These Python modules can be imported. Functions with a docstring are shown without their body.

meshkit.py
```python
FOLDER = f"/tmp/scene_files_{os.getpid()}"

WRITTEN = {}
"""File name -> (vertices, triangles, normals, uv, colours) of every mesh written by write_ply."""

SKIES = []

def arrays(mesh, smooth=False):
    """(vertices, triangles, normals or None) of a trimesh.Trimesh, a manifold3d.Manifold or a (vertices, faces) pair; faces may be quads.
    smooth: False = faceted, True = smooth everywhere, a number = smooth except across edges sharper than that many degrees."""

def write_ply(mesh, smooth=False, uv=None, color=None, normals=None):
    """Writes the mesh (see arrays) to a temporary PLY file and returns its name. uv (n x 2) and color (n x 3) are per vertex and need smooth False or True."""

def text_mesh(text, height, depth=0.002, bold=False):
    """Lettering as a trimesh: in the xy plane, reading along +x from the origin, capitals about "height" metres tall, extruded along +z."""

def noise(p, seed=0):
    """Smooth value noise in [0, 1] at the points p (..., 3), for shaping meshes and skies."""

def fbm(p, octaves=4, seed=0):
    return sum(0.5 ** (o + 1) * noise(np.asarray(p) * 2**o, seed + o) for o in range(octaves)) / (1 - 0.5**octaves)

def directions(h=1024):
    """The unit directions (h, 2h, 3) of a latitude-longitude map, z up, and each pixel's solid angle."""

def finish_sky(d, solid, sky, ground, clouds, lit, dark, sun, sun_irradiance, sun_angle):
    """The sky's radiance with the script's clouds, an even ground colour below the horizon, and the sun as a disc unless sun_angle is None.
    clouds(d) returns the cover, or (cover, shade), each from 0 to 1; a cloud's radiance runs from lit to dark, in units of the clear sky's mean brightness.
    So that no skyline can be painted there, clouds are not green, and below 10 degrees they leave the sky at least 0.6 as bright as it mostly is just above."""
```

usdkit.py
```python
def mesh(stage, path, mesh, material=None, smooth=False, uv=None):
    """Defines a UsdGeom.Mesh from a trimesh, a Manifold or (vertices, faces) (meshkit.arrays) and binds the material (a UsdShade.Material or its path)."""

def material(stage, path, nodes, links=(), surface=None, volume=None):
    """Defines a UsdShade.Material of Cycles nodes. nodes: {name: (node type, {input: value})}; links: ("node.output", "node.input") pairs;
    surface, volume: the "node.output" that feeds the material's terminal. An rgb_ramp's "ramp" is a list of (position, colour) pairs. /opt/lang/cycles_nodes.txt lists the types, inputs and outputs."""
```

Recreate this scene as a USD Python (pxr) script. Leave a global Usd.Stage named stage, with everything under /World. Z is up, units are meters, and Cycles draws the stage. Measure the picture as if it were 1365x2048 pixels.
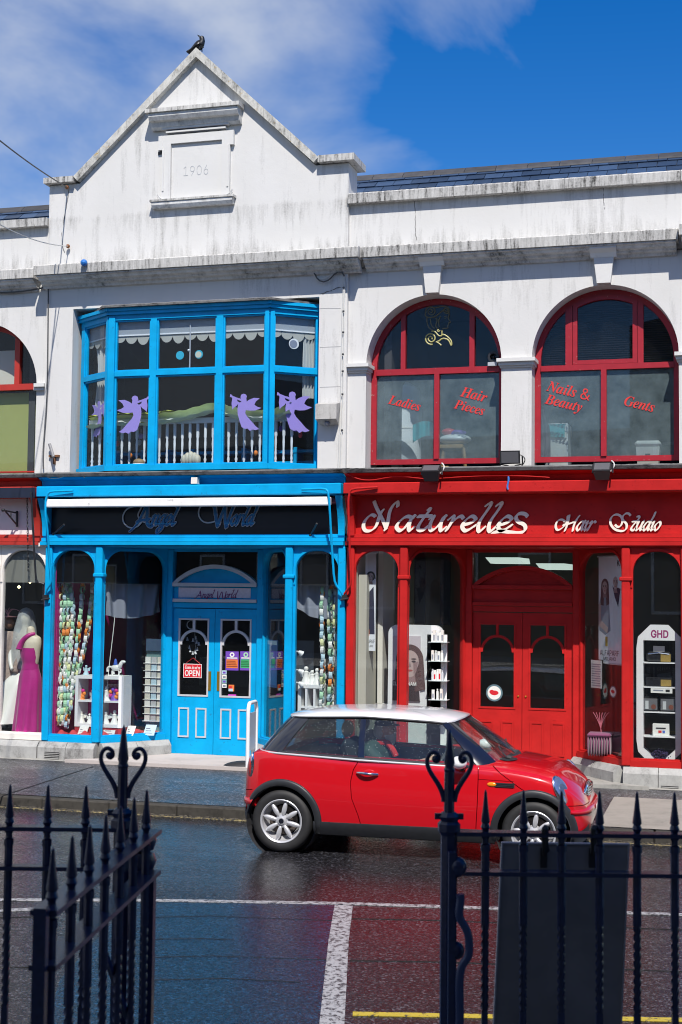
import math, glob, random
import numpy as np, trimesh, manifold3d
import shapely
from shapely.geometry import Polygon, Point, LineString, box as sbox, MultiPolygon
from shapely.ops import unary_union
from shapely import affinity
from scipy.interpolate import PchipInterpolator
from pxr import Usd, UsdGeom, UsdLux, UsdShade, Gf, Sdf, Vt
import usdkit, meshkit
random.seed(7); RNG = np.random.default_rng(7)
stage = Usd.Stage.CreateInMemory()
UsdGeom.SetStageUpAxis(stage, UsdGeom.Tokens.z); UsdGeom.SetStageMetersPerUnit(stage, 1.0)
UsdGeom.Xform.Define(stage, '/World'); UsdGeom.Scope.Define(stage, '/World/Looks')

# ------------------------------------------------------------------ camera
YAW, PITCH, ROLL, F = math.radians(16.2), math.radians(3.45), 0.0115, 2844.0
CAM = np.array([0.0, -18.1, 2.46])
EXPOSURE = 0.25
fw = np.array([-math.sin(YAW)*math.cos(PITCH), math.cos(YAW)*math.cos(PITCH), math.sin(PITCH)])
_r = np.array([math.cos(YAW), math.sin(YAW), 0.0]); _u = np.cross(_r, fw)
RT = _r*math.cos(ROLL)+_u*math.sin(ROLL); UP = _u*math.cos(ROLL)-_r*math.sin(ROLL)
cam = UsdGeom.Camera.Define(stage, '/World/camera')
M4 = Gf.Matrix4d(*RT, 0, *UP, 0, *(-fw), 0, *CAM, 1)
cam.AddTransformOp().Set(M4)
cam.CreateFocalLengthAttr(50.0); cam.CreateHorizontalApertureAttr(50*1365/F); cam.CreateVerticalApertureAttr(50*2048/F)
cam.CreateClippingRangeAttr(Gf.Vec2f(0.05, 2000)); cam.CreateFStopAttr(6.3); cam.CreateFocusDistanceAttr(15.5)
cam.CreateExposureAttr(EXPOSURE)

# ------------------------------------------------------------------ sky and sun
SUN_EL, SUN_AZ = math.radians(52), math.radians(22)          # azimuth measured from the street-side normal towards the right
sd = np.array([math.sin(SUN_AZ)*math.cos(SUN_EL), -math.cos(SUN_AZ)*math.cos(SUN_EL), math.sin(SUN_EL)])
dome = UsdLux.DomeLight.Define(stage, '/World/sky')
dome.GetPrim().SetCustomDataByKey('kind', 'structure')
SKY_STRENGTH, SUN_INT = 0.05, 1.25
skymat = usdkit.material(stage, '/World/Looks/sky_clouds', {
    'sky': ('sky_texture', {'sky_type': 'single_scattering', 'sun_disc': False, 'sun_elevation': SUN_EL, 'sun_rotation': math.atan2(sd[0], sd[1]), 'altitude': 50.0, 'air_density': 1.0, 'aerosol_density': 0.35, 'ozone_density': 2.5}),
    'tc': ('texture_coordinate', {}),
    'mp': ('mapping', {'mapping_type': 'point', 'scale': (1.0, 1.0, 1.5), 'location': (3.37, 1.2, 0.4)}),
    'nz': ('noise_texture', {'scale': 5.2, 'detail': 9.0, 'roughness': 0.52, 'distortion': 0.25}),
    'dn': ('separate_xyz', {}),                                     # more cloud towards the left, clearing to the right
    'dr': ('map_range', {'from_min': -0.13, 'from_max': -0.33, 'to_min': -0.30, 'to_max': 0.11, 'clamp': True}),
    'ad': ('math', {'math_type': 'add'}),
    'rp': ('rgb_ramp', {'ramp': [(0.0, (0, 0, 0)), (0.34, (0, 0, 0)), (0.46, (.30, .30, .30)), (0.58, (.68, .68, .68)), (0.72, (.92, .92, .92)), (1.0, (.95, .95, .95))]}),
    'sat': ('hsv', {'hue': 0.513, 'saturation': 1.48, 'value': 2.2}),
    'mx': ('mix', {'mix_type': 'mix', 'color2': (11.0, 11.8, 13.2)}),
    'bg': ('background_shader', {'strength': SKY_STRENGTH}),
}, [('tc.generated', 'mp.vector'), ('mp.vector', 'nz.vector'), ('tc.generated', 'dn.vector'), ('dn.x', 'dr.value'), ('nz.fac', 'ad.value1'), ('dr.result', 'ad.value2'),
    ('ad.value', 'rp.fac'), ('sky.color', 'sat.color'), ('sat.color', 'mx.color1'), ('rp.color', 'mx.fac'), ('mx.color', 'bg.color')], surface='bg.background')
UsdShade.MaterialBindingAPI.Apply(dome.GetPrim()).Bind(skymat)
sun = UsdLux.DistantLight.Define(stage, '/World/sun')
sun.CreateIntensityAttr(SUN_INT); sun.CreateNormalizeAttr(True); sun.CreateAngleAttr(0.5); sun.CreateColorAttr(Gf.Vec3f(1.0, 0.95, 0.88))
_z = sd; _x = np.cross([0, 0, 1], _z); _x /= np.linalg.norm(_x); _y = np.cross(_z, _x)
sun.AddTransformOp().Set(Gf.Matrix4d(*_x, 0, *_y, 0, *_z, 0, 0, 0, 30, 1))

# ------------------------------------------------------------------ helpers: pixels of the photograph onto real planes
def ray(px, py): return fw + RT*(px-682.5)/F + UP*(1024-py)/F
class PL:
    """A vertical plane through two plan points; u runs along it, v is height, w is depth behind it."""
    def __init__(s, x0, y0, x1, y1):
        s.o = np.array([x0, y0, 0.0]); d = np.array([x1-x0, y1-y0, 0.0]); s.L = np.linalg.norm(d); s.d = d/s.L; s.n = np.array([-s.d[1], s.d[0], 0.0])
    def at(s, px, py):
        r = ray(px, py); t = ((s.o-CAM)@s.n)/(r@s.n); p = CAM+r*t
        return ((p-s.o)@s.d, p[2])
    def poly(s, pts): return Polygon([s.at(*p) for p in pts]).buffer(0)
    def rect(s, x0, y0, x1, y1):
        """Upright rectangle; its edges pass through the middles of the pixel box's sides."""
        xm, ym = (x0+x1)/2, (y0+y1)/2
        return sbox(s.at(x0, ym)[0], s.at(xm, y1)[1], s.at(x1, ym)[0], s.at(xm, y0)[1])
    def pt(s, u, v, w=0): return s.o+s.d*u+s.n*w+np.array([0, 0, v])
    def w(s, px, py, w=0):
        u, v = s.at(px, py); return s.pt(u, v, w)
    def ext(s, poly, w0, w1):
        out = []
        for g in getattr(poly, 'geoms', [poly]):
            if g.is_empty or g.area < 1e-7 or g.geom_type != 'Polygon': continue
            m = trimesh.creation.extrude_polygon(shapely.set_precision(g, 1e-5) if False else g, w1-w0, engine='earcut')
            v = m.vertices; p = s.o+np.outer(v[:, 0], s.d)+np.outer(v[:, 2]+w0, s.n)+np.outer(v[:, 1], [0, 0, 1])
            out.append(trimesh.Trimesh(p, m.faces[:, ::-1], process=False))
        return cat(out)
def FP(y): return PL(0, y, 1, y)
def ground(px, py, z=0.0):
    r = ray(px, py); return CAM+r*((z-CAM[2])/r[2])
def cat(ms):
    ms = [m for m in ms if m is not None]
    if not ms: return None
    return ms[0] if len(ms) == 1 else trimesh.util.concatenate(ms)
def box(x0, x1, y0, y1, z0, z1):
    m = trimesh.creation.box(extents=(abs(x1-x0), abs(y1-y0), abs(z1-z0))); m.apply_translation(((x0+x1)/2, (y0+y1)/2, (z0+z1)/2)); return m
def rbox(x0, x1, y0, y1, z0, z1, b=0.01):
    """A box with chamfered edges."""
    x0, x1, y0, y1, z0, z1 = min(x0, x1), max(x0, x1), min(y0, y1), max(y0, y1), min(z0, z1), max(z0, z1)
    P = []
    for X, sx in ((x0, 1), (x1, -1)):
        for Y, sy in ((y0, 1), (y1, -1)):
            for Z, sz in ((z0, 1), (z1, -1)):
                P += [(X, Y+sy*b, Z+sz*b), (X+sx*b, Y, Z+sz*b), (X+sx*b, Y+sy*b, Z)]
    return trimesh.convex.convex_hull(np.array(P))
def tube(pts, r, n=8, closed=False):
    pts = np.asarray(pts, float); N = len(pts)
    t = np.gradient(pts, axis=0); t /= np.maximum(np.linalg.norm(t, axis=1, keepdims=True), 1e-9)
    a = np.array([0, 0, 1.0]) if abs(t[0][2]) < .9 else np.array([1.0, 0, 0])
    u = np.cross(t[0], a); u /= np.linalg.norm(u); V = []
    rr = np.broadcast_to(r, N)
    for i in range(N):
        u = u-t[i]*(u@t[i]); u /= np.linalg.norm(u); w = np.cross(t[i], u)
        an = np.arange(n)*2*math.pi/n
        V.append(pts[i]+rr[i]*(np.outer(np.cos(an), u)+np.outer(np.sin(an), w)))
    V = np.vstack(V); Fs = []
    for i in range(N-1):
        for k in range(n):
            a_, b_ = i*n+k, i*n+(k+1) % n
            Fs += [(a_, b_, b_+n), (a_, b_+n, a_+n)]
    V = np.vstack([V, pts[:1], pts[-1:]]); c0, c1 = N*n, N*n+1
    for k in range(n):
        Fs += [(c0, (k+1) % n, k), (c1, (N-1)*n+k, (N-1)*n+(k+1) % n)]
    return trimesh.Trimesh(V, Fs, process=False)
def lathe(prof, at=(0, 0, 0), axis='z', n=20):
    prof = np.asarray(prof, float)
    m = trimesh.creation.revolve(prof, sections=n)
    if m.volume < 0: m.invert()
    if axis == 'y': m.apply_transform(trimesh.transformations.rotation_matrix(-math.pi/2, (1, 0, 0)))
    if axis == '-y': m.apply_transform(trimesh.transformations.rotation_matrix(math.pi/2, (1, 0, 0)))
    if axis == 'x': m.apply_transform(trimesh.transformations.rotation_matrix(math.pi/2, (0, 1, 0)))
    m.apply_translation(at); return m
def ball(c, r, sub=2):
    m = trimesh.creation.icosphere(subdivisions=sub, radius=1.0); m.apply_scale(r if np.ndim(r) else (r, r, r)); m.apply_translation(c); return m
def grid(P, flip=False):
    """Quad sheet through an (n, m, 3) array of points."""
    n, m = P.shape[:2]; idx = np.arange(n*m).reshape(n, m)
    a, b, c, d = idx[:-1, :-1].ravel(), idx[1:, :-1].ravel(), idx[1:, 1:].ravel(), idx[:-1, 1:].ravel()
    f = np.vstack([np.stack([a, b, c], 1), np.stack([a, c, d], 1)])
    return trimesh.Trimesh(P.reshape(-1, 3), f[:, ::-1] if flip else f, process=False)
def smoothline(pts, n=8):
    pts = np.asarray(pts, float); s = np.r_[0, np.cumsum(np.linalg.norm(np.diff(pts, axis=0), axis=1))]
    from scipy.interpolate import CubicSpline
    c = CubicSpline(s, pts); return c(np.linspace(0, s[-1], n*(len(pts)-1)+1))
def along(prof, x0, x1):
    """A moulding: (y, z) profile, closed, carried from x0 to x1."""
    p = Polygon(prof).buffer(0); m = trimesh.creation.extrude_polygon(p, x1-x0, engine='earcut'); v = m.vertices
    return trimesh.Trimesh(np.stack([x0+v[:, 2], v[:, 0], v[:, 1]], 1), m.faces, process=False)

# ------------------------------------------------------------------ helpers: prims
_used = {}
def numbered(path):
    k = _used.get(path, 0); _used[path] = k+1
    return path if k == 0 else f'{path}_{k:03d}'
_inv = {}
def thing(name, label, category, loc=(0, 0, 0), rotz=0.0, group=None, kind=None):
    p = numbered('/World/'+name); x = UsdGeom.Xform.Define(stage, p)
    x.AddTranslateOp().Set(Gf.Vec3d(*map(float, loc))); x.AddRotateZOp().Set(math.degrees(rotz))
    q = x.GetPrim()
    for k, v in (('label', label), ('category', category), ('group', group), ('kind', kind)):
        if v: q.SetCustomDataByKey(k, v)
    T = trimesh.transformations.translation_matrix(loc) @ trimesh.transformations.rotation_matrix(rotz, (0, 0, 1))
    _inv[p] = np.linalg.inv(T); return p
def part(parent, name, mesh, mat, smooth=False, label=None, local=False):
    """One Mesh prim; the mesh is given in world coordinates unless local."""
    if mesh is None: return None
    p = numbered(parent+'/'+name)
    root = '/'.join(parent.split('/')[:3])
    if hasattr(mesh, 'to_mesh'):
        v, f, _ = meshkit.arrays(mesh); mesh = trimesh.Trimesh(v, f, process=False)
    m = mesh.copy()
    if not local and root in _inv: m.apply_transform(_inv[root])
    q = usdkit.mesh(stage, p, m, mat, smooth=smooth).GetPrim()
    if label: q.SetCustomDataByKey('label', label)
    return p
def holder(parent, name, label=None):
    """An Xform part whose children are sub-parts."""
    p = numbered(parent+'/'+name); q = UsdGeom.Xform.Define(stage, p).GetPrim()
    if label: q.SetCustomDataByKey('label', label)
    return p
def single(name, mesh, mat, label=None, category=None, group=None, kind=None, smooth=False):
    p = numbered('/World/'+name); q = usdkit.mesh(stage, p, mesh, mat, smooth=smooth).GetPrim()
    for k, v in (('label', label), ('category', category), ('group', group), ('kind', kind)):
        if v: q.SetCustomDataByKey(k, v)
    return p

# ------------------------------------------------------------------ lettering
from PIL import Image, ImageDraw, ImageFont
_fd = glob.glob('/opt/blender-*/*/datafiles/fonts')[0]
_fonts = {'script': _fd+'/NotoSansMath-Regular.woff2', 'ital': _fd+'/NotoSansMath-Regular.woff2', 'sans': _fd+'/Inter.woff2'}
def _tr(s, style):
    if style == 'sans': return s
    bu, bl = {'script': (0x1D4D0, 0x1D4EA), 'ital': (0x1D468, 0x1D482)}[style]
    return ''.join(chr(bu+ord(c)-65) if 'A' <= c <= 'Z' else chr(bl+ord(c)-97) if 'a' <= c <= 'z' else c for c in s)
_fc = {}
def letters(text, style='sans', bold=0, tight=1.0):
    """[(char, polygon)] in units of the font's em, baseline at 0."""
    S = 128
    f = _fc.setdefault(style, ImageFont.truetype(_fonts[style], S)); out = []; x = 0.0
    for ch, g in zip(text, _tr(text, style)):
        w = f.getlength(g)
        if ch != ' ':
            x0, y0, x1, y1 = f.getbbox(g, anchor='ls', stroke_width=bold)
            im = Image.new('L', (int(x1-x0+8), int(y1-y0+8))); ImageDraw.Draw(im).text((4-x0, 4-y0), g, 255, f, anchor='ls', stroke_width=bold)
            on = np.pad(np.asarray(im) > 127, ((0, 0), (1, 1))).astype(np.int8)
            rows, st = np.nonzero(np.diff(on, axis=1) == 1); en = np.nonzero(np.diff(on, axis=1) == -1)[1]
            pg = shapely.union_all(shapely.box(st, -rows-1, en, -rows)).buffer(.8).buffer(-.8).simplify(.8)
            pg = affinity.affine_transform(pg, [1/S, 0, 0, 1/S, (x+x0-4)/S, (4-y0)/S])
            out.append((ch, pg))
        x += w*(tight if style != 'sans' else 1.0)
    return out
def fit(ls, u0, v0, u1, v1):
    b = unary_union([p for _, p in ls]).bounds; a, d = (u1-u0)/(b[2]-b[0]), (v1-v0)/(b[3]-b[1])
    return [(c, affinity.affine_transform(p, [a, 0, 0, d, u0-a*b[0], v0-d*b[1]])) for c, p in ls]
def place(ls, cu, cv, width, rot=0.0, xs=1.0, ys=1.0):
    b = unary_union([p for _, p in ls]).bounds; k = width/(b[2]-b[0]); cx, cy = (b[0]+b[2])/2, (b[1]+b[3])/2
    r = []
    for c, p in ls:
        q = affinity.scale(affinity.translate(p, -cx, -cy), k*xs, k*ys, origin=(0, 0)); q = affinity.rotate(q, rot, origin=(0, 0)); r.append((c, affinity.translate(q, cu, cv)))
    return r

# ------------------------------------------------------------------ materials
_mats = {}
def mat(name, color, rough=0.5, vary=0.0, vscale=6.0, bump=0.0, bscale=60.0, metallic=0.0, coat=0.0, spec=0.5, wear=None, wear_amt=0.0, emit=0.0, obj_vary=0.0, wscale=9.0, sheen=0.0, bdist=0.01):
    if name in _mats: return _mats[name]
    c = np.array(color, float)
    N = {'p': ('principled_bsdf', {'base_color': tuple(c), 'roughness': rough, 'metallic': metallic, 'coat_weight': coat, 'coat_roughness': 0.04, 'specular_ior_level': spec, 'sheen_weight': sheen}), 'g': ('geometry', {})}
    L = []; last = None
    if emit: N['p'][1].update({'emission_color': tuple(c), 'emission_strength': emit})
    if vary:
        N['n'] = ('noise_texture', {'scale': vscale, 'detail': 6.0, 'roughness': 0.6}); L.append(('g.position', 'n.vector'))
        N['r'] = ('rgb_ramp', {'ramp': [(0.25, tuple(c*(1-vary))), (0.75, tuple(np.minimum(c*(1+vary*.7), 1)))]}); L.append(('n.fac', 'r.fac')); last = 'r.color'
    if wear is not None:
        N['wn'] = ('noise_texture', {'scale': wscale, 'detail': 10.0, 'roughness': 0.7}); L.append(('g.position', 'wn.vector'))
        N['wr'] = ('rgb_ramp', {'ramp': [(0.0, (0, 0, 0)), (0.66-wear_amt*.3, (0, 0, 0)), (0.70-wear_amt*.3, (1, 1, 1)), (1.0, (1, 1, 1))]}); L.append(('wn.fac', 'wr.fac'))
        N['wm'] = ('mix', {'color1': tuple(c), 'color2': tuple(wear)}); L.append(('wr.color', 'wm.fac'))
        if last: L.append((last, 'wm.color1'))
        last = 'wm.color'
    if obj_vary:
        N['oi'] = ('object_info', {}); N['om'] = ('map_range', {'to_min': 1-obj_vary, 'to_max': 1+obj_vary}); L.append(('oi.random', 'om.value'))
        N['oh'] = ('hsv', {'color': tuple(c)}); L.append(('om.result', 'oh.value'))
        if last: L.append((last, 'oh.color'))
        last = 'oh.color'
    if last: L.append((last, 'p.base_color'))
    if bump:
        N['bn'] = ('noise_texture', {'scale': bscale, 'detail': 4.0, 'roughness': 0.6}); N['b'] = ('bump', {'strength': bump, 'distance': bdist})
        L += [('g.position', 'bn.vector'), ('bn.fac', 'b.height'), ('b.normal', 'p.normal')]
    _mats[name] = usdkit.material(stage, '/World/Looks/'+name, N, L, surface='p.BSDF'); return _mats[name]

def wall_material(name, base, grime, amount, streak=(7.0, 7.0, 0.9), moss=None, ledges=None):
    """Lime-washed render with rain streaks and speckled dirt."""
    N = {'g': ('geometry', {}), 'm1': ('mapping', {'scale': streak}), 'n1': ('noise_texture', {'scale': 1.0, 'detail': 8.0, 'roughness': 0.68}),
         'n2': ('noise_texture', {'scale': 1.3, 'detail': 5.0}), 'n3': ('noise_texture', {'scale': 42.0, 'detail': 6.0, 'roughness': 0.7}),
         'a1': ('math', {'math_type': 'multiply_add', 'value2': 0.62, 'value3': 0.0}), 'a2': ('math', {'math_type': 'multiply_add', 'value2': 0.30}), 'a3': ('math', {'math_type': 'multiply_add', 'value2': 0.22}),
         'r': ('rgb_ramp', {'ramp': [(0.0, (0, 0, 0)), (0.66-amount*.28, (0, 0, 0)), (0.74-amount*.22, (.28, .28, .28)), (0.86-amount*.2, (1, 1, 1)), (1.0, (1, 1, 1))]}),
         'mx': ('mix', {'color1': base, 'color2': grime}), 'br': ('rgb_ramp', {'ramp': [(0.3, (.93, .93, .92)), (0.7, (1, 1, 1))]}), 'ml': ('mix', {'mix_type': 'multiply', 'fac': 1.0}),
         'bn': ('noise_texture', {'scale': 11.0, 'detail': 8.0, 'roughness': .7}), 'b': ('bump', {'strength': 0.16, 'distance': 0.016}), 'p': ('principled_bsdf', {'roughness': 0.85, 'specular_ior_level': 0.25})}
    L = [('g.position', 'm1.vector'), ('m1.vector', 'n1.vector'), ('g.position', 'n2.vector'), ('g.position', 'n3.vector'), ('n1.fac', 'a1.value1'), ('n2.fac', 'a2.value1'), ('a1.value', 'a2.value3'),
         ('n3.fac', 'a3.value1'), ('a2.value', 'a3.value3'), ('a3.value', 'r.fac'), ('r.color', 'mx.fac'), ('n2.fac', 'br.fac'), ('mx.color', 'ml.color1'), ('br.color', 'ml.color2'), ('ml.color', 'p.base_color'),
         ('g.position', 'bn.vector'), ('bn.fac', 'b.height'), ('b.normal', 'p.normal')]
    if ledges:                                                       # rain stains that gather under copings, over ledges
        zs = [z for z, _ in ledges]; z0, z1 = min(zs), max(zs); N['sx'] = ('separate_xyz', {}); N['zm'] = ('map_range', {'from_min': z0, 'from_max': z1, 'clamp': True}); N['zr'] = ('rgb_ramp', {'ramp': [((z-z0)/(z1-z0), (a, a, a)) for z, a in ledges]}); N['za'] = ('math', {'math_type': 'add'})
        L = [l for l in L if l != ('a3.value', 'r.fac')]+[('g.position', 'sx.vector'), ('sx.z', 'zm.value'), ('zm.result', 'zr.fac'), ('zr.color', 'za.value1'), ('a3.value', 'za.value2'), ('za.value', 'r.fac')]
    if moss:
        N['mn'] = ('noise_texture', {'scale': 14.0, 'detail': 8.0, 'roughness': 0.75}); N['mr'] = ('rgb_ramp', {'ramp': [(0.0, (0, 0, 0)), (0.60, (0, 0, 0)), (0.66, (1, 1, 1)), (1, (1, 1, 1))]})
        N['mm'] = ('mix', {'color2': moss}); L = [l for l in L if l != ('ml.color', 'p.base_color')]+[('g.position', 'mn.vector'), ('mn.fac', 'mr.fac'), ('mr.color', 'mm.fac'), ('ml.color', 'mm.color1'), ('mm.color', 'p.base_color')]
    _mats[name] = usdkit.material(stage, '/World/Looks/'+name, N, L, surface='p.BSDF'); return _mats[name]
def glass_material(name, tint=(1, 1, 1), film=0.0, film_color=(.6, .65, .65), refl=1.0, drops=0.0, rough=0.0):
    N = {'lw': ('layer_weight', {'blend': 0.5}), 'pw': ('math', {'math_type': 'power', 'value2': 4.0}), 'ma': ('math', {'math_type': 'multiply_add', 'value2': 0.85*refl, 'value3': 0.05*refl}),
         't': ('transparent_bsdf', {'color': tint}), 'gl': ('glossy_bsdf', {'color': (1, 1, 1), 'roughness': rough}), 'm': ('mix_closure', {}), 'd': ('diffuse_bsdf', {'color': film_color}), 'm2': ('mix_closure', {'fac': film}), 'g': ('geometry', {})}
    L = [('lw.facing', 'pw.value1'), ('pw.value', 'ma.value1'), ('ma.value', 'm.fac'), ('t.BSDF', 'm2.closure1'), ('d.BSDF', 'm2.closure2'), ('m2.closure', 'm.closure1'), ('gl.BSDF', 'm.closure2')]
    if film or drops:
        N['n'] = ('noise_texture', {'scale': 3.0, 'detail': 6.0, 'roughness': 0.7}); N['nr'] = ('map_range', {'from_min': 0.3, 'from_max': 0.75, 'to_min': film*.45, 'to_max': film*1.5})
        L += [('g.position', 'n.vector'), ('n.fac', 'nr.value')]
        if drops:
            N['v'] = ('voronoi_texture', {'scale': 42.0}); N['vr'] = ('map_range', {'from_min': 0.16, 'from_max': 0.08, 'to_min': 0.0, 'to_max': drops, 'clamp': True}); N['va'] = ('math', {'math_type': 'add', 'use_clamp': True})
            L += [('g.position', 'v.vector'), ('v.distance', 'vr.value'), ('vr.result', 'va.value1'), ('nr.result', 'va.value2'), ('va.value', 'm2.fac')]
        else: L += [('nr.result', 'm2.fac')]
    _mats[name] = usdkit.material(stage, '/World/Looks/'+name, N, L, surface='m.closure'); return _mats[name]
# ------------------------------------------------------------------ materials in use
WHITE = wall_material('white_render', (.635, .628, .612), (.22, .215, .20), 0.22, streak=(11, 11, 1.2), ledges=[(3.6, .22), (3.95, .16), (4.25, .0), (6.55, .0), (6.85, .03), (7.08, .10), (7.2, .07), (7.38, .0), (7.5, .02), (7.78, .09), (7.84, .0), (9.0, .01), (10.2, .05)])
WHITE2 = wall_material('white_render_clean', (.64, .635, .62), (.34, .33, .31), 0.16)
GRIME = wall_material('grimy_coping', (.62, .61, .585), (.028, .027, .024), 0.74, streak=(24, 24, 2.6))
GRIMEY = wall_material('lichen_coping', (.60, .59, .55), (.05, .05, .045), 0.66, streak=(12, 12, 6), moss=(.40, .25, .04))
SOFFIT = wall_material('stained_moulding', (.66, .66, .65), (.10, .10, .09), 0.62, streak=(9, 9, 3))
LEDGE = wall_material('lead_ledge', (.20, .20, .20), (.015, .015, .015), 0.8, streak=(9, 9, 20))
PLINTH = wall_material('limestone', (.40, .40, .385), (.13, .125, .12), 0.60, streak=(5, 5, 3))
BLUE = mat('blue_gloss_paint', (.001, .34, .66), .42, spec=.22, vary=.20, vscale=3, bump=.16, bscale=40, wear=(.01, .22, .44), wear_amt=.14, wscale=16)
RED = mat('red_gloss_paint', (.47, .017, .016), .42, spec=.20, vary=.22, vscale=3, bump=.16, bscale=40, wear=(.36, .012, .012), wear_amt=.16, wscale=16)
RUST = mat('orange_red_paint', (.40, .028, .018), .45, vary=.12)
CRIMSON = mat('crimson_frame_paint', (.33, .012, .022), .42, vary=.14, vscale=8, wear=(.45, .22, .2), wear_amt=.1, wscale=20)
NAVY = mat('navy_box_paint', (.012, .017, .035), .4, vary=.3)
CREAMP = mat('cream_paint', (.76, .72, .66), .5, vary=.05)
WPAINT = mat('white_gloss_paint', (.78, .78, .78), .35, vary=.04)
SILVERP = mat('silver_paint', (.50, .50, .52), .45, vary=.1)
BLACKB = mat('black_sign_board', (.006, .006, .009), .3, vary=.3)
AWN = mat('white_awning_bar', (.80, .79, .76), .5, vary=.06, wear=(.5, .5, .5), wear_amt=.1)
CHROME = mat('polished_metal', (.75, .76, .78), .12, metallic=1.0)
BRASS = mat('brass', (.62, .36, .06), .35, metallic=.85)
DARKM = mat('dark_metal', (.02, .02, .022), .4, vary=.2)
CABLE = mat('cable_sheath', (.09, .09, .09), .6)
CABLEW = mat('painted_cable', (.62, .62, .60), .6, vary=.2)
GLASS = glass_material('shop_glass', (.93, .95, .95), film=.003, refl=.7)
GLASSU = glass_material('upper_glass', (.90, .93, .95), film=.003, refl=.36)
FROST = glass_material('hazy_film_glass', (.80, .86, .88), film=.19, film_color=(.27, .35, .37), refl=.6)
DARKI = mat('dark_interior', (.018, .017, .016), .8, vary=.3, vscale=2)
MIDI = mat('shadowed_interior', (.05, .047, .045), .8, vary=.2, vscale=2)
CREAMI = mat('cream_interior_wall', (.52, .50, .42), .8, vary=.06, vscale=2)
MAGI = mat('magenta_board', (.42, .012, .17), .6, vary=.1)
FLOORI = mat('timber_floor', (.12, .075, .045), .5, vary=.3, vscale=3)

# ------------------------------------------------------------------ ground
def road_material(name, base, wet, speck, cell=60.0, spec=.36, bright=.90):
    """Aggregate seen as single stones: each cell has its own tone and its own gloss; larger patches are wetter or drier."""
    N = {'g': ('geometry', {}), 'v': ('voronoi_texture', {'scale': cell}), 'bw': ('separate_color', {}), 'r': ('rgb_ramp', {'ramp': [(0, tuple(base*.35)), (.55, tuple(base)), (bright-.05, tuple(base*2.4)), (bright, tuple(base*speck)), (1, tuple(base*speck*1.6))]}),
         'mp': ('mapping', {'scale': (.35, 1.5, 1.0)}), 'n2': ('noise_texture', {'scale': .8, 'detail': 7.0, 'roughness': .65}), 'wr': ('map_range', {'from_min': .36, 'from_max': .66, 'to_min': wet[0], 'to_max': wet[1], 'clamp': True}),
         'r5': ('map_range', {'to_min': -.07, 'to_max': .16}), 'ra': ('math', {'math_type': 'add'}), 'n3': ('noise_texture', {'scale': 24.0, 'detail': 6.0, 'roughness': .75}), 'hs': ('math', {'math_type': 'multiply_add', 'value2': -.55}),
         'b': ('bump', {'strength': 0.34, 'distance': 0.005}), 'p': ('principled_bsdf', {'specular_ior_level': spec})}
    L = [('g.position', 'v.vector'), ('v.color', 'bw.color'), ('bw.r', 'r.fac'), ('r.color', 'p.base_color'), ('g.position', 'mp.vector'), ('mp.vector', 'n2.vector'), ('n2.fac', 'wr.value'), ('bw.g', 'r5.value'), ('wr.result', 'ra.value1'), ('r5.result', 'ra.value2'), ('ra.value', 'p.roughness'),
         ('g.position', 'n3.vector'), ('v.distance', 'hs.value1'), ('n3.fac', 'hs.value3'), ('hs.value', 'b.height'), ('b.normal', 'p.normal')]
    _mats[name] = usdkit.material(stage, '/World/Looks/'+name, N, L, surface='p.BSDF'); return _mats[name]
ASPHALT = road_material('wet_asphalt', np.array([.013, .013, .015]), (.10, .24), 5.5, 76.0, .30, .93)
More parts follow.
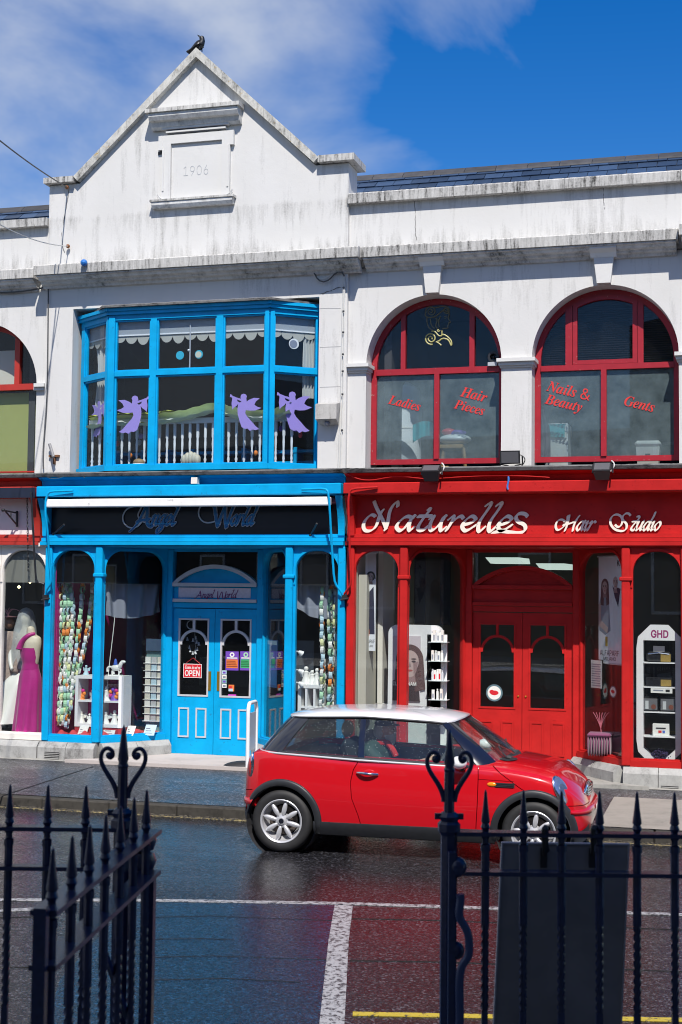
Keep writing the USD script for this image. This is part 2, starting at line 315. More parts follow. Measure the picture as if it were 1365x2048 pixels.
PAVE = road_material('damp_pavement', np.array([.028, .028, .031]), (.20, .46), 5.0, 70.0)
CONC = wall_material('concrete_strip', (.36, .35, .32), (.12, .12, .11), .5, streak=(4, 4, 4))
STEP = wall_material('pale_step', (.48, .43, .40), (.25, .23, .21), .3, streak=(3, 3, 3))
KERBM = wall_material('kerb_stone', (.06, .055, .047), (.025, .023, .02), .75, streak=(10, 10, 10))
def marking(name, col, chip):
    N = {'g': ('geometry', {}), 'n': ('noise_texture', {'scale': 22.0, 'detail': 10.0, 'roughness': .8}), 'r': ('rgb_ramp', {'ramp': [(0, (0, 0, 0)), (chip, (0, 0, 0)), (chip+.05, (1, 1, 1)), (1, (1, 1, 1))]}), 'm': ('mix', {'color1': (.035, .035, .038), 'color2': col}), 'p': ('principled_bsdf', {'roughness': .4})}
    return usdkit.material(stage, '/World/Looks/'+name, N, [('g.position', 'n.vector'), ('n.fac', 'r.fac'), ('r.color', 'm.fac'), ('m.color', 'p.base_color')], surface='p.BSDF')
WLINE = marking('worn_white_line', (.34, .34, .35), .45); YLINE = marking('yellow_line_paint', (.46, .35, .04), .41); YLINEF = marking('faded_yellow_line', (.40, .32, .14), .50)

KY = -3.13; KZ = 0.11
def PZ(y): return KZ+0.004+(y-KY-.16)/(-0.28-KY-.16)*0.085        # pavement rises gently towards the shops
g = trimesh.creation.box(extents=(400, 400, .4)); g.apply_translation((0, 0, -.2)); single('road', g, ASPHALT, 'wet dark asphalt road between the railings and the shops', 'road', kind='structure')
pv = np.array([[[x, y, PZ(y)] for y in np.linspace(KY+.15, 1.2, 24)] for x in np.linspace(-40, 30, 12)])
single('pavement', grid(pv), PAVE, 'damp grey tarmac pavement along the shopfronts', 'pavement', kind='structure')
kp = thing('kerb', 'dark mossy kerb of stones along the far edge of the road', 'kerb', (-10, KY, 0), kind='structure')
x = -14.0
while x < 6:
    w = .88+RNG.uniform(-.05, .05); part(kp, 'kerb_stone', rbox(x+.004, x+w-.004, KY+RNG.uniform(-.008, .008), KY+.15, -.05, KZ+RNG.uniform(-.004, .006), .014), KERBM); x += w
# dirt and grit lying in the channel under the kerb
grit = []
for i in range(1500):
    x = RNG.uniform(-11, 1); y = KY-abs(RNG.normal(0, .045))-.004; r = RNG.uniform(.004, .014)
    b = trimesh.creation.icosahedron(); b.apply_scale((r, r, r*.6)); b.apply_translation((x, y, r*.4)); grit.append(b)
single('gutter_grit', cat(grit), mat('grit', (.07, .06, .045), .8, vary=.4, vscale=30), 'loose wet grit lying in the channel below the kerb', 'grit', kind='stuff')
# narrow tar joint across the pavement, concrete strip at the foot of the shops, ramped patch on the right
def strip_on(pts, w, z, name, m, label, cat_):
    pts = [np.array(p[:2]) for p in pts]; pl = LineString(pts).buffer(w/2, cap_style='flat')
    me = trimesh.creation.extrude_polygon(pl, .003, engine='earcut'); v = me.vertices; v[:, 2] += np.array([z(p[1]) for p in v]) if callable(z) else z
    me = trimesh.Trimesh(v, me.faces, process=False); single(name, me, m, label, cat_, kind='structure')
a, b = ground(186, 1533, .19), ground(-60, 1607, .12)
strip_on([a, b], .018, lambda y: PZ(y)+.002, 'pavement_joint', mat('tar', (.012, .012, .012), .5), 'dark joint running diagonally across the pavement', 'joint')
strip_on([(-14, -.33), (4, -.33)], .22, lambda y: PZ(y)+.003, 'concrete_strip', CONC, 'paler concrete strip at the foot of the shopfront plinths', 'strip')
a, b = ground(1205, 1640, .11), ground(1460, 1640, .12)
pl = np.array([[[x, y, PZ(y)+.004] for y in np.linspace(KY+.16, -1.1, 8)] for x in (a[0], 3.0)]); single('dry_patch', grid(pl), wall_material('dry_concrete', (.30, .27, .235), (.15, .14, .12), .5, streak=(3, 3, 3)), 'drier concrete section of pavement in front of the red car bonnet', 'pavement patch', kind='structure')
BAYM = road_material('blue_bay', np.array([.0035, .016, .034]), (.12, .25), 3.0, 76.0, .34, .95)  # dark bluish base tone for the ground left of the divider
pb = Polygon([ground(*q)[:2] for q in ((262, 1804), (689, 1810), (678, 1880), (650, 2220), (40, 2220), (120, 1960))]); me = trimesh.creation.extrude_polygon(pb, .0015, engine='earcut'); single('blue_bay', me, BAYM, 'bluish ground surface left of the white divider', 'parking bay', kind='structure')
def mark(name, px, w, m, label, z=.004):
    pts = [ground(*p)[:2] for p in px]; pl = LineString(pts).buffer(w/2, cap_style='flat', join_style='mitre'); me = trimesh.creation.extrude_polygon(pl, .004, engine='earcut'); me.apply_translation((0, 0, z-.003)); single(name, me, m, label, 'road marking', kind='structure')
mark('kerb_line', [(-60, 1611), (480, 1642), (1500, 1702)], .075, YLINEF, 'faded yellow line along the channel by the kerb')
mark('bay_line', [(-80, 1800), (330, 1802), (690, 1808), (1000, 1818), (1440, 1833)], .085, WLINE, 'worn white line along the outer edge of the parking bays')
mark('bay_divider', [(688, 1812), (678, 1880), (652, 2200)], .145, WLINE, 'worn white bay divider running towards the gate')
mark('bay_line', [(-80, 1826), (78, 1819)], .09, WLINE, 'short white line behind the left railing bars')
for k_, q_ in enumerate(([(290, 1836), (420, 1833), (520, 1837), (668, 1842)], [(280, 1880), (400, 1878), (470, 1881)], [(300, 1916), (420, 1913), (660, 1921)], [(700, 1922), (900, 1925), (1500, 1950)], [(290, 1962), (450, 1958), (600, 1966)], [(0, 1836), (80, 1834)], [(20, 1935), (120, 1937)], [(700, 1838), (860, 1841), (1500, 1866)])): mark('crack', q_, .007, _mats['tar'], ['thin crack just inside the parking bay line', 'short thin crack in the left bay', 'long thin crack across the middle of the left bay', 'thin crack across the right bay behind the board', 'thin crack nearest the viewer in the left bay', 'short crack behind the left railing', 'short crack low behind the left gate leaf', 'thin crack just below the white line in the right bay'][k_], .003)
mark('yellow_line', [(706, 2029), (1500, 2044)], .072, YLINE, 'bright yellow line crossing behind the hanging board')
mark('yellow_line', [(700, 2055), (1500, 2072)], .072, YLINE, 'second yellow line at the bottom edge by the railing')

# ------------------------------------------------------------------ shared facade pieces
A0 = FP(0.0)
def X(px, py, y): return FP(y).at(px, py)[0]
def Z(px, py, y): return FP(y).at(px, py)[1]
Xl = X(98, 450, 0); Xr = X(697, 450, 0); XE = 0.6; XW = -13.0             # party lines; the row goes on past both edges of the picture
XlG = X(66, 930, -.06); 
SILLZ = Z(690, 942, -.2)
CORN_T = Z(700, 490, -.3)

# ================================================================== building 1: the gabled one with the blue shopfront
angel = thing('gabled_building', 'white gabled building dated 1906 with bright blue shopfront and bay window', 'building', ((Xl+Xr)/2, 0, .2))
GY = -.07
G = FP(GY)
xl, xr = X(97, 480, GY), X(697, 430, GY)
zshl, zap = Z(130, 362, GY), Z(397, 108, GY); zsh = (zshl+Z(660, 318, GY))/2
xa = X(397, 108, GY); xsl, xsr = X(160, 362, GY), X(632, 322, GY)
bx0, bx1 = X(143, 780, GY), X(637, 770, GY); bzt = Z(637, 592, GY)-.01; bzb = SILLZ-.02
wall = Polygon([(xl, bzb), (xr, bzb), (xr, zsh-.06), (xsr, zsh-.06), (xa, zap-.05), (xsl, zsh-.06), (xl, zsh-.06)]).difference(sbox(bx0, bzb-1, bx1, bzt))
part(angel, 'wall', G.ext(wall, 0, .42), WHITE)
# stone pilaster strip joints to the right of the bay
for py in (617, 694, 774, 850):
    pass
# coping: two flat shoulders and two rakes, each stone its own piece
band = LineString([(xsl-.03, zsh-.01), (xa, zap+.0), (xsr+.03, zsh-.01)]).buffer(.048, cap_style='flat', join_style='mitre')
for a_, b_ in zip(np.r_[np.linspace(xsl-.06, xa-.22, 5), np.linspace(xa+.22, xsr+.06, 5)][:-1], np.r_[np.linspace(xsl-.06, xa-.22, 5), np.linspace(xa+.22, xsr+.06, 5)][1:]): part(angel, 'coping_stone', G.ext(band.intersection(sbox(a_+.002, 0, b_-.002, 20)), -.09, .48), GRIMEY)
part(angel, 'coping_stone', box(xl-.05, xsl-.062, GY-.10, GY+.50, zsh-.05, zsh+.03), GRIME)
part(angel, 'coping_stone', box(xsr+.062, xr+.10, GY-.11, GY+.50, zsh-.05, zsh+.04), GRIME)
# date panel
def at(px, py, y=GY): return FP(y).at(px, py)
pn = holder(angel, 'date_panel')
x0, x1 = at(327, 330)[0], at(462, 330)[0]; zt, zb = at(395, 268)[1], at(395, 402)[1]; ix0, ix1 = at(344, 340)[0], at(446, 340)[0]; izt, izb = at(395, 285)[1], zb
part(pn, 'surround', G.ext(sbox(x0, zb, x1, zt).difference(sbox(ix0, izb-1, ix1, izt)), -.055, 0), WHITE2)
part(pn, 'tablet', G.ext(sbox(ix0+.003, izb, ix1-.003, izt-.003), -.018, 0.0), WHITE2)
hx0, hx1 = at(303, 240)[0], at(485, 225)[0]; hz = at(395, 228)[1]
part(pn, 'hood_moulding', along([(GY-.20, hz), (GY-.20, hz-.05), (GY-.17, hz-.10), (GY-.12, hz-.11), (GY-.10, hz-.17), (GY-.05, hz-.20), (GY, hz-.20), (GY, hz)], hx0+.04, hx1), SOFFIT)
part(pn, 'hood_top', along([(GY-.23, hz+.002), (GY-.23, hz+.055), (GY, hz+.075), (GY, hz+.002)], hx0, hx1+.03), GRIME)
for k in range(3): part(pn, 'reed', along([(GY-.075-.012*k, zt+.03+k*.045), (GY-.075-.012*k, zt+.055+k*.045), (GY, zt+.055+k*.045), (GY, zt+.03+k*.045)], x0-.02-.05*k+.08, x1+.02+.05*k-.08), WHITE2)
for xx, s in ((x0, -1), (x1, 1)):
    part(pn, 'ear', box(xx, xx+s*.055, GY-.06, GY, zt-.20, zt+.0), WHITE2)
    for k in range(3):
        c = np.array([xx-s*.03, GY-.058, zb+.14-.035*k]); part(pn, 'flute', tube([c+np.array([s*.11*math.sin(t)-s*.03, -.004, .10-.10*math.cos(t)*1.0-.1]) for t in np.linspace(0, 1.3, 6)], .012, 6), SOFFIT)
    part(pn, 'side_bead', box(xx-s*.035, xx-s*.012, GY-.066, GY-.05, zb+.16, zt-.2), WHITE2)
bz = zb
part(pn, 'base_moulding', along([(GY-.11, bz), (GY-.11, bz-.045), (GY-.07, bz-.085), (GY, bz-.085), (GY, bz)], at(309, 405)[0], at(470, 398)[0]), SOFFIT)
part(pn, 'base_top', along([(GY-.125, bz+.002), (GY-.125, bz+.03), (GY, bz+.04), (GY, bz+.002)], at(306, 405)[0], at(473, 398)[0]), GRIME)
for c, p in fit(letters('1906', 'sans'), at(368, 350)[0], at(393, 351)[1], at(418, 350)[0], at(393, 331)[1]): part(pn, 'digit', G.ext(p.buffer(-.004), -.021, -.0175), mat('worn_grey_paint', (.42, .44, .46), .7, vary=.4, vscale=30))
part(pn, 'vent_hole', box(at(317, 305)[0], at(324, 305)[0], GY-.012, GY-.001, at(320, 309)[1], at(320, 303)[1]), DARKM)
# cornice
def cornice(parent, x0, x1, z, y, s=1.0, joints=(), endl=True):
    n = max(1, int((x1-x0)/1.5)); xs = np.linspace(x0, x1, n+1)
    for i in range(n):
        a, b = xs[i]+.003, xs[i+1]-.003
        part(parent, 'cornice_lip', along([(y-.30*s, z-.14), (y-.31*s, z-.015), (y-.29*s, z), (y, z+.03), (y, z-.14)], a, b), GRIME)
    part(parent, 'cornice_moulding', along([(y-.27*s, z-.142), (y-.27*s, z-.162), (y-.23*s, z-.168), (y-.20*s, z-.20), (y-.14*s, z-.215), (y-.125*s, z-.24), (y-.07*s, z-.25), (y-.05*s, z-.285), (y, z-.29), (y, z-.142)], x0+.03, x1-.03), SOFFIT)
CZ = (Z(715, 487, -.42)+Z(70, 530, -.42))/2
cornice(angel, X(65, 540, -.4), X(716, 500, -.4), CZ, GY)
# sill ledge over the shopfront
LZ = Z(400, 943, -.36)
part(angel, 'ledge', along([(-.40, LZ-.045), (-.42, LZ-.005), (-.38, LZ+.012), (0.06, LZ+.06), (0.06, LZ-.045)], X(74, 950, -.4), X(684, 945, -.4)), LEDGE)

# --- blue bay window
BF, BB = -.30, .13
fl, fr = X(217, 800, BF), X(538, 790, BF); wl, wr = X(163, 800, BB), X(638, 790, BB)
bt, bb = Z(380, 612, BF), Z(380, 940, BF)
gt, gb = Z(380, 634, BF), Z(380, 930, BF); tr0, tr1 = Z(380, 748, BF), Z(380, 738, BF)
front, lspl, rspl = PL(fl, BF, fr, BF), PL(wl, BB, fl, BF), PL(fr, BF, wr, BB)
bay = holder(angel, 'bay_window')
def bay_face(pl, xs, posts):
    """xs: pane limits in u; posts: the solid uprights between them."""
    L = pl.L
    for u0, u1, w in posts: part(bay, 'mullion', pl.ext(sbox(u0, bb+.06, u1, gt+.05), -.035 if w else -.018, .06), BLUE)
    part(bay, 'sill', pl.ext(sbox(-.02, bb, L+.02, bb+.075), -.05, .07), BLUE); part(bay, 'head', pl.ext(sbox(-.01, gt, L+.01, gt+.07), -.02, .06), BLUE)
    part(bay, 'head_moulding', pl.ext(sbox(-.03, gt+.0705, L+.03, gt+.115), -.06, .08), BLUE); part(bay, 'head_moulding', pl.ext(sbox(-.05, gt+.1155, L+.05, gt+.16), -.085, .08), BLUE)
    for u0, u1 in xs:
        part(bay, 'transom', pl.ext(sbox(u0, tr0, u1, tr1), -.02, .05), BLUE)
        for z0, z1 in ((bb+.075, tr0), (tr1, gt)):
            part(bay, 'sash', pl.ext(sbox(u0, z0, u1, z1).difference(sbox(u0+.022, z0+.022, u1-.022, z1-.022)), .0, .045), BLUE)
            part(bay, 'pane', pl.ext(sbox(u0+.018, z0+.018, u1-.018, z1-.018), .022, .026), GLASSU)
us = [front.at(px, 800)[0] for px in (229, 300, 312, 432, 445, 530)]
bay_face(front, [(us[0], us[1]), (us[2], us[3]), (us[4], us[5])], [(-.0, us[0], 1), (us[1], us[2], 0), (us[3], us[4], 0), (us[5], front.L, 1)])
bay_face(lspl, [(.085, lspl.L-.05)], [(0, .085, 0), (lspl.L-.05, lspl.L, 1)])
bay_face(rspl, [(.06, rspl.L-.03)], [(0, .06, 1), (rspl.L-.03, rspl.L+.02, 0)])
rf = Polygon([(wl-.06, BB+.2), (fl-.06, BF-.13), (fr+.06, BF-.13), (wr, BB-.05), (wr, BB+.2)]); me = trimesh.creation.extrude_polygon(rf, .03, engine='earcut'); me.apply_translation((0, 0, gt+.161)); part(bay, 'flashing', me, LEDGE)
# room behind
rm = holder(angel, 'upper_room')
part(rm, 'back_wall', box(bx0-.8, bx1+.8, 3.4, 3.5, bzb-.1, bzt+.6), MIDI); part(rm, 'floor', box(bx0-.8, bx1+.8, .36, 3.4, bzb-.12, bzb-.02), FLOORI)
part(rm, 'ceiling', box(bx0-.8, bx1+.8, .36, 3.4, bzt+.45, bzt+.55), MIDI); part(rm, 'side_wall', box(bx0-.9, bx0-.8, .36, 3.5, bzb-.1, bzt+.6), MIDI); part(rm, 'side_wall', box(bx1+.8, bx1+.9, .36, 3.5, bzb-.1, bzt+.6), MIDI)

# ================================================================== building 2: the red one
nat = thing('arched_building', 'white parapeted building with crimson arched windows and red salon shopfront', 'building', ((Xr+XE)/2, 0, .2))
xr2 = Xr+.012
PT = (Z(720, 397, 0)+Z(1365, 346, 0))/2
def arch_poly(x0, x1, zb, zs, n=40):
    c, r = (x0+x1)/2, (x1-x0)/2
    return Polygon([(x0, zb), (x1, zb)]+[(c+r*math.cos(t), zs+r*math.sin(t)) for t in np.linspace(0, math.pi, n)])
arches = []
for a0, a1, sp in ((732, 1003, 722), (1064, 1359, 716)):
    arches.append((X(a0, 820, 0), X(a1, 820, 0), Z((a0+a1)/2, sp, 0)))
zsp = sum(a[2] for a in arches)/2
w2 = sbox(xr2, SILLZ-.02, XE, PT)
for a in arches: w2 = w2.difference(arch_poly(a[0], a[1], SILLZ-1, zsp))
part(nat, 'wall', A0.ext(w2, 0, .42), WHITE)
for x0, x1 in zip(np.linspace(xr2, XE, 5)[:-1], np.linspace(xr2, XE, 5)[1:]):
    part(nat, 'coping_stone', along([(-.10, PT-.10), (-.11, PT+.02), (-.08, PT+.04), (.46, PT+.055), (.46, PT-.10)], x0+.003, x1-.003), GRIME)
CZ2 = (Z(722, 493, -.3)+Z(1365, 451, -.3))/2
cornice(nat, X(716, 500, -.3)+.02, X(1357, 455, -.3), CZ2, 0, .86); cornice(nat, X(1357, 455, -.3)+.01, XE+.1, CZ2+.03, -.05, 1.0)
for (k0, k1, kt, kb), a in zip(((836, 886, 511, 586), (1180, 1230, 493, 570)), arches):
    c = (a[0]+a[1])/2; zt, zb = Z((k0+k1)/2, kt, -.16), zsp+(a[1]-a[0])/2+.005
    part(nat, 'keystone', A0.ext(Polygon([(c-.085, zb), (c+.085, zb), (c+.125, zt-.12), (c-.125, zt-.12)]), -.095, .0), WHITE2)
    part(nat, 'keystone_cap', along([(-.215, zt-.03), (-.215, zt), (0, zt), (0, zt-.12), (-.10, zt-.12), (-.14, zt-.07)], c-.165, c+.165), WHITE2)
imp = []
for x0, x1 in ((xr2+.01, arches[0][0]+.001), (arches[0][1]-.001, arches[1][0]+.001), (arches[1][1]-.001, XE)):
    zi = zsp+.015
    part(nat, 'impost', cat([box(x0-.05 if x0 > xr2+.1 else x0, x1+.05, -.085, .24, zi-.045, zi), box(x0-.03 if x0 > xr2+.1 else x0, x1+.03, -.05, .22, zi-.09, zi-.0455), box(x0-.015 if x0 > xr2+.1 else x0, x1+.015, -.025, .2, zi-.115, zi-.0905)]), WHITE2)
FY = .27
def arched_window(a, idx):
    """Crimson frame: two or three lights under the arch, two panes below."""
    h = holder(nat, 'arched_window'); x0, x1 = a[0]+.002, a[1]-.002; P = FP(FY); zb = Z(870, 928, FY)
    out = arch_poly(x0, x1, zb, zsp); inn = arch_poly(x0+.075, x1-.075, zb+.07, zsp)
    part(h, 'frame', P.ext(out.difference(inn), 0, .07), CRIMSON)
    tz1, tz0 = ((Z(870, 736, FY), Z(870, 748, FY)), (Z(1210, 728, FY), Z(1210, 739, FY)))[idx]
    part(h, 'transom', P.ext(sbox(x0+.074, tz0, x1-.074, tz1), -.02, .06), CRIMSON)
    ms = ((803, 812), (940, 950)) if idx == 0 else ((1132, 1146), (1276, 1288)); lo = (869, 879) if idx == 0 else (1203, 1214)
    U = [P.at(p, 690)[0] for m in ms for p in m]; l0, l1 = P.at(lo[0], 850)[0], P.at(lo[1], 850)[0]
    up = inn.intersection(sbox(x0, tz1, x1, 20)); dn = sbox(x0+.075, zb+.07, x1-.075, tz0)
    for u0, u1 in ((U[0], U[1]), (U[2], U[3])): part(h, 'mullion', P.ext(inn.intersection(sbox(u0, tz1-.001, u1, 20)), -.018, .06), CRIMSON)
    part(h, 'mullion', P.ext(sbox(l0, zb+.068, l1, tz0+.001), -.022, .06), CRIMSON)
    if idx == 1:
        c = up.intersection(sbox(U[1]+.006, tz1+.004, U[2]-.006, 20)); part(h, 'casement', P.ext(c.difference(c.buffer(-.055)), -.012, .05), CRIMSON)
    for s in (sbox(x0, tz1, U[0], 20), sbox(U[1], tz1, U[2], 20), sbox(U[3], tz1, x1, 20)): part(h, 'pane', P.ext(up.intersection(s), .03, .034), GLASSU)
    for s in (sbox(x0, 0, l0, 20), sbox(l1, 0, x1, 20)): part(h, 'pane', P.ext(dn.intersection(s), .03, .034), FROST, label='hazy lower pane')
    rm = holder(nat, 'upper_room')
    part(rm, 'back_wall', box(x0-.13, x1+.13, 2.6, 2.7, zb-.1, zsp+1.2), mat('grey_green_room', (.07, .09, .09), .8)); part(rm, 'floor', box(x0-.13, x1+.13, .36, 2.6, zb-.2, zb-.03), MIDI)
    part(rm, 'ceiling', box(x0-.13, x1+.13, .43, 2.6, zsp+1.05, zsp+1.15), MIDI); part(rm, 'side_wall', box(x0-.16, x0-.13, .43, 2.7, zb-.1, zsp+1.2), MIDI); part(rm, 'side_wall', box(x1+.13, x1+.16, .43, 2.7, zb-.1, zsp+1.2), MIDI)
    if idx == 1:
        for i in range(30): part(h, 'blind_slat', box(x0+.1, x1-.1, FY+.14, FY+.17, tz1+.02+i*.029, tz1+.022+i*.029), mat('dark_slat', (.05, .05, .055), .5))
    return P, zb
AW = [arched_window(a, i) for i, a in enumerate(arches)]
part(nat, 'ledge', along([(-.40, LZ-.045), (-.42, LZ-.005), (-.38, LZ+.014), (0.25, LZ+.06), (0.25, LZ-.045)], X(690, 945, -.4), XE), LEDGE)

# roofs of both neighbours: slates laid in courses above the parapet
SLATE = mat('blue_slate', (.03, .055, .105), .42, obj_vary=.35, vary=.2, vscale=10, bump=.15, bscale=40)
def slate_roof(parent, x0, x1, ridge_px, tag):
    sl = math.radians(38); y0, z0 = .55, PT-.30
    r = ray(*ridge_px); k = math.tan(sl)                           # where the sight line of the ridge meets the roof slope
    t = (z0-CAM[2]-k*(y0-CAM[1]))/(r[2]-k*r[1]); yr = CAM[1]+r[1]*t; zr = CAM[2]+r[2]*t
    hd = holder(parent, 'slate_roof'); part(hd, 'deck', along([(y0, z0-.02), (yr, zr-.02), (yr+.05, zr-.06), (yr+4, zr-3.2), (y0, z0-.3)], x0, x1), mat('roof_felt', (.03, .03, .03), .9))
    L = math.hypot(yr-y0, zr-z0); gz = .20; n = int(L/gz); dy, dz = math.cos(sl), math.sin(sl)
    rest = []
    for i in range(n+1):
        top = L-i*gz; w = .27; off = (i % 2)*w/2; k = 0; xx = x0-off
        while xx < x1:
            a, b = max(xx+.004, x0), min(xx+w-.004, x1); xx += w
            if b-a < .04: continue
            lo, hi = max(top-gz-.03, 0), top
            if hi <= .02: continue
            th = .010+RNG.uniform(0, .006); P = []
            for s_, h_ in ((lo, .008+th), (lo, .008+th*1.9), (hi, .012), (hi, .004)):
                P.append((y0+dy*s_-dz*h_*.9, z0+dz*s_+dy*h_*.9))
            m_ = along([P[0], P[1], P[2], P[3]], a, b)
            if i < 7: part(hd, 'slate', m_, SLATE)
            else: rest.append(m_)
    if rest: part(hd, 'lower_slates', cat(rest), SLATE)
    nt = max(1, int((x1-x0)/.45)); xs = np.linspace(x0, x1, nt+1)
    for a, b in zip(xs[:-1], xs[1:]): part(hd, 'ridge_tile', along([(yr-.14, zr-.075), (yr-.13, zr-.05), (yr, zr+.045), (yr+.13, zr-.05), (yr+.14, zr-.075)], a+.004, b-.004), mat('ridge_clay', (.05, .05, .055), .7, vary=.4, obj_vary=.3))
slate_roof(nat, xr2-1.6, XE, (1040, 333), 'r')
# end wall of the gable rises behind the parapet
# ================================================================== building 3: left neighbour
lft = thing('neighbour_building', 'cream-fronted neighbour at the left edge with bridal shop and half an arched window', 'building', (Xl-1.5, 0, .2))
xw1 = xl-.006
LPT = Z(50, 450, 0); ax1, axc = X(72, 820, 0), 0; ax0 = ax1-1.9; lzs = Z(40, 772, 0)
w3 = sbox(XW, SILLZ-.02, xw1, LPT).difference(arch_poly(ax0, ax1, SILLZ-1, lzs))
part(lft, 'wall', A0.ext(w3, 0, .42), WHITE)
part(lft, 'coping_stone', along([(-.10, LPT-.05), (-.11, LPT+.06), (.46, LPT+.09), (.46, LPT-.05)], XW, xw1-.01), GRIME)
cornice(lft, XW, X(64, 540, -.3), CZ2-.02, 0, .86)
part(lft, 'impost', cat([box(ax1-.001, ax1+.16, -.085, .2, lzs-.03, lzs+.02), box(ax1-.02, ax1+.14, -.05, .2, lzs-.075, lzs-.0305)]), WHITE2)
h = holder(lft, 'arched_window'); P = FP(FY); zb = Z(30, 945, FY); out = arch_poly(ax0+.002, ax1-.002, zb, lzs); inn = arch_poly(ax0+.07, ax1-.07, zb+.02, lzs); tz0, tz1 = P.at(40, 780)[1], P.at(40, 768)[1]
part(h, 'frame', P.ext(out.difference(inn), 0, .07), RUST); part(h, 'transom', P.ext(sbox(ax0+.07, tz0, ax1-.07, tz1), -.02, .06), RUST)
u0, u1 = P.at(31, 710)[0], P.at(41, 710)[0]; part(h, 'mullion', P.ext(inn.intersection(sbox(u0, tz1, u1, 20)), -.02, .06), RUST)
for s in (sbox(ax0, tz1, u0, 20), sbox(u1, tz1, ax1, 20), sbox(ax0, 0, ax1, tz0)): part(h, 'pane', P.ext(inn.intersection(s), .03, .034), GLASSU)
part(h, 'roller_blind', box(ax0+.08, ax1-.10, FY+.12, FY+.125, zb, tz0-.02), mat('olive_blind', (.33, .34, .10), .8, vary=.05), label='olive green roller blind'); part(h, 'net_curtain', box(ax0+.1, u0-.02, FY+.15, FY+.155, tz1, lzs+.6), mat('cream_cloth', (.6, .56, .45), .9))
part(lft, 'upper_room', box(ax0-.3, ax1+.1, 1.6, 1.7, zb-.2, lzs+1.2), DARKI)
part(lft, 'ledge', along([(-.40, LZ-.05), (-.42, LZ-.01), (-.38, LZ+.01), (.25, LZ+.05), (.25, LZ-.05)], XW, X(74, 950, -.4)-.01), LEDGE)
slate_roof(lft, XW+.5, xw1-.05, (50, 418), 'l')
# ================================================================== shopfronts
BY = -.10                                  # sign board plane
PY = -.17                                  # pillar front plane
DY = .72                                   # door plane
def zz(py, px=500, y=-.38): return Z(px, py, y)
def fascia(parent, x0, x1, m, board_m, board_w=None, mould=None):
    """Projecting blind box over a recessed sign board with a moulding below; heights from the photograph."""
    part(parent, 'frieze', along([(-.20, zz(966)), (-.22, zz(955)), (-.30, zz(951)), (-.32, LZ-.047), (0, LZ-.047), (0, zz(966))], x0, x1), m)
    part(parent, 'blind_box', rbox(x0+.01, x1-.01, -.40, -.02, zz(990), zz(968), .012), m)
    part(parent, 'sign_board', box(x0+.05, x1-.05, BY, -.02, zz(1070, y=BY), zz(990)-.002), board_m)
    t = zz(1068, y=-.2)
    for k, (h, d) in enumerate(((.045, .17), (.045, .21), (.05, .25))):
        part(parent, 'fascia_moulding', box(x0+.01, x1-.01, -d, -.015, t-.05*k-h, t-.05*k), m)
    return t-.15
FB = None
bxl, bxr = X(80, 1030, -.25), X(689, 1030, -.25)
FB = fascia(angel, bxl, bxr, BLUE, BLACKB)
fascia(nat, bxr+.012, XE, RED, RED)
fascia(lft, XW, bxl-.012, RUST, mat('white_board', (.72, .70, .68), .5, vary=.05))
part(lft, 'blind_box_cover', box(XW, X(70, 985, -.41), -.415, -.402, zz(990)-.01, zz(970)), NAVY)
# consoles at the party lines
def console(parent, xc, w, m):
    zt, zb = zz(992), FB+.13
    S = [(-.02, zt), (-.36, zt)]+[(-.36+.05*math.sin(t*math.pi)+.17*t, zt+(zb-zt)*t) for t in np.linspace(.1, 1, 12)]+[(-.02, zb)]
    part(parent, 'console', along(S, xc-w/2, xc+w/2), m)
console(angel, bxl+.055, .09, BLUE); console(angel, bxr-.055, .09, BLUE); console(nat, bxr+.075, .09, RED); console(lft, bxl-.07, .09, RUST)
# awning bar of the blue shop
part(angel, 'awning_bar', rbox(X(93, 1005, -.42), X(661, 1000, -.42), -.45, -.36, zz(1012, y=-.42), zz(995, y=-.42), .012), AWN)
part(angel, 'awning_roller', tube([(bxl+.1, -.28, zz(1002)), (bxr-.1, -.28, zz(1002))], .045, 12), mat('awning_cloth', (.10, .02, .03), .8))
# sign lettering
def sign(parent, txt, box_px, plane_y, m, style='script', depth=.022, gap=.012, bold=0, back=None, tight=1.0):
    P = FP(plane_y); x0, y0, x1, y1 = box_px; ls = fit(letters(txt, style, bold, tight), P.at(x0, (y0+y1)/2)[0], P.at((x0+x1)/2, y1)[1], P.at(x1, (y0+y1)/2)[0], P.at((x0+x1)/2, y0)[1])
    for c, p in ls:
        if back: part(parent, 'letter_rim', P.ext(p.buffer(.010), -gap-depth*.5, -.0005), back)
        part(parent, 'letter', P.ext(p, -gap-depth, -gap), m)
LB = mat('blue_letter', (.01, .13, .30), .25); CRL = mat('ivory_letter', (.80, .76, .66), .4)
sh = holder(angel, 'sign_lettering'); sn = holder(nat, 'sign_lettering')
def swash(parent, px, plane_y, r, m):
    P = FP(plane_y); part(parent, 'swash', tube(smoothline([P.w(x, y, -.02) for x, y in px], 8), r, 8), m)
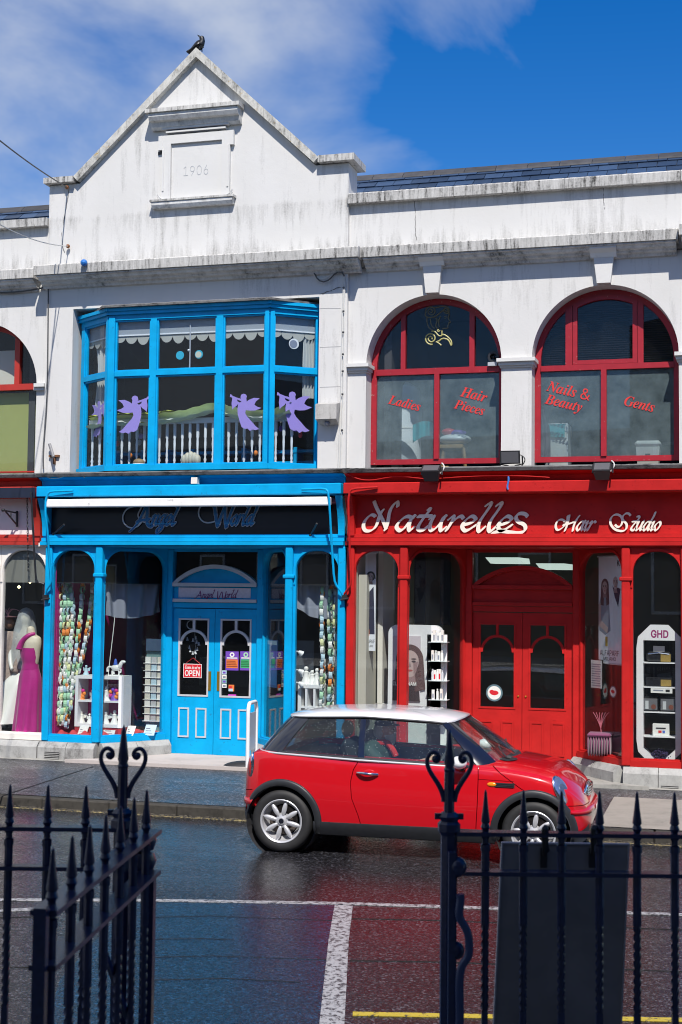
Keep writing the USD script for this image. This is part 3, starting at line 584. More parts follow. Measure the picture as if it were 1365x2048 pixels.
def nib(parent, strokes, plane_y, w, m, name='letter', gap=.012, depth=.022, ang=40, rim=None):
    """One letter of broad-pen strokes (photograph pixels): thick down, thin up."""
    P = FP(plane_y); out = []
    for px in strokes:
        c = smoothline([P.at(x, y) for x, y in px], 8) if len(px) > 2 else np.array([P.at(x, y) for x, y in px]); n = np.array([math.cos(math.radians(ang)), math.sin(math.radians(ang))])*w/2; t = np.array([-n[1], n[0]])*.30
        out += [Polygon([a-n-t, a+n-t, a+n+t, a-n+t]).union(Polygon([b-n-t, b+n-t, b+n+t, b-n+t])).convex_hull for a, b in zip(c[:-1], c[1:])]
    pl = unary_union(out).buffer(.0015).simplify(.0008)
    if rim: part(parent, 'letter_rim', P.ext(pl.buffer(.009), -gap-depth*.4, -gap*.2), rim)
    part(parent, name, P.ext(pl, -gap-depth, -gap), m)
HAND = {'a': (1.0, [[(.75, .85), (.45, 1.0), (.12, .65), (.10, .2), (.3, 0), (.58, .28), (.78, .85)], [(.84, 1.0), (.74, .3), (.84, .02), (1.02, .2)]]), 't': (.72, [[(.40, 1.55), (.27, .5), (.34, .05), (.52, .0), (.72, .25)], [(.02, 1.0), (.72, 1.04)]]),
 'u': (1.05, [[(.0, .85), (.16, 1.0), (.15, .35), (.3, .02), (.58, .25), (.75, .9)], [(.82, 1.0), (.74, .3), (.84, .02), (1.04, .2)]]), 'r': (.80, [[(.0, .8), (.2, 1.0), (.2, .5), (.12, .0)], [(.2, .5), (.42, .9), (.62, 1.0), (.76, .86)]]),
 'e': (.80, [[(.1, .42), (.5, .55), (.64, .85), (.44, 1.0), (.15, .75), (.08, .3), (.3, .0), (.58, .1), (.8, .35)]]), 'l': (.58, [[(.10, 1.85), (.30, 2.05), (.24, 1.2), (.16, .3), (.26, .0), (.52, .22)]]), 's': (.75, [[(.74, .82), (.52, 1.0), (.25, .82), (.42, .55), (.62, .28), (.4, .0), (.05, .14)]]),
 'i': (.50, [[(.0, .85), (.16, 1.0), (.15, .3), (.25, .0), (.48, .2)]]), 'd': (1.02, [[(.75, .85), (.45, 1.0), (.12, .65), (.10, .2), (.3, 0), (.58, .28), (.78, .85)], [(.86, 2.0), (.86, 1.5), (.74, .3), (.84, .02), (1.02, .2)]]), 'o': (.80, [[(.45, 1.0), (.12, .7), (.1, .25), (.35, 0), (.65, .3), (.68, .75), (.45, 1.0)]]),
 'n': (.95, [[(0, .85), (.16, 1.0), (.16, .5), (.10, 0)], [(.16, .5), (.42, .92), (.64, .95), (.62, .4), (.70, .02), (.92, .2)]]), 'g': (.95, [[(.75, .85), (.45, 1.0), (.12, .65), (.10, .2), (.3, 0.02), (.58, .28), (.78, .85)], [(.84, 1.0), (.72, 0), (.55, -.66), (.25, -.80), (.14, -.55), (.5, -.15), (.95, .2)]])}
def script_word(parent, word, x0, x1, base, xh, plane_y, w, m, slant=.32, rim=None, slope=0.0, asc=1.0, **kw):
    tot = sum(HAND[c][0] for c in word); sx = (x1-x0-slant*xh)/tot; x = 0
    for c in word:
        adv, st = HAND[c]; nib(parent, [[(x0+(x+a)*sx+slant*h_*xh, base-(h_ if h_ <= 1 else 1+(h_-1)*asc)*xh+slope*((x+a)*sx)) for a, h_ in s_] for s_ in st], plane_y, w, m, rim=rim, **kw); x += adv
nib(sh, [[(262, 1062), (272, 1053), (284, 1034), (294, 1013)], [(294, 1011), (296, 1030), (300, 1052), (306, 1053)], [(276, 1043), (290, 1040), (301, 1039)]], BY, .040, LB, rim=SILVERP)
script_word(sh, 'ngel', 303, 357, 1050, 20, BY, .032, LB, rim=SILVERP)
nib(sh, [[(430, 1009), (433, 1030), (437, 1053)], [(437, 1053), (444, 1032), (452, 1012)], [(452, 1012), (452, 1035), (454, 1055)], [(454, 1055), (462, 1030), (470, 1010)]], BY, .036, LB, rim=SILVERP)
script_word(sh, 'orld', 461, 513, 1050, 20, BY, .032, LB, rim=SILVERP)
swash(sh, [(300, 1043), (285, 1042), (278, 1028), (284, 1014), (268, 1013), (252, 1022), (247, 1038), (256, 1053), (272, 1055), (284, 1045), (294, 1020), (298, 1011)], BY, .011, SILVERP)
swash(sh, [(436, 1040), (424, 1045), (408, 1043), (399, 1030), (402, 1014), (414, 1008)], BY, .011, SILVERP)
nib(sn, [[(752, 1033), (744, 1030), (736, 1036), (729, 1048), (731, 1060), (742, 1062), (754, 1052), (766, 1022), (768, 1020)], [(750, 1003), (755, 1016), (764, 1034), (774, 1058)], [(772, 1060), (779, 1034), (787, 1012), (796, 1004), (797, 1013)]], BY, .044, CRL, ang=35)
script_word(sn, 'aturelle', 789, 1032, 1061, 28, BY, .050, CRL, slant=.42, asc=.92)
nib(sn, [[(1056, 1033), (1046, 1027), (1034, 1032), (1037, 1043), (1050, 1050), (1052, 1060), (1038, 1066), (1018, 1064), (1000, 1063), (984, 1068)]], BY, .046, CRL, ang=45)
nib(sn, [[(1131, 1043), (1120, 1040), (1113, 1050), (1116, 1060), (1126, 1056), (1137, 1034), (1137, 1032)], [(1140, 1031), (1137, 1046), (1131, 1062)], [(1160, 1032), (1152, 1044), (1147, 1062)], [(1128, 1050), (1142, 1047), (1155, 1041)]], BY, .027, CRL, ang=40)
script_word(sn, 'air', 1152, 1194, 1061, 18, BY, .027, CRL, slant=.40)
nib(sn, [[(1262, 1031), (1250, 1029), (1246, 1038), (1254, 1048), (1252, 1060), (1240, 1062), (1226, 1054), (1222, 1040), (1230, 1030), (1242, 1032), (1246, 1044), (1240, 1054), (1232, 1050)]], BY, .027, CRL, ang=40)
script_word(sn, 'tudio', 1259, 1326, 1061, 18, BY, .027, CRL, slant=.40)

# ---- windows and doors of one shopfront
def round_top(u0, u1, z0, z1, r=.26):
    r = min(r, (u1-u0)/2*.98)
    return Polygon([(u0, z0), (u1, z0)]+[(u1-r+r*math.cos(t), z1-r+r*math.sin(t)) for t in np.linspace(0, math.pi/2, 12)]+[(u0+r+r*math.cos(t), z1-r+r*math.sin(t)) for t in np.linspace(math.pi/2, math.pi, 12)])
def shop_window(parent, pl, u0, u1, z0, z1, m, stall=.07, glass=None, bead=None, r=.26):
    h = holder(parent, 'shop_window'); o = sbox(u0, z0, u1, z1); i = round_top(u0+.035, u1-.035, z0+stall, z1-.055, r)
    part(h, 'frame', pl.ext(o.difference(i), 0.0, .07), m); part(h, 'arch_bead', pl.ext(i.buffer(.035).intersection(o).difference(i.buffer(.006)).intersection(sbox(u0, z1-.5, u1, z1)), -.014, -.0005), bead or m)
    part(h, 'pane', pl.ext(i, .035, .041), glass or GLASS); part(h, 'bottom_rail', pl.ext(sbox(u0-.005, z0-.03, u1+.005, z0+stall*.7), -.03, .075), m)
    return h
def door(parent, pl, u0, u1, z0, z1, m, beads, hinge):
    h = holder(parent, 'door'); W = u1-u0; k = .095
    gz0, gz1 = z0+.78*(z1-z0)*.5+.0, z1-.15
    gz0 = z0+(z1-z0)*.40; cx = (u0+u1)/2
    o = sbox(u0, z0, u1, z1); g = sbox(u0+k, gz0, u1-k, gz1)
    part(h, 'leaf', pl.ext(o.difference(g), 0, .045), m)
    part(h, 'pane', pl.ext(g, .018, .024), GLASS)
    part(h, 'glazing_frame', pl.ext(g.buffer(.012, join_style='mitre').difference(g.buffer(-.012, join_style='mitre')), -.008, .02), beads)
    hw = (u1-u0)/2-k; az = gz1-.14-hw
    ring = Polygon([(cx+(hw-.005)*math.cos(t), az+(hw-.005)*math.sin(t)) for t in np.linspace(0, math.pi, 24)]+[(cx+(hw-.04)*math.cos(t), az+(hw-.04)*math.sin(t)) for t in np.linspace(math.pi, 0, 24)])
    part(h, 'arched_bar', pl.ext(ring, -.004, .03), beads); part(h, 'glazing_bar', pl.ext(sbox(cx-.018, az+hw-.02, cx+.018, gz1), -.006, .03), beads)
    for s in (-1, 1):
        c = cx+s*W*.21; q = sbox(c-W*.13, z0+.23, c+W*.13, gz0-.17); q2 = q.buffer(-.022, join_style='mitre')
        part(h, 'panel_bead', pl.ext(q.difference(q2), -.012, .01), beads); part(h, 'panel', pl.ext(q2, -.003, .012), m)
    return h, (gz0, gz1)
SB = Z(140, 1480, PY)                        # underside of the shop window sills
ST = FB-.02
def build_shopfront(parent, m, xs, doorpx, doory, beads, shelf_m):
    """xs: plan x of left party post, left pillar, door posts, right pillar, right party post."""
    xl_, pl_, dl, dr, pr, xr_ = xs
    W1 = PL(xl_, PY, pl_, PY); S1 = PL(pl_, PY, dl, DY-.02); S2 = PL(dr, DY-.02, pr, PY); W2 = PL(pr, PY, xr_, PY)
    for q, nm in ((W1, 'a'), (S1, 'b'), (S2, 'c'), (W2, 'd')): shop_window(parent, q, .05, q.L-.05, SB, ST, m)
    for xx, yy, w in ((pl_, PY, .105), (pr, PY, .105)):
        part(parent, 'pillar', cat([rbox(xx-w/2, xx+w/2, yy-.055, yy+.05, SB-.02, ST, .012), rbox(xx-w*.75, xx+w*.75, yy-.07, yy+.05, ST-.42, ST-.37, .01)]), m)
    for xx in (xl_+.03, xr_-.03): part(parent, 'party_post', rbox(xx-.05, xx+.05, PY-.05, PY+.08, SB-.02, ST, .01), m)
    for xx in (dl, dr): part(parent, 'door_post', rbox(xx-.055, xx+.055, DY-.05, DY+.09, .2, ST, .01), m)
    pg = Polygon([(pl_, PY+.05), (dl, DY), (dr, DY), (pr, PY+.05)]); me = trimesh.creation.extrude_polygon(pg, .03, engine='earcut'); me.apply_translation((0, 0, ST+.0)); part(parent, 'porch_ceiling', me, m)
    part(parent, 'beam', box(xl_, xr_, PY-.03, PY+.06, ST+.001, FB+.001), m)
    D = FP(DY); u0, u1, um = dl+.056, dr-.056, (dl+dr)/2
    zb, zt = Z(430, doory[1], DY) if doory[2] == 0 else Z(1045, doory[1], DY), Z(430, doory[0], DY) if doory[2] == 0 else Z(1045, doory[0], DY)
    d1 = door(parent, D, u0+.003, um-.003, zb, zt, m, beads, 0); d2 = door(parent, D, um+.003, u1-.003, zb, zt, m, beads, 1)
    # overdoor: rail, name panel, segmental pediment, transom light
    H = zt+.012; hd = holder(parent, 'overdoor'); W = u1-u0
    part(hd, 'rail', D.ext(sbox(u0, H, u1, H+.075), -.02, .06), m); part(hd, 'lower_moulding', D.ext(sbox(u0+.005, H+.08, u1-.005, H+.125), -.05, .05), beads)
    part(hd, 'panel', D.ext(sbox(u0, H+.126, u1, H+.30), .0, .05), m)
    part(hd, 'pediment_base', D.ext(sbox(u0+.002, H+.302, u1-.002, H+.352), -.07, .05), beads)
    r = (W*W/4+.26**2)/(2*.26); cz = H+.352+.26-r; th = math.asin(min(1, W/2/r))
    arc = lambda rr: [((u0+u1)/2+rr*math.sin(t), cz+rr*math.cos(t)) for t in np.linspace(-th, th, 30)]
    seg = Polygon(arc(r)).intersection(sbox(u0, H+.353, u1, 9)); segi = Polygon([((u0+u1)/2+(r-.055)*math.sin(t), cz+(r-.055)*math.cos(t)) for t in np.linspace(-th*1.2, th*1.2, 30)]+[(u1, 0), (u0, 0)]).intersection(sbox(u0+.05, H+.353, u1-.05, 9))
    part(hd, 'pediment_arc', D.ext(seg.difference(segi), -.06, .05), beads); part(hd, 'tympanum', D.ext(segi.intersection(seg), .0, .04), m)
    tl = sbox(u0, H+.353, u1, ST-.04).difference(seg.buffer(.002)); part(hd, 'transom_light', D.ext(tl, .03, .036), GLASS)
    part(hd, 'head', D.ext(sbox(u0, ST-.04, u1, ST), .0, .06), m)
    return dict(W1=W1, S1=S1, S2=S2, W2=W2, D=D, d1=d1, d2=d2, u=(u0, um, u1), zb=zb, zt=zt, H=H, hd=hd)
ax = [X(92, 1300, PY), X(197, 1300, PY), X(337, 1380, DY), X(521, 1380, DY), X(578, 1300, PY), X(688, 1300, PY)]
SA = build_shopfront(angel, BLUE, ax, None, (1218, 1510, 0), SILVERP, None)
nx = [X(697, 1300, PY), X(808, 1300, PY), X(937, 1380, DY), X(1155, 1380, DY), X(1253, 1300, PY), X(1253, 1300, PY)+(X(808, 1300, PY)-X(697, 1300, PY))]
SN = build_shopfront(nat, RED, nx, None, (1226, 1546, 1), RED, None)
# the name panel over the blue doors, and its script
D = SA['D']; hd = SA['hd']; H = SA['H']
part(hd, 'name_plate', D.ext(sbox(D.at(358, 1190)[0], H+.145, D.at(502, 1190)[0], H+.285), -.012, -.001), mat('pale_plate', (.60, .55, .62), .5, vary=.12, vscale=30))
LP_ = mat('purple_script', (.18, .04, .15), .5)
nib(hd, [[(390, 1197), (396, 1192), (401, 1182)], [(401, 1182), (403, 1197)], [(394, 1192), (403, 1191)]], DY-.014, .010, LP_, gap=.001, depth=.003)
script_word(hd, 'ngel', 404, 429, 1196, 8, DY-.014, .009, LP_, gap=.001, depth=.003)
nib(hd, [[(436, 1183), (438, 1197), (444, 1184), (446, 1197), (453, 1183)]], DY-.014, .010, LP_, gap=.001, depth=.003)
script_word(hd, 'orld', 450, 475, 1196, 8, DY-.014, .009, LP_, gap=.001, depth=.003)
# push plates and the sign on the blue doors
for s, (dd, _) in ((-1, SA['d1']), (1, SA['d2'])):
    um = SA['u'][1]; part(dd, 'push_plate', D.ext(sbox(um+s*.075-.03, D.at(430, 1382)[1], um+s*.075+.03, D.at(430, 1343)[1]), -.006, -.0005), BRASS)
for s, (dd, _) in ((-1, SN['d1']), (1, SN['d2'])):
    um = SN['u'][1]; part(dd, 'keyhole', ball((um+s*.05, DY-.004, SN['zb']+1.0), .014, 1), BRASS)
# shop interiors
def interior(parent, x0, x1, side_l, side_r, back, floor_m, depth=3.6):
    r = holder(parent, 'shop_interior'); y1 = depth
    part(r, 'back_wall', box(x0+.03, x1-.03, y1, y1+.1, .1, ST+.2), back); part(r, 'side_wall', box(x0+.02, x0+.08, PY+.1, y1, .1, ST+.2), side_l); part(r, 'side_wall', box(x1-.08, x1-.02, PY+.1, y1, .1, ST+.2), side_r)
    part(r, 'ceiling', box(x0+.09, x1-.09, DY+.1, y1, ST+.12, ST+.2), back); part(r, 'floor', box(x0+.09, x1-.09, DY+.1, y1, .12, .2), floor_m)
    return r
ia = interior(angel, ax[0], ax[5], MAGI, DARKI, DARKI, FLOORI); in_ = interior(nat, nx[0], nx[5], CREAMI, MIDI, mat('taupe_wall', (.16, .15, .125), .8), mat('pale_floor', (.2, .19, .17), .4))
PLZ = SB+.02                                  # window display platforms
def platform(parent, a, b, c, d, m):
    """Display shelf behind a front window and its splay."""
    pg = Polygon([a, b, c, d]); me = trimesh.creation.extrude_polygon(pg, .05, engine='earcut'); me.apply_translation((0, 0, PLZ-.03)); part(parent, 'display_platform', me, m)
REDC = mat('red_cloth', (.40, .03, .04), .8, vary=.3, vscale=8)
platform(ia, (ax[0]+.1, PY+.06), (ax[1]-.02, PY+.06), (ax[2]-.08, DY+.05), (ax[0]+.1, DY+.05), REDC); platform(ia, (ax[4]+.02, PY+.06), (ax[5]-.1, PY+.06), (ax[5]-.1, DY+.05), (ax[3]+.08, DY+.05), REDC)
platform(in_, (nx[0]+.1, PY+.06), (nx[1]-.02, PY+.06), (nx[2]-.08, DY+.05), (nx[0]+.1, DY+.05), MIDI); platform(in_, (nx[4]+.02, PY+.06), (nx[5]-.1, PY+.06), (nx[5]-.1, DY+.05), (nx[3]+.08, DY+.05), mat('dark_red_platform', (.12, .02, .02), .6))
# magenta boarded side of the left window, nailed in boards
for i in range(14): part(ia, 'board', box(ax[0]+.085, ax[0]+.10, PY+.12, DY+.1, PLZ+.03+i*.135, PLZ+.03+i*.135+.131), MAGI)
for i in range(14): part(ia, 'board', box(ax[0]+.11, ax[1]-.42, DY+.12, DY+.135, PLZ+.03+i*.135, PLZ+.03+i*.135+.131), MAGI)
# plinths: blocks of limestone with a weathered slope on top
def plinth(parent, pts, breaks, zt):
    """pts: plan line at the face; each run cut into blocks."""
    for (a, b), n in zip(zip(pts[:-1], pts[1:]), breaks):
        q = PL(*a, *b); 
        for i in range(n):
            u0, u1 = q.L*i/n+.004, q.L*(i+1)/n-.004; pr = [(-.05, .02), (-.05, .18), (-.045, .19+.17), (.02, zt), (.16, zt), (.16, .02)]
            P = Polygon(pr); m = trimesh.creation.extrude_polygon(P, u1-u0, engine='earcut'); v = m.vertices
            part(parent, 'plinth_block', trimesh.Trimesh(q.o+np.outer(u0+v[:, 2], q.d)+np.outer(v[:, 0]-.10, q.n)+np.outer(v[:, 1], [0, 0, 1]), m.faces, process=False), PLINTH)
zt_ = SB-.031
plinth(angel, [(ax[0]-.02, PY), (ax[1]+.03, PY), (ax[2]-.02, DY)], [2, 2], zt_); plinth(angel, [(ax[3]+.02, DY), (ax[4]-.03, PY), (ax[5]+.02, PY)], [2, 2], zt_)
plinth(nat, [(nx[0]+.03, PY), (nx[1]+.03, PY), (nx[2]-.02, DY)], [2, 2], zt_); plinth(nat, [(nx[3]+.02, DY), (nx[4]-.03, PY), (nx[5]+.5, PY)], [2, 3], zt_); plinth(lft, [(ax[0]-2.9, PY), (ax[0]-.03, PY)], [4], zt_)
# doorway steps
def doorstep(parent, xs, m):
    pg = Polygon([(xs[1]-.3, PY-.34), (xs[1]+.06, PY-.12), (xs[2], DY), (xs[3], DY), (xs[4]-.06, PY-.12), (xs[4]+.3, PY-.34)]); me = trimesh.creation.extrude_polygon(pg, .12, engine='earcut'); me.apply_translation((0, 0, .118)); part(parent, 'doorstep', me, m)
doorstep(angel, ax, STEP); doorstep(nat, nx, CONC)
# vents in the plinths
def vent(parent, px0, px1, py0, py1, m):
    q = FP(PY-.155); u0, z1 = q.at(px0, py0); u1, z0 = q.at(px1, py1); part(parent, 'air_vent', q.ext(sbox(u0, z0, u1, z1), -.002, .02), mat('vent_dark', (.01, .01, .01), .8))
    for k in range(4): part(parent, 'vent_bar', q.ext(sbox(u0, z0+(z1-z0)*(k+.12)/4, u1, z0+(z1-z0)*(k+.55)/4), -.012, -.0025), m)
vent(angel, 89, 118, 1504, 1519, PLINTH); vent(nat, 1323, 1358, 1572, 1588, PLINTH)

# ---- bridal shop of the left neighbour
lx0, lx1 = ax[0]-2.9, ax[0]-.075
WB = PL(lx0, PY+.02, lx1, PY+.02); zt2 = Z(45, 1100, PY)
zlf = Z(45, 1475, PY)
uu0 = WB.at(4, 1300)[0]; uu1 = WB.at(87, 1300)[0]
hh = shop_window(lft, WB, uu0-.045, uu1+.045, zlf, ST, CREAMP, r=.30, bead=CREAMP); uA = uu0-.05-1.2; shop_window(lft, WB, uA, uu0-.05, zlf, ST, CREAMP)
part(hh, 'frosted_head', WB.ext(round_top(uu0, uu1, WB.at(45, 1165)[1], ST-.06, .3), .05, .056), mat('grey_frost', (.20, .195, .17), .6))
part(lft, 'fascia_underside', box(lx0, lx1+.1, PY-.06, PY+.05, ST+.001, FB+.03), CREAMP)
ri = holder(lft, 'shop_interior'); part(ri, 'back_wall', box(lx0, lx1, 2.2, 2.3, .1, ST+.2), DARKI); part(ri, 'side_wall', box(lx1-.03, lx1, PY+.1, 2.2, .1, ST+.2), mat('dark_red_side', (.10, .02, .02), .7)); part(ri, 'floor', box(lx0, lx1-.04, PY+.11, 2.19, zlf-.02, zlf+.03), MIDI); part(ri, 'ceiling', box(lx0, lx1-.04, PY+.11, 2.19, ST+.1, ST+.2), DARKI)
for px_, py_ in ((38, 1174), (5, 1172), (60, 1164)):
    part(ri, 'spotlight', ball(FP(1.2).w(px_, py_), .022, 1), mat('warm_bulb', (1, .7, .35), .5, emit=6.0))
# ================================================================== things fixed to or standing in the facade
def P3(px, py, y): return FP(y).w(px, py)
def flat(parent, name, pts, y, m, th=.002, pl=None, label=None):
    q = pl or FP(y); w0 = 0 if pl is None else y
    return part(parent, name, q.ext(q.poly(pts), w0-th, w0), m, label=label)
def oval(cx, cy, rx, ry, n=20, a0=0, a1=2*math.pi): return [(cx+rx*math.cos(t), cy+ry*math.sin(t)) for t in np.linspace(a0, a1, n, endpoint=abs(a1-a0) < 6.2)]
PW = mat('white_china', (.76, .76, .74), .3); PINK = mat('hot_pink', (.55, .02, .22), .5); ORANGE = mat('orange_paper', (.75, .22, .03), .6); GREENP = mat('mint_paper', (.36, .62, .40), .6); WHITEP = mat('white_paper', (.74, .74, .70), .6); PALEB = mat('pale_blue_paper', (.42, .58, .66), .6); LEMON = mat('lemon_paper', (.66, .68, .36), .6)
INK = mat('black_ink', (.015, .015, .018), .5); REDI = mat('red_ink', (.60, .02, .03), .4); TURQ = mat('turquoise_cloth', (.03, .45, .48), .8); LILAC = mat('lilac_card', (.36, .26, .66), .7); PURPLE = mat('purple_print', (.16, .06, .42), .5); GREENI = mat('green_print', (.05, .38, .14), .5); WOODM = mat('pale_wood', (.46, .28, .12), .5, vary=.2); SKINM = mat('mannequin_skin', (.62, .55, .42), .5)
# --- awning arms, cables (parts of the houses they are fixed to)
def pipe(parent, pts, r, m, name='awning_arm', label=None, n=6):
    part(parent, name, tube(smoothline([P3(*p) for p in pts], n), r, 8), m, smooth=60, label=label)
def bent(parent, pts, r, m, name='awning_arm'):
    c = [P3(*p) for p in pts]; o = []
    for i in range(len(c)-1):
        for t in np.linspace(0, 1, 5)[(0 if i == 0 else 1):]: o.append(c[i]*(1-t)+c[i+1]*t)
    o = np.array(o)
    for _ in range(1): o[1:-1] = (o[:-2]+2*o[1:-1]+o[2:])/4
    part(parent, name, tube(o, r, 8), m, smooth=60)
bent(angel, [(146, 981, -.44), (98, 983, -.46), (91, 1000, -.46), (91, 1030, -.46), (95, 1060, -.42), (99, 1120, -.34), (103, 1165, -.30), (93, 1180, -.27), (90, 1194, -.25)], .016, BLUE)
bent(angel, [(604, 979, -.44), (655, 977, -.46), (659, 1000, -.46), (660, 1020, -.46), (664, 1090, -.40), (669, 1165, -.32), (684, 1185, -.28), (687, 1196, -.25)], .016, BLUE)
bent(nat, [(756, 974, -.43), (701, 978, -.45), (697, 1000, -.45), (698, 1040, -.42), (700, 1100, -.36), (703, 1168, -.32), (694, 1182, -.28), (688, 1190, -.25)], .015, RED)
for bld, px in ((angel, 91), (nat, 690)): part(bld, 'awning_cleat', cat([box(*(np.r_[P3(px, 1196, -.26)[0]-.035, P3(px, 1196, -.26)[0]+.035]), -.28, -.2, P3(px, 1199, -.26)[2], P3(px, 1190, -.26)[2]), tube([P3(px-8, 1200, -.28), P3(px+8, 1197, -.28)], .014, 6)]), DARKM)
bent(lft, [(62, 984, -.43), (63, 1000, -.44), (67, 1080, -.40), (72, 1164, -.33), (88, 1168, -.30)], .014, DARKM, 'awning_arm')
cw = [P3(x, y, -.12) for x, y in ((60, 985), (61, 1020), (61, 1080), (62, 1140))]
ch = holder(lft, 'chain')
for i in range(26):
    t = i/25; p = cw[0]*(1-t)+cw[-1]*t; q = lathe([(.010, -.006), (.016, 0), (.010, .006), (.010, -.006)], (0, 0, 0), 'y' if i % 2 else 'x', 8); q.apply_scale((1, 1, 1.5)); q.apply_translation(p+np.array([.02, -.12, 0])); part(ch, 'link', q, DARKM)
part(lft, 'sign_bracket', cat([tube([P3(34, 1022, -.13), P3(34, 1054, -.13)], .016, 6), tube([P3(34, 1026, -.13), P3(9, 1021, -.45)], .012, 6), tube([P3(34, 1050, -.13), P3(7, 1018, -.45)], .012, 6), ball(P3(6, 1020, -.45), .025, 1), tube([P3(22, 1024, -.3), P3(22, 1038, -.3)], .008, 6)]), DARKM, label='black wrought iron hanging bracket')
pipe(lft, [(0, 585, -.05), (40, 583, -.05), (90, 574, -.05)], .012, CABLE, 'cable'); 
pipe(angel, [(97, 572, -.12), (130, 564, -.12), (180, 557, -.12), (300, 551, -.12), (420, 543, -.12), (540, 535, -.12), (612, 531, -.12), (622, 535, -.12), (632, 552, -.12), (644, 563, -.12), (660, 558, -.12), (672, 546, -.12), (684, 544, -.12), (689, 552, -.12)], .010, CABLE, 'cable')
pipe(angel, [(629, 549, -.11), (642, 557, -.11), (652, 555, -.11), (668, 545, -.11)], .006, CABLEW, 'cable')
for dx, k in ((0, 0), (-4, 1)): pipe(angel, [(690+dx*.5, 556, -.095), (689+dx, 640, -.095), (687+dx, 740, -.095), (686+dx, 800, -.095), (684+dx, 860, -.095), (681+dx, 936, -.095)], .007, CABLEW, 'cable')
for py in (575, 622, 664, 708, 742, 788, 860): part(angel, 'cable_clip', ball(P3(688-(py-575)*.012, py, -.1), .016, 1), CABLE)
pipe(nat, [(720, 536, -.03), (800, 531, -.03), (870, 526, -.03), (1000, 521, -.03), (1100, 514, -.03), (1190, 508, -.03), (1365, 498, -.03)], .010, CABLE, 'cable')
pipe(angel, [(97, 574, -.1), (96, 650, -.1), (95, 740, -.1), (92, 830, -.1), (88, 880, -.1), (87, 938, -.1)], .010, CABLE, 'cable')
part(angel, 'rain_pipe_stub', tube([P3(99, 888, -.14), P3(107, 914, -.2)], .022, 8), mat('grey_lead', (.18, .18, .19), .5)); part(angel, 'stub_bracket', cat([box(P3(98, 912, -.1)[0], P3(118, 912, -.1)[0], -.11, -.07, P3(105, 914, -.1)[2], P3(105, 910, -.1)[2]), box(P3(106, 920, -.1)[0], P3(110, 920, -.1)[0], -.1, -.07, P3(106, 928, -.1)[2], P3(106, 914, -.1)[2])]), mat('rusty_iron', (.16, .07, .03), .8, vary=.4))
pipe(nat, [(695, 946, -.35), (715, 957, -.35), (745, 960, -.35), (790, 953, -.35), (845, 957, -.35), (905, 955, -.35), (960, 952, -.35), (1100, 955, -.35)], .007, RED, 'cable')
pipe(angel, [(92, 952, -.36), (110, 957, -.36), (130, 952, -.36), (170, 955, -.36)], .007, CABLEW, 'cable')
part(angel, 'cable_junction', box(P3(385, 962, -.35)[0], P3(397, 962, -.35)[0], -.40, -.30, P3(390, 968, -.35)[2], P3(390, 955, -.35)[2]), CREAMP)
part(nat, 'ribbon', tube(smoothline([P3(1017, 953, -.42), P3(1018, 960, -.42), P3(1016, 970, -.42), P3(1017, 979, -.42)]), .012, 6), mat('blue_twine', (.04, .18, .55), .6))
for px in (877, 1192): part(nat, 'fixing_plate', box(P3(px, 936, -.3)[0], P3(px+22, 936, -.3)[0], -.36, -.28, P3(px, 939, -.3)[2], P3(px, 933, -.3)[2]), mat('brass_block', (.42, .34, .16), .6))
part(angel, 'wall_hook', ball(P3(168, 525, -.42), .05, 1), mat('blue_knob', (.02, .16, .5), .4), label='small blue fitting on the cornice corner')
for (a, b) in (((108, 1068, -.15), (128, 1049, -.33)), ((622, 1070, -.15), (634, 1047, -.33))):
    part(angel, 'awning_bracket', cat([tube([P3(*a), P3(*b)], .014, 6), ball(P3(*a), .03, 1), tube([P3(a[0], a[1]+2, -.15), P3(a[0]+18, a[1], -.15)], .016, 6)]), DARKM)
# cracks in the render: thin open joints
for pts in (((138, 376), (135, 400), (128, 440), (124, 480), (130, 505)), ((640, 588), (655, 583), (672, 577), (690, 574))):
    part(angel, 'crack', tube(smoothline([P3(x, y, GY) for x, y in pts], 5)+np.array([0, -.0, 0])+RNG.normal(0, .004, (5*(len(pts)-1)+1, 3)), .005, 5), mat('crack_dark', (.10, .10, .10), .9))
for y0 in (617, 694, 774): part(angel, 'joint', tube([P3(640, y0, GY), P3(682, y0-1, GY)], .004, 4), mat('joint_grey', (.35, .35, .35), .9))
for (xx, ya, yb) in ((830, 396, 480), (1207, 366, 420)): part(nat, 'crack', tube(smoothline([P3(xx, ya, 0), P3(xx+1, (ya+yb)/2, 0), P3(xx+3, yb, 0)])+RNG.normal(0, .003, (17, 3)), .004, 5), _mats['crack_dark'])
# overhead wires on the left
w = thing('overhead_wire', 'thin dark wire running from the gable edge up to the left', 'wire', P3(132, 372, -.1)); a, b = P3(134, 374, -.12), P3(-120, 178, -6); part(w, 'strand', tube([a*(1-t)+b*t-np.array([0, 0, .25*t*(1-t)]) for t in np.linspace(0, 1, 16)], .009, 5), CABLE); part(w, 'hook', ball(a, .03, 1), mat('rust_hook', (.2, .08, .03), .8))
w = thing('overhead_wire', 'sagging pale wire tied to the gable wall just above the cornice', 'wire', P3(134, 492, -.1)); a, b = P3(136, 492, -.12), P3(-80, 395, -4); part(w, 'strand', tube([a*(1-t)+b*t-np.array([0, 0, .5*t*(1-t)]) for t in np.linspace(0, 1, 16)], .007, 5), CABLEW); part(w, 'hook', ball(a, .03, 1), _mats['rust_hook'])

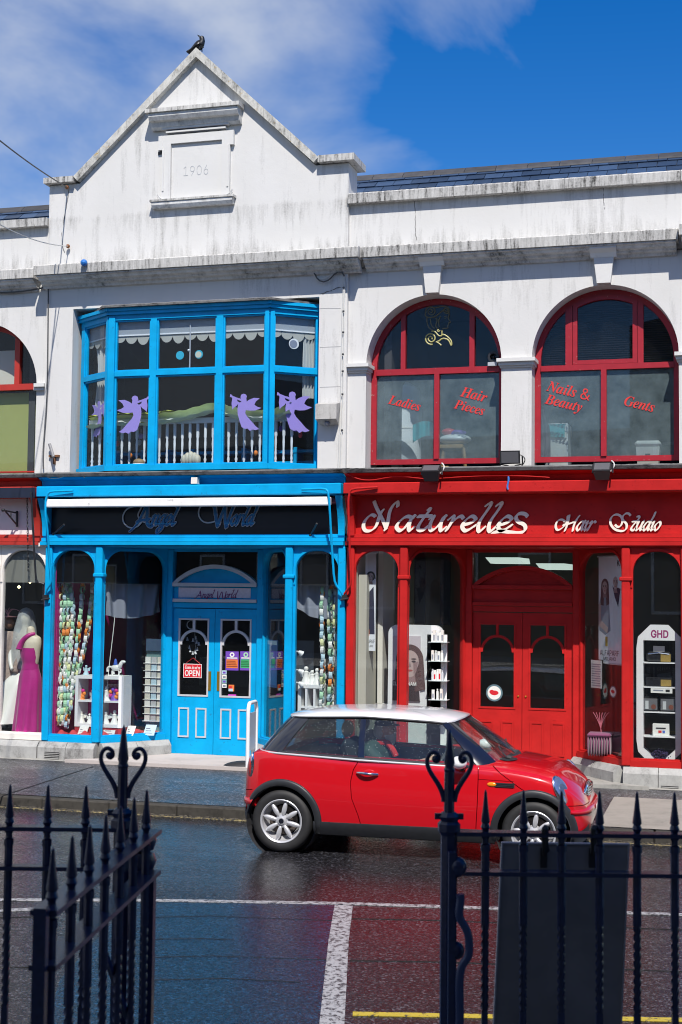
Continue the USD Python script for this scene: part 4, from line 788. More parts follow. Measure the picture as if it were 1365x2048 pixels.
# --- alarm box
al = thing('alarm_box', 'weathered grey metal alarm box on the white pilaster beside the bay window', 'alarm box', P3(656, 835, -.1))
a0, a1, zt, zb = P3(634, 830, -.2)[0], P3(676, 830, -.2)[0], P3(655, 806, -.2)[2], P3(655, 842, -.2)[2]
part(al, 'casing', trimesh.convex.convex_hull(np.array([(a0, GY-.20, zt-.02), (a1, GY-.20, zt-.02), (a0, GY-.01, zt+.02), (a1, GY-.01, zt+.02), (a0, GY-.20, zb+.02), (a1, GY-.20, zb+.02), (a0+.02, GY-.01, zb-.04), (a1-.02, GY-.01, zb-.04)])), wall_material('weathered_box', (.52, .51, .49), (.16, .15, .13), .5)); part(al, 'lamp', ball(((a0+a1)/2, GY-.12, zb-.03), .04, 2), mat('smoked_dome', (.2, .2, .22), .2))
# --- floodlights
def floodlight(px, py, y, label, up, w=.24):
    c = P3(px, py, y); t = thing('floodlight', label, 'floodlight', c, group=None)
    R = trimesh.transformations.rotation_matrix(math.radians(up), (1, 0, 0))
    def pl(m): m.apply_transform(R); m.apply_translation(c); return m
    part(t, 'housing', pl(trimesh.convex.convex_hull(np.array([(-w/2, -.10, -.09), (w/2, -.10, -.09), (-w/2, -.10, .08), (w/2, -.10, .08), (-w*.36, .06, -.06), (w*.36, .06, -.06), (-w*.36, .06, .06), (w*.36, .06, .06)]))), DARKM)
    part(t, 'lens', pl(box(-w*.42, w*.42, -.106, -.101, -.075, .065)), mat('flood_lens', (.10, .10, .11), .12))
    for s in (-1, 1): part(t, 'bracket', tube([c+np.array([s*(w/2+.012), 0, 0]), c+np.array([s*(w/2+.012), .03, -.1 if up > 0 else .1]), c+np.array([s*.04, .05, -.12 if up > 0 else .12])], .01, 6), DARKM)
    part(t, 'cable', tube(smoothline([c+np.array([w*.4, .05, .02]), c+np.array([w*.62, .05, .10 if up < 0 else -.02]), c+np.array([w*.45, .1, .16 if up < 0 else -.12])]), .008, 6), CABLEW if up < 0 else CABLE)
floodlight(864, 950, -.52, 'dark floodlight under the ledge, above the white letter t of the red sign', -58); floodlight(1206, 946, -.52, 'dark floodlight under the ledge between the two smaller sign words', -50, .22); floodlight(1023, 912, -.18, 'black floodlight standing on the ledge between the two arched windows, tilted up', 12, .26)

# --- crow on the gable
cz = zap+.095; cr = thing('crow', 'black crow perched on the gable peak with its head turned left', 'crow', (xa, -.06, cz))
s = (P3(410, 80, .1)[0]-P3(400, 80, .1)[0])/10                     # metres per pixel there
def cp(px, py, dy=0): q = P3(px, py, -.06); return np.array([q[0], -.06+dy, q[2]])
pts = [(cp(404, 76), 4.8), (cp(405, 82), 5.0), (cp(402, 88), 6.6), (cp(396, 90), 7.2), (cp(389, 95), 5.0), (cp(384, 99), 3.4)]
M = None
for (a, ra), (b, rb) in zip(pts[:-1], pts[1:]):
    hu = manifold3d.Manifold.batch_hull([manifold3d.Manifold.sphere(ra*s, 20).translate(a), manifold3d.Manifold.sphere(rb*s, 20).translate(b)]); M = hu if M is None else M+hu
M += manifold3d.Manifold.batch_hull([manifold3d.Manifold.sphere(3.0*s, 12).translate(cp(386, 97)), manifold3d.Manifold.sphere(1.6*s, 10).translate(cp(376, 104, -.03)), manifold3d.Manifold.sphere(1.6*s, 10).translate(cp(378, 105, .04))])
v, f, _ = meshkit.arrays(M.refine_to_length(.02)); bm = trimesh.Trimesh(v, f); trimesh.smoothing.filter_taubin(bm, iterations=8)
CROW = mat('crow_feathers', (.008, .008, .010), .42, vary=.5, vscale=50)
part(cr, 'body', bm, CROW, smooth=True); b0, b1 = cp(401, 73.5, -.01), cp(395, 69.5, -.02); part(cr, 'beak', lathe([(0, 0), (2.0*s, 0), (1.4*s, 3*s), (0, 7.2*s)], (0, 0, 0), 'z', 10).apply_transform(trimesh.geometry.align_vectors((0, 0, 1), (b1-b0)/np.linalg.norm(b1-b0))).apply_translation(b0), mat('crow_beak', (.015, .014, .013), .3), smooth=30)
for sgn in (-1, 1):
    wv = np.array([cp(403, 82, sgn*.06), cp(399, 86, sgn*.095), cp(391, 94, sgn*.075), cp(380, 102, sgn*.035), cp(386, 100, sgn*.05), cp(396, 95, sgn*.10), cp(404, 90, sgn*.08)]); wm = trimesh.convex.convex_hull(np.vstack([wv, wv+np.array([0, -sgn*.03, 0])])); part(cr, 'wing', wm, CROW, smooth=60)
    part(cr, 'leg', tube([cp(402, 93, sgn*.04), cp(401.5, 96, sgn*.045), cp(401+sgn, 100, sgn*.045)], .009, 6), _mats['crow_beak']); part(cr, 'eye', ball(cp(402.6, 73.5, -.0)+np.array([-.0, sgn*4.2*s, 0]), .010, 1), CHROME)

# --- bay window: what hangs and stands in it
def angel_cut(pl, cx, cy, k, label, mirror=False, w=.045, squash=1.0):
    A = [(425, 960), (480, 957), (525, 975), (548, 992), (552, 960), (546, 945), (556, 925), (578, 918), (600, 928), (606, 952), (600, 966), (640, 955), (682, 938), (694, 925), (704, 922), (706, 950), (692, 950), (684, 962), (690, 1010), (684, 1068), (668, 1050), (640, 1030), (628, 1012), (634, 1062), (632, 1112), (612, 1185), (596, 1232), (566, 1250), (540, 1246), (518, 1268), (490, 1254), (468, 1262), (430, 1250), (462, 1226), (500, 1182), (545, 1132), (562, 1100), (556, 1072), (512, 1078), (470, 1076), (440, 1066), (410, 1052), (450, 1040), (476, 1022), (462, 992)]
    # scale: 4.55 px of this drawing to one of the photograph; centre 560,1095
    q = [(((x-560)*(-1 if mirror else 1))*squash/4.55*k+cx, (y-1095)/4.55*k+cy) for x, y in A]
    hole = [(((x-560)*(-1 if mirror else 1))*squash/4.55*k+cx, (y-1095)/4.55*k+cy) for x, y in ((596, 990), (640, 972), (634, 990), (612, 1002))]
    po = pl.poly(q).difference(pl.poly(hole)); t = thing('angel_cutout', label, 'cutout', pl.w(cx, cy)); part(t, 'card', pl.ext(po, w-.003, w), LILAC)
angel_cut(front, 264, 829, 1.0, 'lilac angel cutout blowing right, in the left front pane of the bay')
angel_cut(front, 489, 824, .97, 'lilac angel cutout blowing left, in the right front pane of the bay', mirror=True)
angel_cut(rspl, 591, 824, 1.08, 'lilac angel cutout blowing left, in the right-hand angled pane of the bay', mirror=True)
angel_cut(lspl, 191, 838, .95, 'narrow-looking lilac angel cutout in the left-hand angled pane of the bay', squash=.42)
bl = thing('balustrade', 'white turned balustrade inside the blue bay window', 'balustrade', ((bx0+bx1)/2, .02, bzb))
RY = .02
def RZ(py): return Z(400, py, RY)
zr0 = RZ(868)
part(bl, 'handrail', box(wl+.20, wr-.30, RY-.04, RY+.04, RZ(846), RZ(836)), WPAINT); part(bl, 'bottom_rail', box(wl+.20, wr-.30, RY-.03, RY+.03, RZ(946), RZ(938)), WPAINT)
for i in range(27):
    x = wl+.24+i*(wr-wl-.58)/26; za, zb_ = RZ(938), RZ(846); h_ = zb_-za
    part(bl, 'baluster', lathe([(0, 0), (.020, 0), (.020, .12*h_), (.013, .15*h_), (.021, .2*h_), (.012, .26*h_), (.018, .31*h_), (.013, .4*h_), (.019, .55*h_), (.015, .66*h_), (.022, .70*h_), (.022, h_), (0, h_)], (x, RY, za), 'z', 8), WPAINT, smooth=40)
dr = thing('drape', 'pale green cloth draped along the top of the white balustrade', 'drape', ((bx0+bx1)/2, .2, RZ(840)))
U = np.linspace(0, 1, 60); 
def dz(u): return np.interp(u, [0, .12, .3, .48, .62, .64, .75, .9, 1], [843, 838, 840, 832, 818, 818, 832, 838, 822])
PP = np.array([[[wl+.22+u*(wr-wl-.54), RY-.10+.09*math.cos(t)+.012*math.sin(u*70+t*2)*math.sin(t), RZ(dz(u))+.075*math.sin(t)+.008*math.sin(u*90+3*t)] for t in np.linspace(-2.6, 1.6, 14)] for u in U])
part(dr, 'cloth', grid(PP), mat('pale_green_cloth', (.58, .66, .42), .85, vary=.12, vscale=9), smooth=True)
PP = np.array([[[wl+.22+u*(wr-wl-.54)*.42, RY-.06+.10*math.cos(t), RZ(dz(u*.42))+.03+.075*math.sin(t)+.01*math.sin(u*50+3*t)] for t in np.linspace(-2.2, 2.0, 14)] for u in U]); part(dr, 'upper_fold', grid(PP), mat('olive_cloth', (.34, .38, .05), .85), smooth=True)
for q, nm in ((front, 'front'), (lspl, 'left'), (rspl, 'right')):
    bt_ = Z(380, 662, BF); part(bay, 'roller_blind', q.ext(sbox(.03, bt_, q.L-.03, gt), .07, .075), mat('pale_blind', (.30, .33, .36), .8)); part(bay, 'blind_bar', q.ext(sbox(.03, bt_-.018, q.L-.03, bt_), .062, .08), WPAINT)
    n = max(2, int(q.L/.17))
    for i in range(n):
        c = .03+(i+.5)*(q.L-.06)/n; part(bay, 'scallop', q.ext(Polygon([(c+.09*math.cos(t), bt_-.018-(.09+.02*(i % 3))*abs(math.sin(t))) for t in np.linspace(math.pi, 2*math.pi, 10)]), .078, .082), mat('cream_scallop', (.42, .41, .36), .9))
def curtain(pl, u0, u1, z0, z1, w, m, name, label, parent=None, folds=7, pinch=0.0):
    U = np.linspace(0, 1, folds*8); V = np.linspace(0, 1, 14)
    Pg = np.array([[pl.pt(u0+(u1-u0)*((u-.5)*(1-pinch*math.sin(math.pi*min(1, v*1.0))*(.6+.4*v))+.5), z0+(z1-z0)*v, w+.02*math.sin(u*folds*2*math.pi+.6*math.sin(5*v))) for v in V] for u in U])
    t = thing(name, label, 'curtain', pl.pt((u0+u1)/2, z0, w)); part(t, 'cloth', grid(Pg), m, smooth=True); return t
NET = mat('net_curtain_cloth', (.50, .50, .47), .9)
curtain(lspl, .12, lspl.L-.06, RZ(830), gt-.05, .12, NET, 'curtain', 'white net curtain tied back in the left-hand angled side of the bay', pinch=.5); curtain(rspl, rspl.L-.2, rspl.L-.02, RZ(800), gt-.05, .10, NET, 'curtain', 'white net curtain at the right-hand end of the bay', folds=4)
def disc(pl, px, py, rpx, m, label, name='hanging_disc', m2=None):
    c = pl.at(px, py); k = pl.at(px+rpx, py)[0]-c[0]; t = thing(name, label, 'ornament', pl.w(px, py, .06)); part(t, 'disc', pl.ext(Point(*c).buffer(k), .055, .060), m)
    if m2: part(t, 'face', pl.ext(Point(c[0]-k*.1, c[1]-k*.05).buffer(k*.75), .052, .0548), m2)
disc(front, 357, 709, 8, mat('turquoise_disc', (.02, .42, .58), .4), 'turquoise disc hanging left of the rod in the top middle pane of the bay'); disc(front, 395, 707, 8, _mats['turquoise_disc'], 'cream and turquoise disc right of the rod in the top middle bay pane', m2=mat('cream_disc', (.6, .58, .44), .5)); disc(rspl, 591, 686, 10, PW, 'round white sticker with dark pattern in the upper right angled pane of the bay', 'sticker', m2=mat('grey_print', (.22, .24, .3), .5))
tt = thing('hanging_rod', 'pale rod hanging in the top middle pane of the bay between two discs', 'rod', front.w(377, 690, .06)); part(tt, 'rod', tube([front.w(378, 645, .06), front.w(376, 745, .06)], .010, 6), mat('grey_rod', (.4, .42, .46), .5)); part(tt, 'bead', ball(front.w(375, 699, .05), .018, 1), PW)
def shell(px, py, y, w, label):
    c = P3(px, py, y); k = (P3(px+10, py, y)[0]-c[0])/10*w; t = thing('clam_shell', label, 'shell', c)
    for i in range(5):
        a = (i-2)*.42; part(t, 'rib', ball((c[0]+k*.36*math.sin(a)*1.2, c[1], c[2]+k*.22*math.cos(a)), (k*.16, k*.18, k*.34*(1.0-.12*abs(i-2))), 2), mat('shell_cream', (.55, .50, .38), .6, vary=.2), smooth=True)
shell(382, 926, -.10, 40, 'large cream clam shell at the foot of the middle pane of the bay'); 
for px, py, lab, m in ((462, 932, 'pale pink shell at the foot of the right front pane of the bay', mat('pale_pink', (.55, .36, .36), .5)), (556, 932, 'pale pink shell at the foot of the right angled pane of the bay', mat('pale_pink', (.5, .4, .4), .5)), (278, 925, 'round brown and cream ornament at the foot of the left front pane', mat('brown_ornament', (.3, .2, .1), .6))):
    t = thing('ornament', lab, 'ornament', P3(px, py, .0)); c = P3(px, py, .0); part(t, 'dome', ball(c, (.085, .07, .055), 2), m, smooth=True); part(t, 'base', ball(c-np.array([0, 0, .03]), (.10, .08, .03), 2), PW, smooth=True)
for px, py, m, lab, r in ((282, 872, LILAC, 'lilac balloon ornament hanging in the left front pane', 8), (279, 885, mat('grey_ball', (.4, .42, .4), .5), 'grey bauble below the lilac one in the left front pane', 8), (236, 887, REDI, 'red heart ornament at the left edge of the left front pane', 6), (261, 911, ORANGE, 'orange butterfly ornament low in the left front pane', 6), (512, 906, ORANGE, 'orange flower ornament low in the right front pane', 6), (545, 850, mat('orange_bauble', (.7, .12, .02), .4), 'orange-red bauble high in the right angled pane', 5), (562, 857, PURPLE, 'purple bauble beside the orange one in the right angled pane', 6), (592, 858, PURPLE, 'second purple bauble right of the angel in the right angled pane', 5), (601, 870, REDI, 'red bauble low in the right angled pane', 5)):
    c = P3(px, py, .12); t = thing('bauble', lab, 'bauble', c); part(t, 'ball', ball(c, (.035 if r > 6 else .028, .03, .04), 2), m, smooth=True); part(t, 'thread', tube([c+np.array([0, 0, .03]), c+np.array([0, 0, .10])], .003, 4), WHITEP)
bk = thing('blue_bench', 'bright blue shelf unit standing behind the balustrade', 'shelf', ((bx0+bx1)/2, 1.1, bzb)); zf = bzb-.02
for k in range(3): part(bk, 'board', box(bx0+.2, bx1-.2, .95, 1.25, zf+.1+k*.16, zf+.14+k*.16), BLUE)
for k in range(9): xx = bx0+.25+k*(bx1-bx0-.5)/8; part(bk, 'upright', box(xx-.03, xx+.03, .96, 1.24, zf, zf+.5), BLUE)

# --- lettering and emblem on the arched windows
P_, _zb = AW[0]; WL = mat('red_window_vinyl', (.62, .035, .03), .5)
def vinyl(win, txt, cx, cy, wpx, rot=-15):
    k = P_.at(cx+wpx/2, cy)[0]-P_.at(cx-wpx/2, cy)[0]; 
    for c, p in place(letters(txt, 'ital', 0, .98), *P_.at(cx, cy), k, rot, ys=1.05): part(win, 'letter', P_.ext(p, .024, .029), WL)
w1, w2 = nat+'/arched_window', nat+'/arched_window_001'
vinyl(w1, 'Ladies', 809, 805, 66); vinyl(w1, 'Hair', 948, 788, 54); vinyl(w1, 'Pieces', 939, 814, 62); vinyl(w2, 'Nails &', 1138, 780, 90); vinyl(w2, 'Beauty', 1127, 808, 76); vinyl(w2, 'Gents', 1280, 807, 62)
EM = mat('gold_vinyl', (.42, .40, .16), .5); GV = mat('shaded_gold_vinyl', (.16, .16, .10), .5)  # darker copy for the emblem top, the arch shadow put into its colour
def line(pts, m, r=.008): part(w1, 'emblem_line', tube(smoothline([P_.w(720+x/4.55, 580+y/4.55, .026) for x, y in pts], 6), r, 6), m)
def spiral(cx, cy, r0, turns, m, a0=0, r=.008, flip=1): line([(cx+r0*(1-t*.85)*math.cos(a0+flip*t*turns*2*math.pi), cy+r0*(1-t*.85)*math.sin(a0+flip*t*turns*2*math.pi)) for t in np.linspace(0, 1, 22)], m, r)
spiral(645, 437, 56, 1.9, EM, 1.3, .010); line([(700, 465), (725, 455), (745, 440), (780, 440), (815, 470), (830, 500), (832, 470), (815, 440), (780, 410), (745, 405), (740, 412), (715, 410), (700, 395), (680, 375), (650, 372)], EM, .010); line([(690, 468), (715, 480), (738, 500)], EM, .009)
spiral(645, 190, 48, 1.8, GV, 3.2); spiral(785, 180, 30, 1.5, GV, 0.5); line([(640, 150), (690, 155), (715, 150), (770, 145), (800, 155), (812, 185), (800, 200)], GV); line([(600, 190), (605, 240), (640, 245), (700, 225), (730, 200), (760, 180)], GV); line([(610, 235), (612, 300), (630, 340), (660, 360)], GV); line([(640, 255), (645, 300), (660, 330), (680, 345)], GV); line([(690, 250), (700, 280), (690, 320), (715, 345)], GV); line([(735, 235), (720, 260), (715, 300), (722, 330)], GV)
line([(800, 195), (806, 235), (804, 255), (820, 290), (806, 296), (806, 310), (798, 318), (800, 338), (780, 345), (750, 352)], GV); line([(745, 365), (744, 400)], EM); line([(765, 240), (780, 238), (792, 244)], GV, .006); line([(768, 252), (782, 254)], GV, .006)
spiral(712, 362, 14, 1.0, EM)

# --- things in the rooms behind the arched windows
def room_thing(name, label, cat_, px, y): return thing(name, label, cat_, P3(px, 925, y))
t = room_thing('boiler', 'tall white cylinder behind the hazy pane marked Ladies', 'boiler', 798, 1.25); c = P3(800, 932, 1.25); part(t, 'body', lathe([(0, 0), (.27, 0), (.30, .04), (.30, .95), (.26, 1.1), (.12, 1.18), (0, 1.2)], c, 'z', 24), WPAINT, smooth=40); part(t, 'band', lathe([(.302, 0), (.306, 0), (.306, .02), (.302, .02)], c+np.array([0, 0, .5]), 'z', 24), CREAMP)
t = room_thing('towel', 'turquoise towel hanging behind the pane marked Ladies beside the white cylinder', 'towel', 850, .6); part(t, 'cloth', grid(np.array([[P3(826+u*42, 850+26*v-8*math.sin(u*2.6)+10*(1-u)*v, .6+.03*math.sin(u*14)) for v in np.linspace(0, 1, 8)] for u in np.linspace(0, 1, 16)])), TURQ, smooth=True)
t = room_thing('stool', 'pale wooden stool behind the pane marked Hair Pieces', 'stool', 910, .7); 
part(t, 'seat', rbox(P3(884, 900, .7)[0], P3(932, 900, .7)[0], .5, .85, P3(905, 900, .7)[2], P3(905, 892, .7)[2], .01), WOODM)
for px, y in ((888, .55), (928, .55), (890, .8), (926, .8)): part(t, 'leg', tube([P3(px, 896, y), P3(px+(-4 if px < 900 else 4), 936, y)], .022, 8), WOODM)
t = thing('cushion', 'white cushion piled with cloths on the wooden stool', 'cushion', P3(910, 884, .65)); part(t, 'pad', ball(P3(911, 879, .65), (.22, .16, .075), 3), PW, smooth=True); part(t, 'red_cloth', ball(P3(898, 864, .65), (.10, .08, .05), 2), REDI, smooth=True); part(t, 'purple_cloth', ball(P3(916, 866, .65), (.12, .08, .045), 2), PURPLE, smooth=True)
t = room_thing('cabinet', 'white cabinet behind the pane marked Nails and Beauty', 'cabinet', 1117, .7); part(t, 'body', rbox(P3(1092, 900, .7)[0], P3(1138, 900, .7)[0], .62, 1.0, P3(1115, 950, .7)[2], P3(1115, 848, .7)[2], .01), WPAINT); part(t, 'door', box(P3(1094, 900, .6)[0], P3(1134, 900, .6)[0], .600, .618, P3(1115, 946, .6)[2], P3(1115, 853, .6)[2]), CREAMP)
t = room_thing('towel', 'turquoise towel folded over the white cabinet behind Nails and Beauty', 'towel', 1112, .58); part(t, 'cloth', rbox(P3(1099, 860, .58)[0], P3(1130, 860, .58)[0], .575, .597, P3(1115, 875, .58)[2], P3(1115, 848, .58)[2], .006), TURQ)
t = room_thing('dressing_gown', 'purple towel robe hanging left of the white cabinet', 'towel', 1084, .55); part(t, 'cloth', grid(np.array([[P3(1074+(8+u*20)*(.55+.45*math.sin(min(1, v*1.6)*1.57)), 818+98*v, .55+.035*math.sin(u*16+v*3)) for v in np.linspace(0, 1, 12)] for u in np.linspace(0, 1, 20)])), mat('mauve_towel', (.16, .08, .14), .9), smooth=True); 
t = room_thing('bin', 'cream plastic bin with lid behind the pane marked Gents', 'bin', 1298, .55); c = P3(1298, 925, .55); part(t, 'body', trimesh.convex.convex_hull(np.array([(c[0]-.125, .42, c[2]-.12), (c[0]+.125, .42, c[2]-.12), (c[0]-.15, .40, c[2]+.19), (c[0]+.15, .40, c[2]+.19), (c[0]-.125, .66, c[2]-.12), (c[0]+.125, .66, c[2]-.12), (c[0]-.15, .68, c[2]+.19), (c[0]+.15, .68, c[2]+.19)])), CREAMP); part(t, 'lid', rbox(c[0]-.165, c[0]+.165, .38, .70, c[2]+.192, c[2]+.27, .03), CREAMP); part(t, 'label', box(c[0]-.03, c[0]+.03, .396, .405, c[2]+.06, c[2]+.10), DARKM)
t = thing('extractor_fan', 'small dark round fan vent on the glass at the right of the first arch', 'fan', P3(988, 714, .24)); c = P3(988, 714, .24); part(t, 'ring', lathe([(.045, -.03), (.075, -.03), (.075, .03), (.045, .03), (.045, -.03)], c, 'y', 16), DARKM, smooth=40); part(t, 'hub', ball(c, .02, 1), DARKM); part(t, 'base', box(c[0]-.07, c[0]+.05, .2, .29, c[2]-.12, c[2]-.07), mat('grey_rod', (.4, .42, .46), .5))
# ================================================================== shop window goods
PF = PLZ+.022                                                        # top of the display platforms
def mannequin(px, y, label, zbase, kind):
    """A tailor's figure: the body is one lofted surface; the clothes are lofts over it."""
    c = P3(px, 1450, y); c[2] = zbase; t = thing('mannequin', label, 'mannequin', c)
    def loft(rows, n=28, fold=0, ph=0):
        Pg = []
        for z, rx, ry, dx in rows:
            Pg.append([(c[0]+dx+rx*(1+fold*math.sin(a*9+ph)*max(0, 1-z/1.0))*math.cos(a), c[1]+ry*(1+fold*math.sin(a*9+ph)*max(0, 1-z/1.0))*math.sin(a), c[2]+z) for a in np.linspace(0, 2*math.pi, n+1)])
        return grid(np.array(Pg), True)
    def fine(rows, k=5):
        rows = np.array(rows); s_ = np.arange(len(rows)); return PchipInterpolator(s_, rows)(np.linspace(0, len(rows)-1, (len(rows)-1)*k+1))
    return t, c, loft, fine
zf0 = zlf+.034
MAG = mat('magenta_silk', (.42, .010, .19), .45, vary=.12, sheen=.3); SATIN = mat('white_satin', (.70, .69, .64), .35, vary=.05); LACE = mat('beige_lace', (.34, .26, .22), .8, vary=.35, vscale=45); VEIL = glass_material('veil_net', (.92, .94, .94), film=.42, film_color=(.66, .70, .70), refl=0.1)
t, c, loft, fine = mannequin(58, .08, 'headless mannequin in a long magenta one-shoulder gown', zf0, 'm')
H_ = (P3(58, 1268, .08)[2]-c[2])                                      # shoulder height
def sc(rows): return [(z*H_, rx, ry, dx) for z, rx, ry, dx in rows]
part(t, 'body', loft(fine(sc([(.70, .12, .09, 0), (.80, .14, .10, .0), (.90, .15, .10, .01), (.96, .14, .08, .01), (1.0, .07, .06, .0), (1.06, .05, .05, -.01), (1.08, .0, .0, -.01)]))), SKINM, smooth=True)
part(t, 'gown', loft(fine(sc([(.0, .21, .20, -.02), (.2, .19, .17, -.015), (.42, .175, .14, -.005), (.55, .165, .12, 0), (.66, .125, .10, 0), (.70, .118, .098, 0), (.78, .14, .115, -.01), (.86, .148, .118, -.015)])), 54, .085), MAG, smooth=True)
q = [np.array([c[0]-.13, c[1]-.10, c[2]+.84*H_]), np.array([c[0]-.09, c[1]-.09, c[2]+.92*H_]), np.array([c[0]+.0, c[1]-.07, c[2]+.985*H_]), np.array([c[0]+.07, c[1]-.02, c[2]+1.0*H_])]; part(t, 'strap', tube(smoothline(q), np.linspace(.05, .028, 25), 8), MAG, smooth=True); part(t, 'waistband', loft(fine(sc([(.645, .129, .105, 0), (.69, .124, .104, 0)]))), MAG, smooth=True)
t, c, loft, fine = mannequin(38, .32, 'mannequin in a full white satin wedding skirt and veil behind the magenta gown', zf0, 'w'); H_ = (P3(55, 1262, .32)[2]-c[2])
part(t, 'gown', loft(fine(sc([(.09, .52, .42, -.17), (.25, .42, .34, -.11), (.5, .25, .22, 0.0), (.62, .125, .11, .05), (.74, .13, .11, .06), (.84, .15, .11, .07)])), 54, .10, 1), SATIN, smooth=True); part(t, 'body', loft(fine(sc([(.8, .14, .10, .07), (.92, .15, .09, .07), (1.0, .08, .06, .07), (1.05, .05, .05, .07), (1.12, .075, .09, .07), (1.19, .05, .06, .07), (1.2, 0, 0, .07)]))), SKINM, smooth=True)
part(t, 'veil', loft(fine(sc([(.62, .24, .16, .05), (.80, .22, .16, .05), (1.0, .17, .14, .06), (1.12, .13, .13, .07), (1.20, .09, .10, .07), (1.235, .0, .0, .07)])), 30, .12), VEIL, smooth=True)
for k, d in enumerate(((-.06, -.16), (.04, -.14))): part(t, 'stand_foot', box(c[0]+d[0]-.14, c[0]+d[0]+.14, c[1]+d[1], c[1]+d[1]+.05, c[2], c[2]+.05), MIDI)
part(t, 'arm', tube(smoothline([np.array([c[0]-.06, c[1]-.05, c[2]+.93*H_]), np.array([c[0]-.10, c[1]-.12, c[2]+.74*H_]), np.array([c[0]-.02, c[1]-.2, c[2]+.62*H_])]), np.linspace(.042, .025, 17), 8), SATIN, smooth=True)
t, c, loft, fine = mannequin(14, .30, 'mannequin in a beige lace coat dress wearing a feathered fascinator', zf0+.25, 'l'); H_ = (P3(14, 1262, .3)[2]-c[2])
part(t, 'dress', loft(fine(sc([(.1, .17, .15, 0), (.45, .165, .14, 0), (.68, .14, .12, 0), (.85, .17, .12, 0), (.95, .16, .10, 0), (1.0, .07, .07, 0)])), 32, .03), LACE, smooth=True); part(t, 'head', ball((c[0], c[1], c[2]+1.1*H_), (.075, .085, .10), 2), mat('brown_head', (.16, .08, .05), .5), smooth=True); part(t, 'stand', tube([c+np.array([0, 0, -.25]), c+np.array([0, 0, .2])], .02, 8), DARKM)
part(t, 'sleeve', tube(smoothline([c+np.array([.15, -.04, .9*H_]), c+np.array([.20, -.08, .7*H_]), c+np.array([.17, -.12, .5*H_])]), np.linspace(.06, .05, 17), 8), LACE, smooth=True)
part(t, 'brim', lathe([(0, 0), (.13, .0), (.14, .012), (0, .02)], (c[0]-.0, c[1]-.03, c[2]+1.17*H_), 'z', 18), mat('dusty_pink', (.34, .16, .17), .6))
for k in range(6): a = -1.2+k*.45; p0 = np.array([c[0], c[1]-.05, c[2]+1.18*H_]); part(t, 'feather', tube(smoothline([p0, p0+np.array([.10*math.sin(a), -.02, .10]), p0+np.array([.24*math.sin(a), -.03, .13-.06*abs(a)])]), .005, 5), _mats['dusty_pink'])

# paper chains
CH = [WHITEP, WHITEP, GREENP, ORANGE, LEMON, PALEB, GREENP, WHITEP]
def chain(pts, label, group, seed, step=.050, w=.034, pl=None, pxw=None):
    rg = np.random.default_rng(seed); c = smoothline([P3(*p) for p in pts], 10); s_ = np.r_[0, np.cumsum(np.linalg.norm(np.diff(c, axis=0), axis=1))]
    t = thing('paper_chain', label, 'paper chain', c[0], group=group); k = 0
    for d in np.arange(0, s_[-1], step):
        p = np.array([np.interp(d, s_, c[:, j]) for j in range(3)]); r = .044
        n = 10; an = np.linspace(0, 2*math.pi, n+1); a = rg.uniform(-.5, .5)+(math.pi/2 if k % 2 else 0)
        ax_ = np.array([math.cos(a), math.sin(a), 0]); tv = np.array([-ax_[1], ax_[0], 0])
        ring = np.array([[p+tv*(r*.75*math.cos(q_))+np.array([0, 0, r*1.15*math.sin(q_)])+ax_*h_ for h_ in (-w*.7, w*.7)] for q_ in an])
        m_ = grid(ring); m2_ = m_.copy(); m2_.invert(); part(t, 'link', m_, CH[rg.integers(len(CH))]); k += 1
g1 = 'paper chains bunched at the left side of the blue shop window'
L1 = [[(110+k*7.5+3*math.sin(k), 1166, .02+.03*k), (113+k*8, 1250, .02+.03*k), (108+k*8.5-k*1.0, 1340, .02+.03*k), (107+k*6.5+4, 1410, .02+.02*k), (110+k*5+3, 1450-12*(k % 2), .02+.02*k)] for k in range(5)]
for k, p in enumerate(L1): chain(p, ['first', 'second', 'third', 'fourth', 'fifth'][k]+' paper chain from the left in the thick bunch of the blue shop window', g1, 10+k)
chain([(166, 1166, .22), (160, 1240, .2), (150, 1330, .16), (140, 1420, .12)], 'paper chain swept to the left from the middle of the blue shop window', None, 21); chain([(186, 1166, .30), (180, 1230, .28), (165, 1310, .22), (143, 1380, .15)], 'thin paper chain nearest the blue pillar, swept to the left', None, 22)
g2 = 'paper chains at the right side of the right blue shop window'
for k, (a, b) in enumerate(((647, 1180), (663, 1170), (674, 1170))): chain([(a, b, .05+.04*k), (a-3, 1250, .05+.04*k), (a-1, 1330, .05+.04*k), (a-4, 1420, .05+.04*k), (a-4, 1440, .05+.04*k)], ['leftmost of the three paper chains in the right blue window', 'middle one of the three paper chains in the right blue window', 'paper chain nearest the red post in the right blue window'][k], g2, 30+k)
# white cube shelves
def cube_shelf(x0, x1, y0, y1, z0, z1, nx_, label, back):
    t = thing('cube_shelf', label, 'shelf', ((x0+x1)/2, (y0+y1)/2, z0)); th = .045
    part(t, 'side', box(x0, x0+th, y0, y1, z0, z1), WPAINT); part(t, 'side', box(x1-th, x1, y0, y1, z0, z1), WPAINT); part(t, 'top', box(x0+th, x1-th, y0, y1, z1-th, z1), WPAINT); part(t, 'bottom', box(x0+th, x1-th, y0, y1, z0, z0+th), WPAINT)
    zm = (z0+z1)/2; part(t, 'shelf', box(x0+th, x1-th, y0+.005, y1, zm-.012, zm+.012), WPAINT)
    for i in range(1, nx_): xm = x0+(x1-x0)*i/nx_; part(t, 'divider', box(xm-.015, xm+.015, y0+.006, y1-.012, z0+th, z1-th), WPAINT)
    part(t, 'back', box(x0+th, x1-th, y1-.010, y1-.002, z0+th, z1-th), back); return t, th
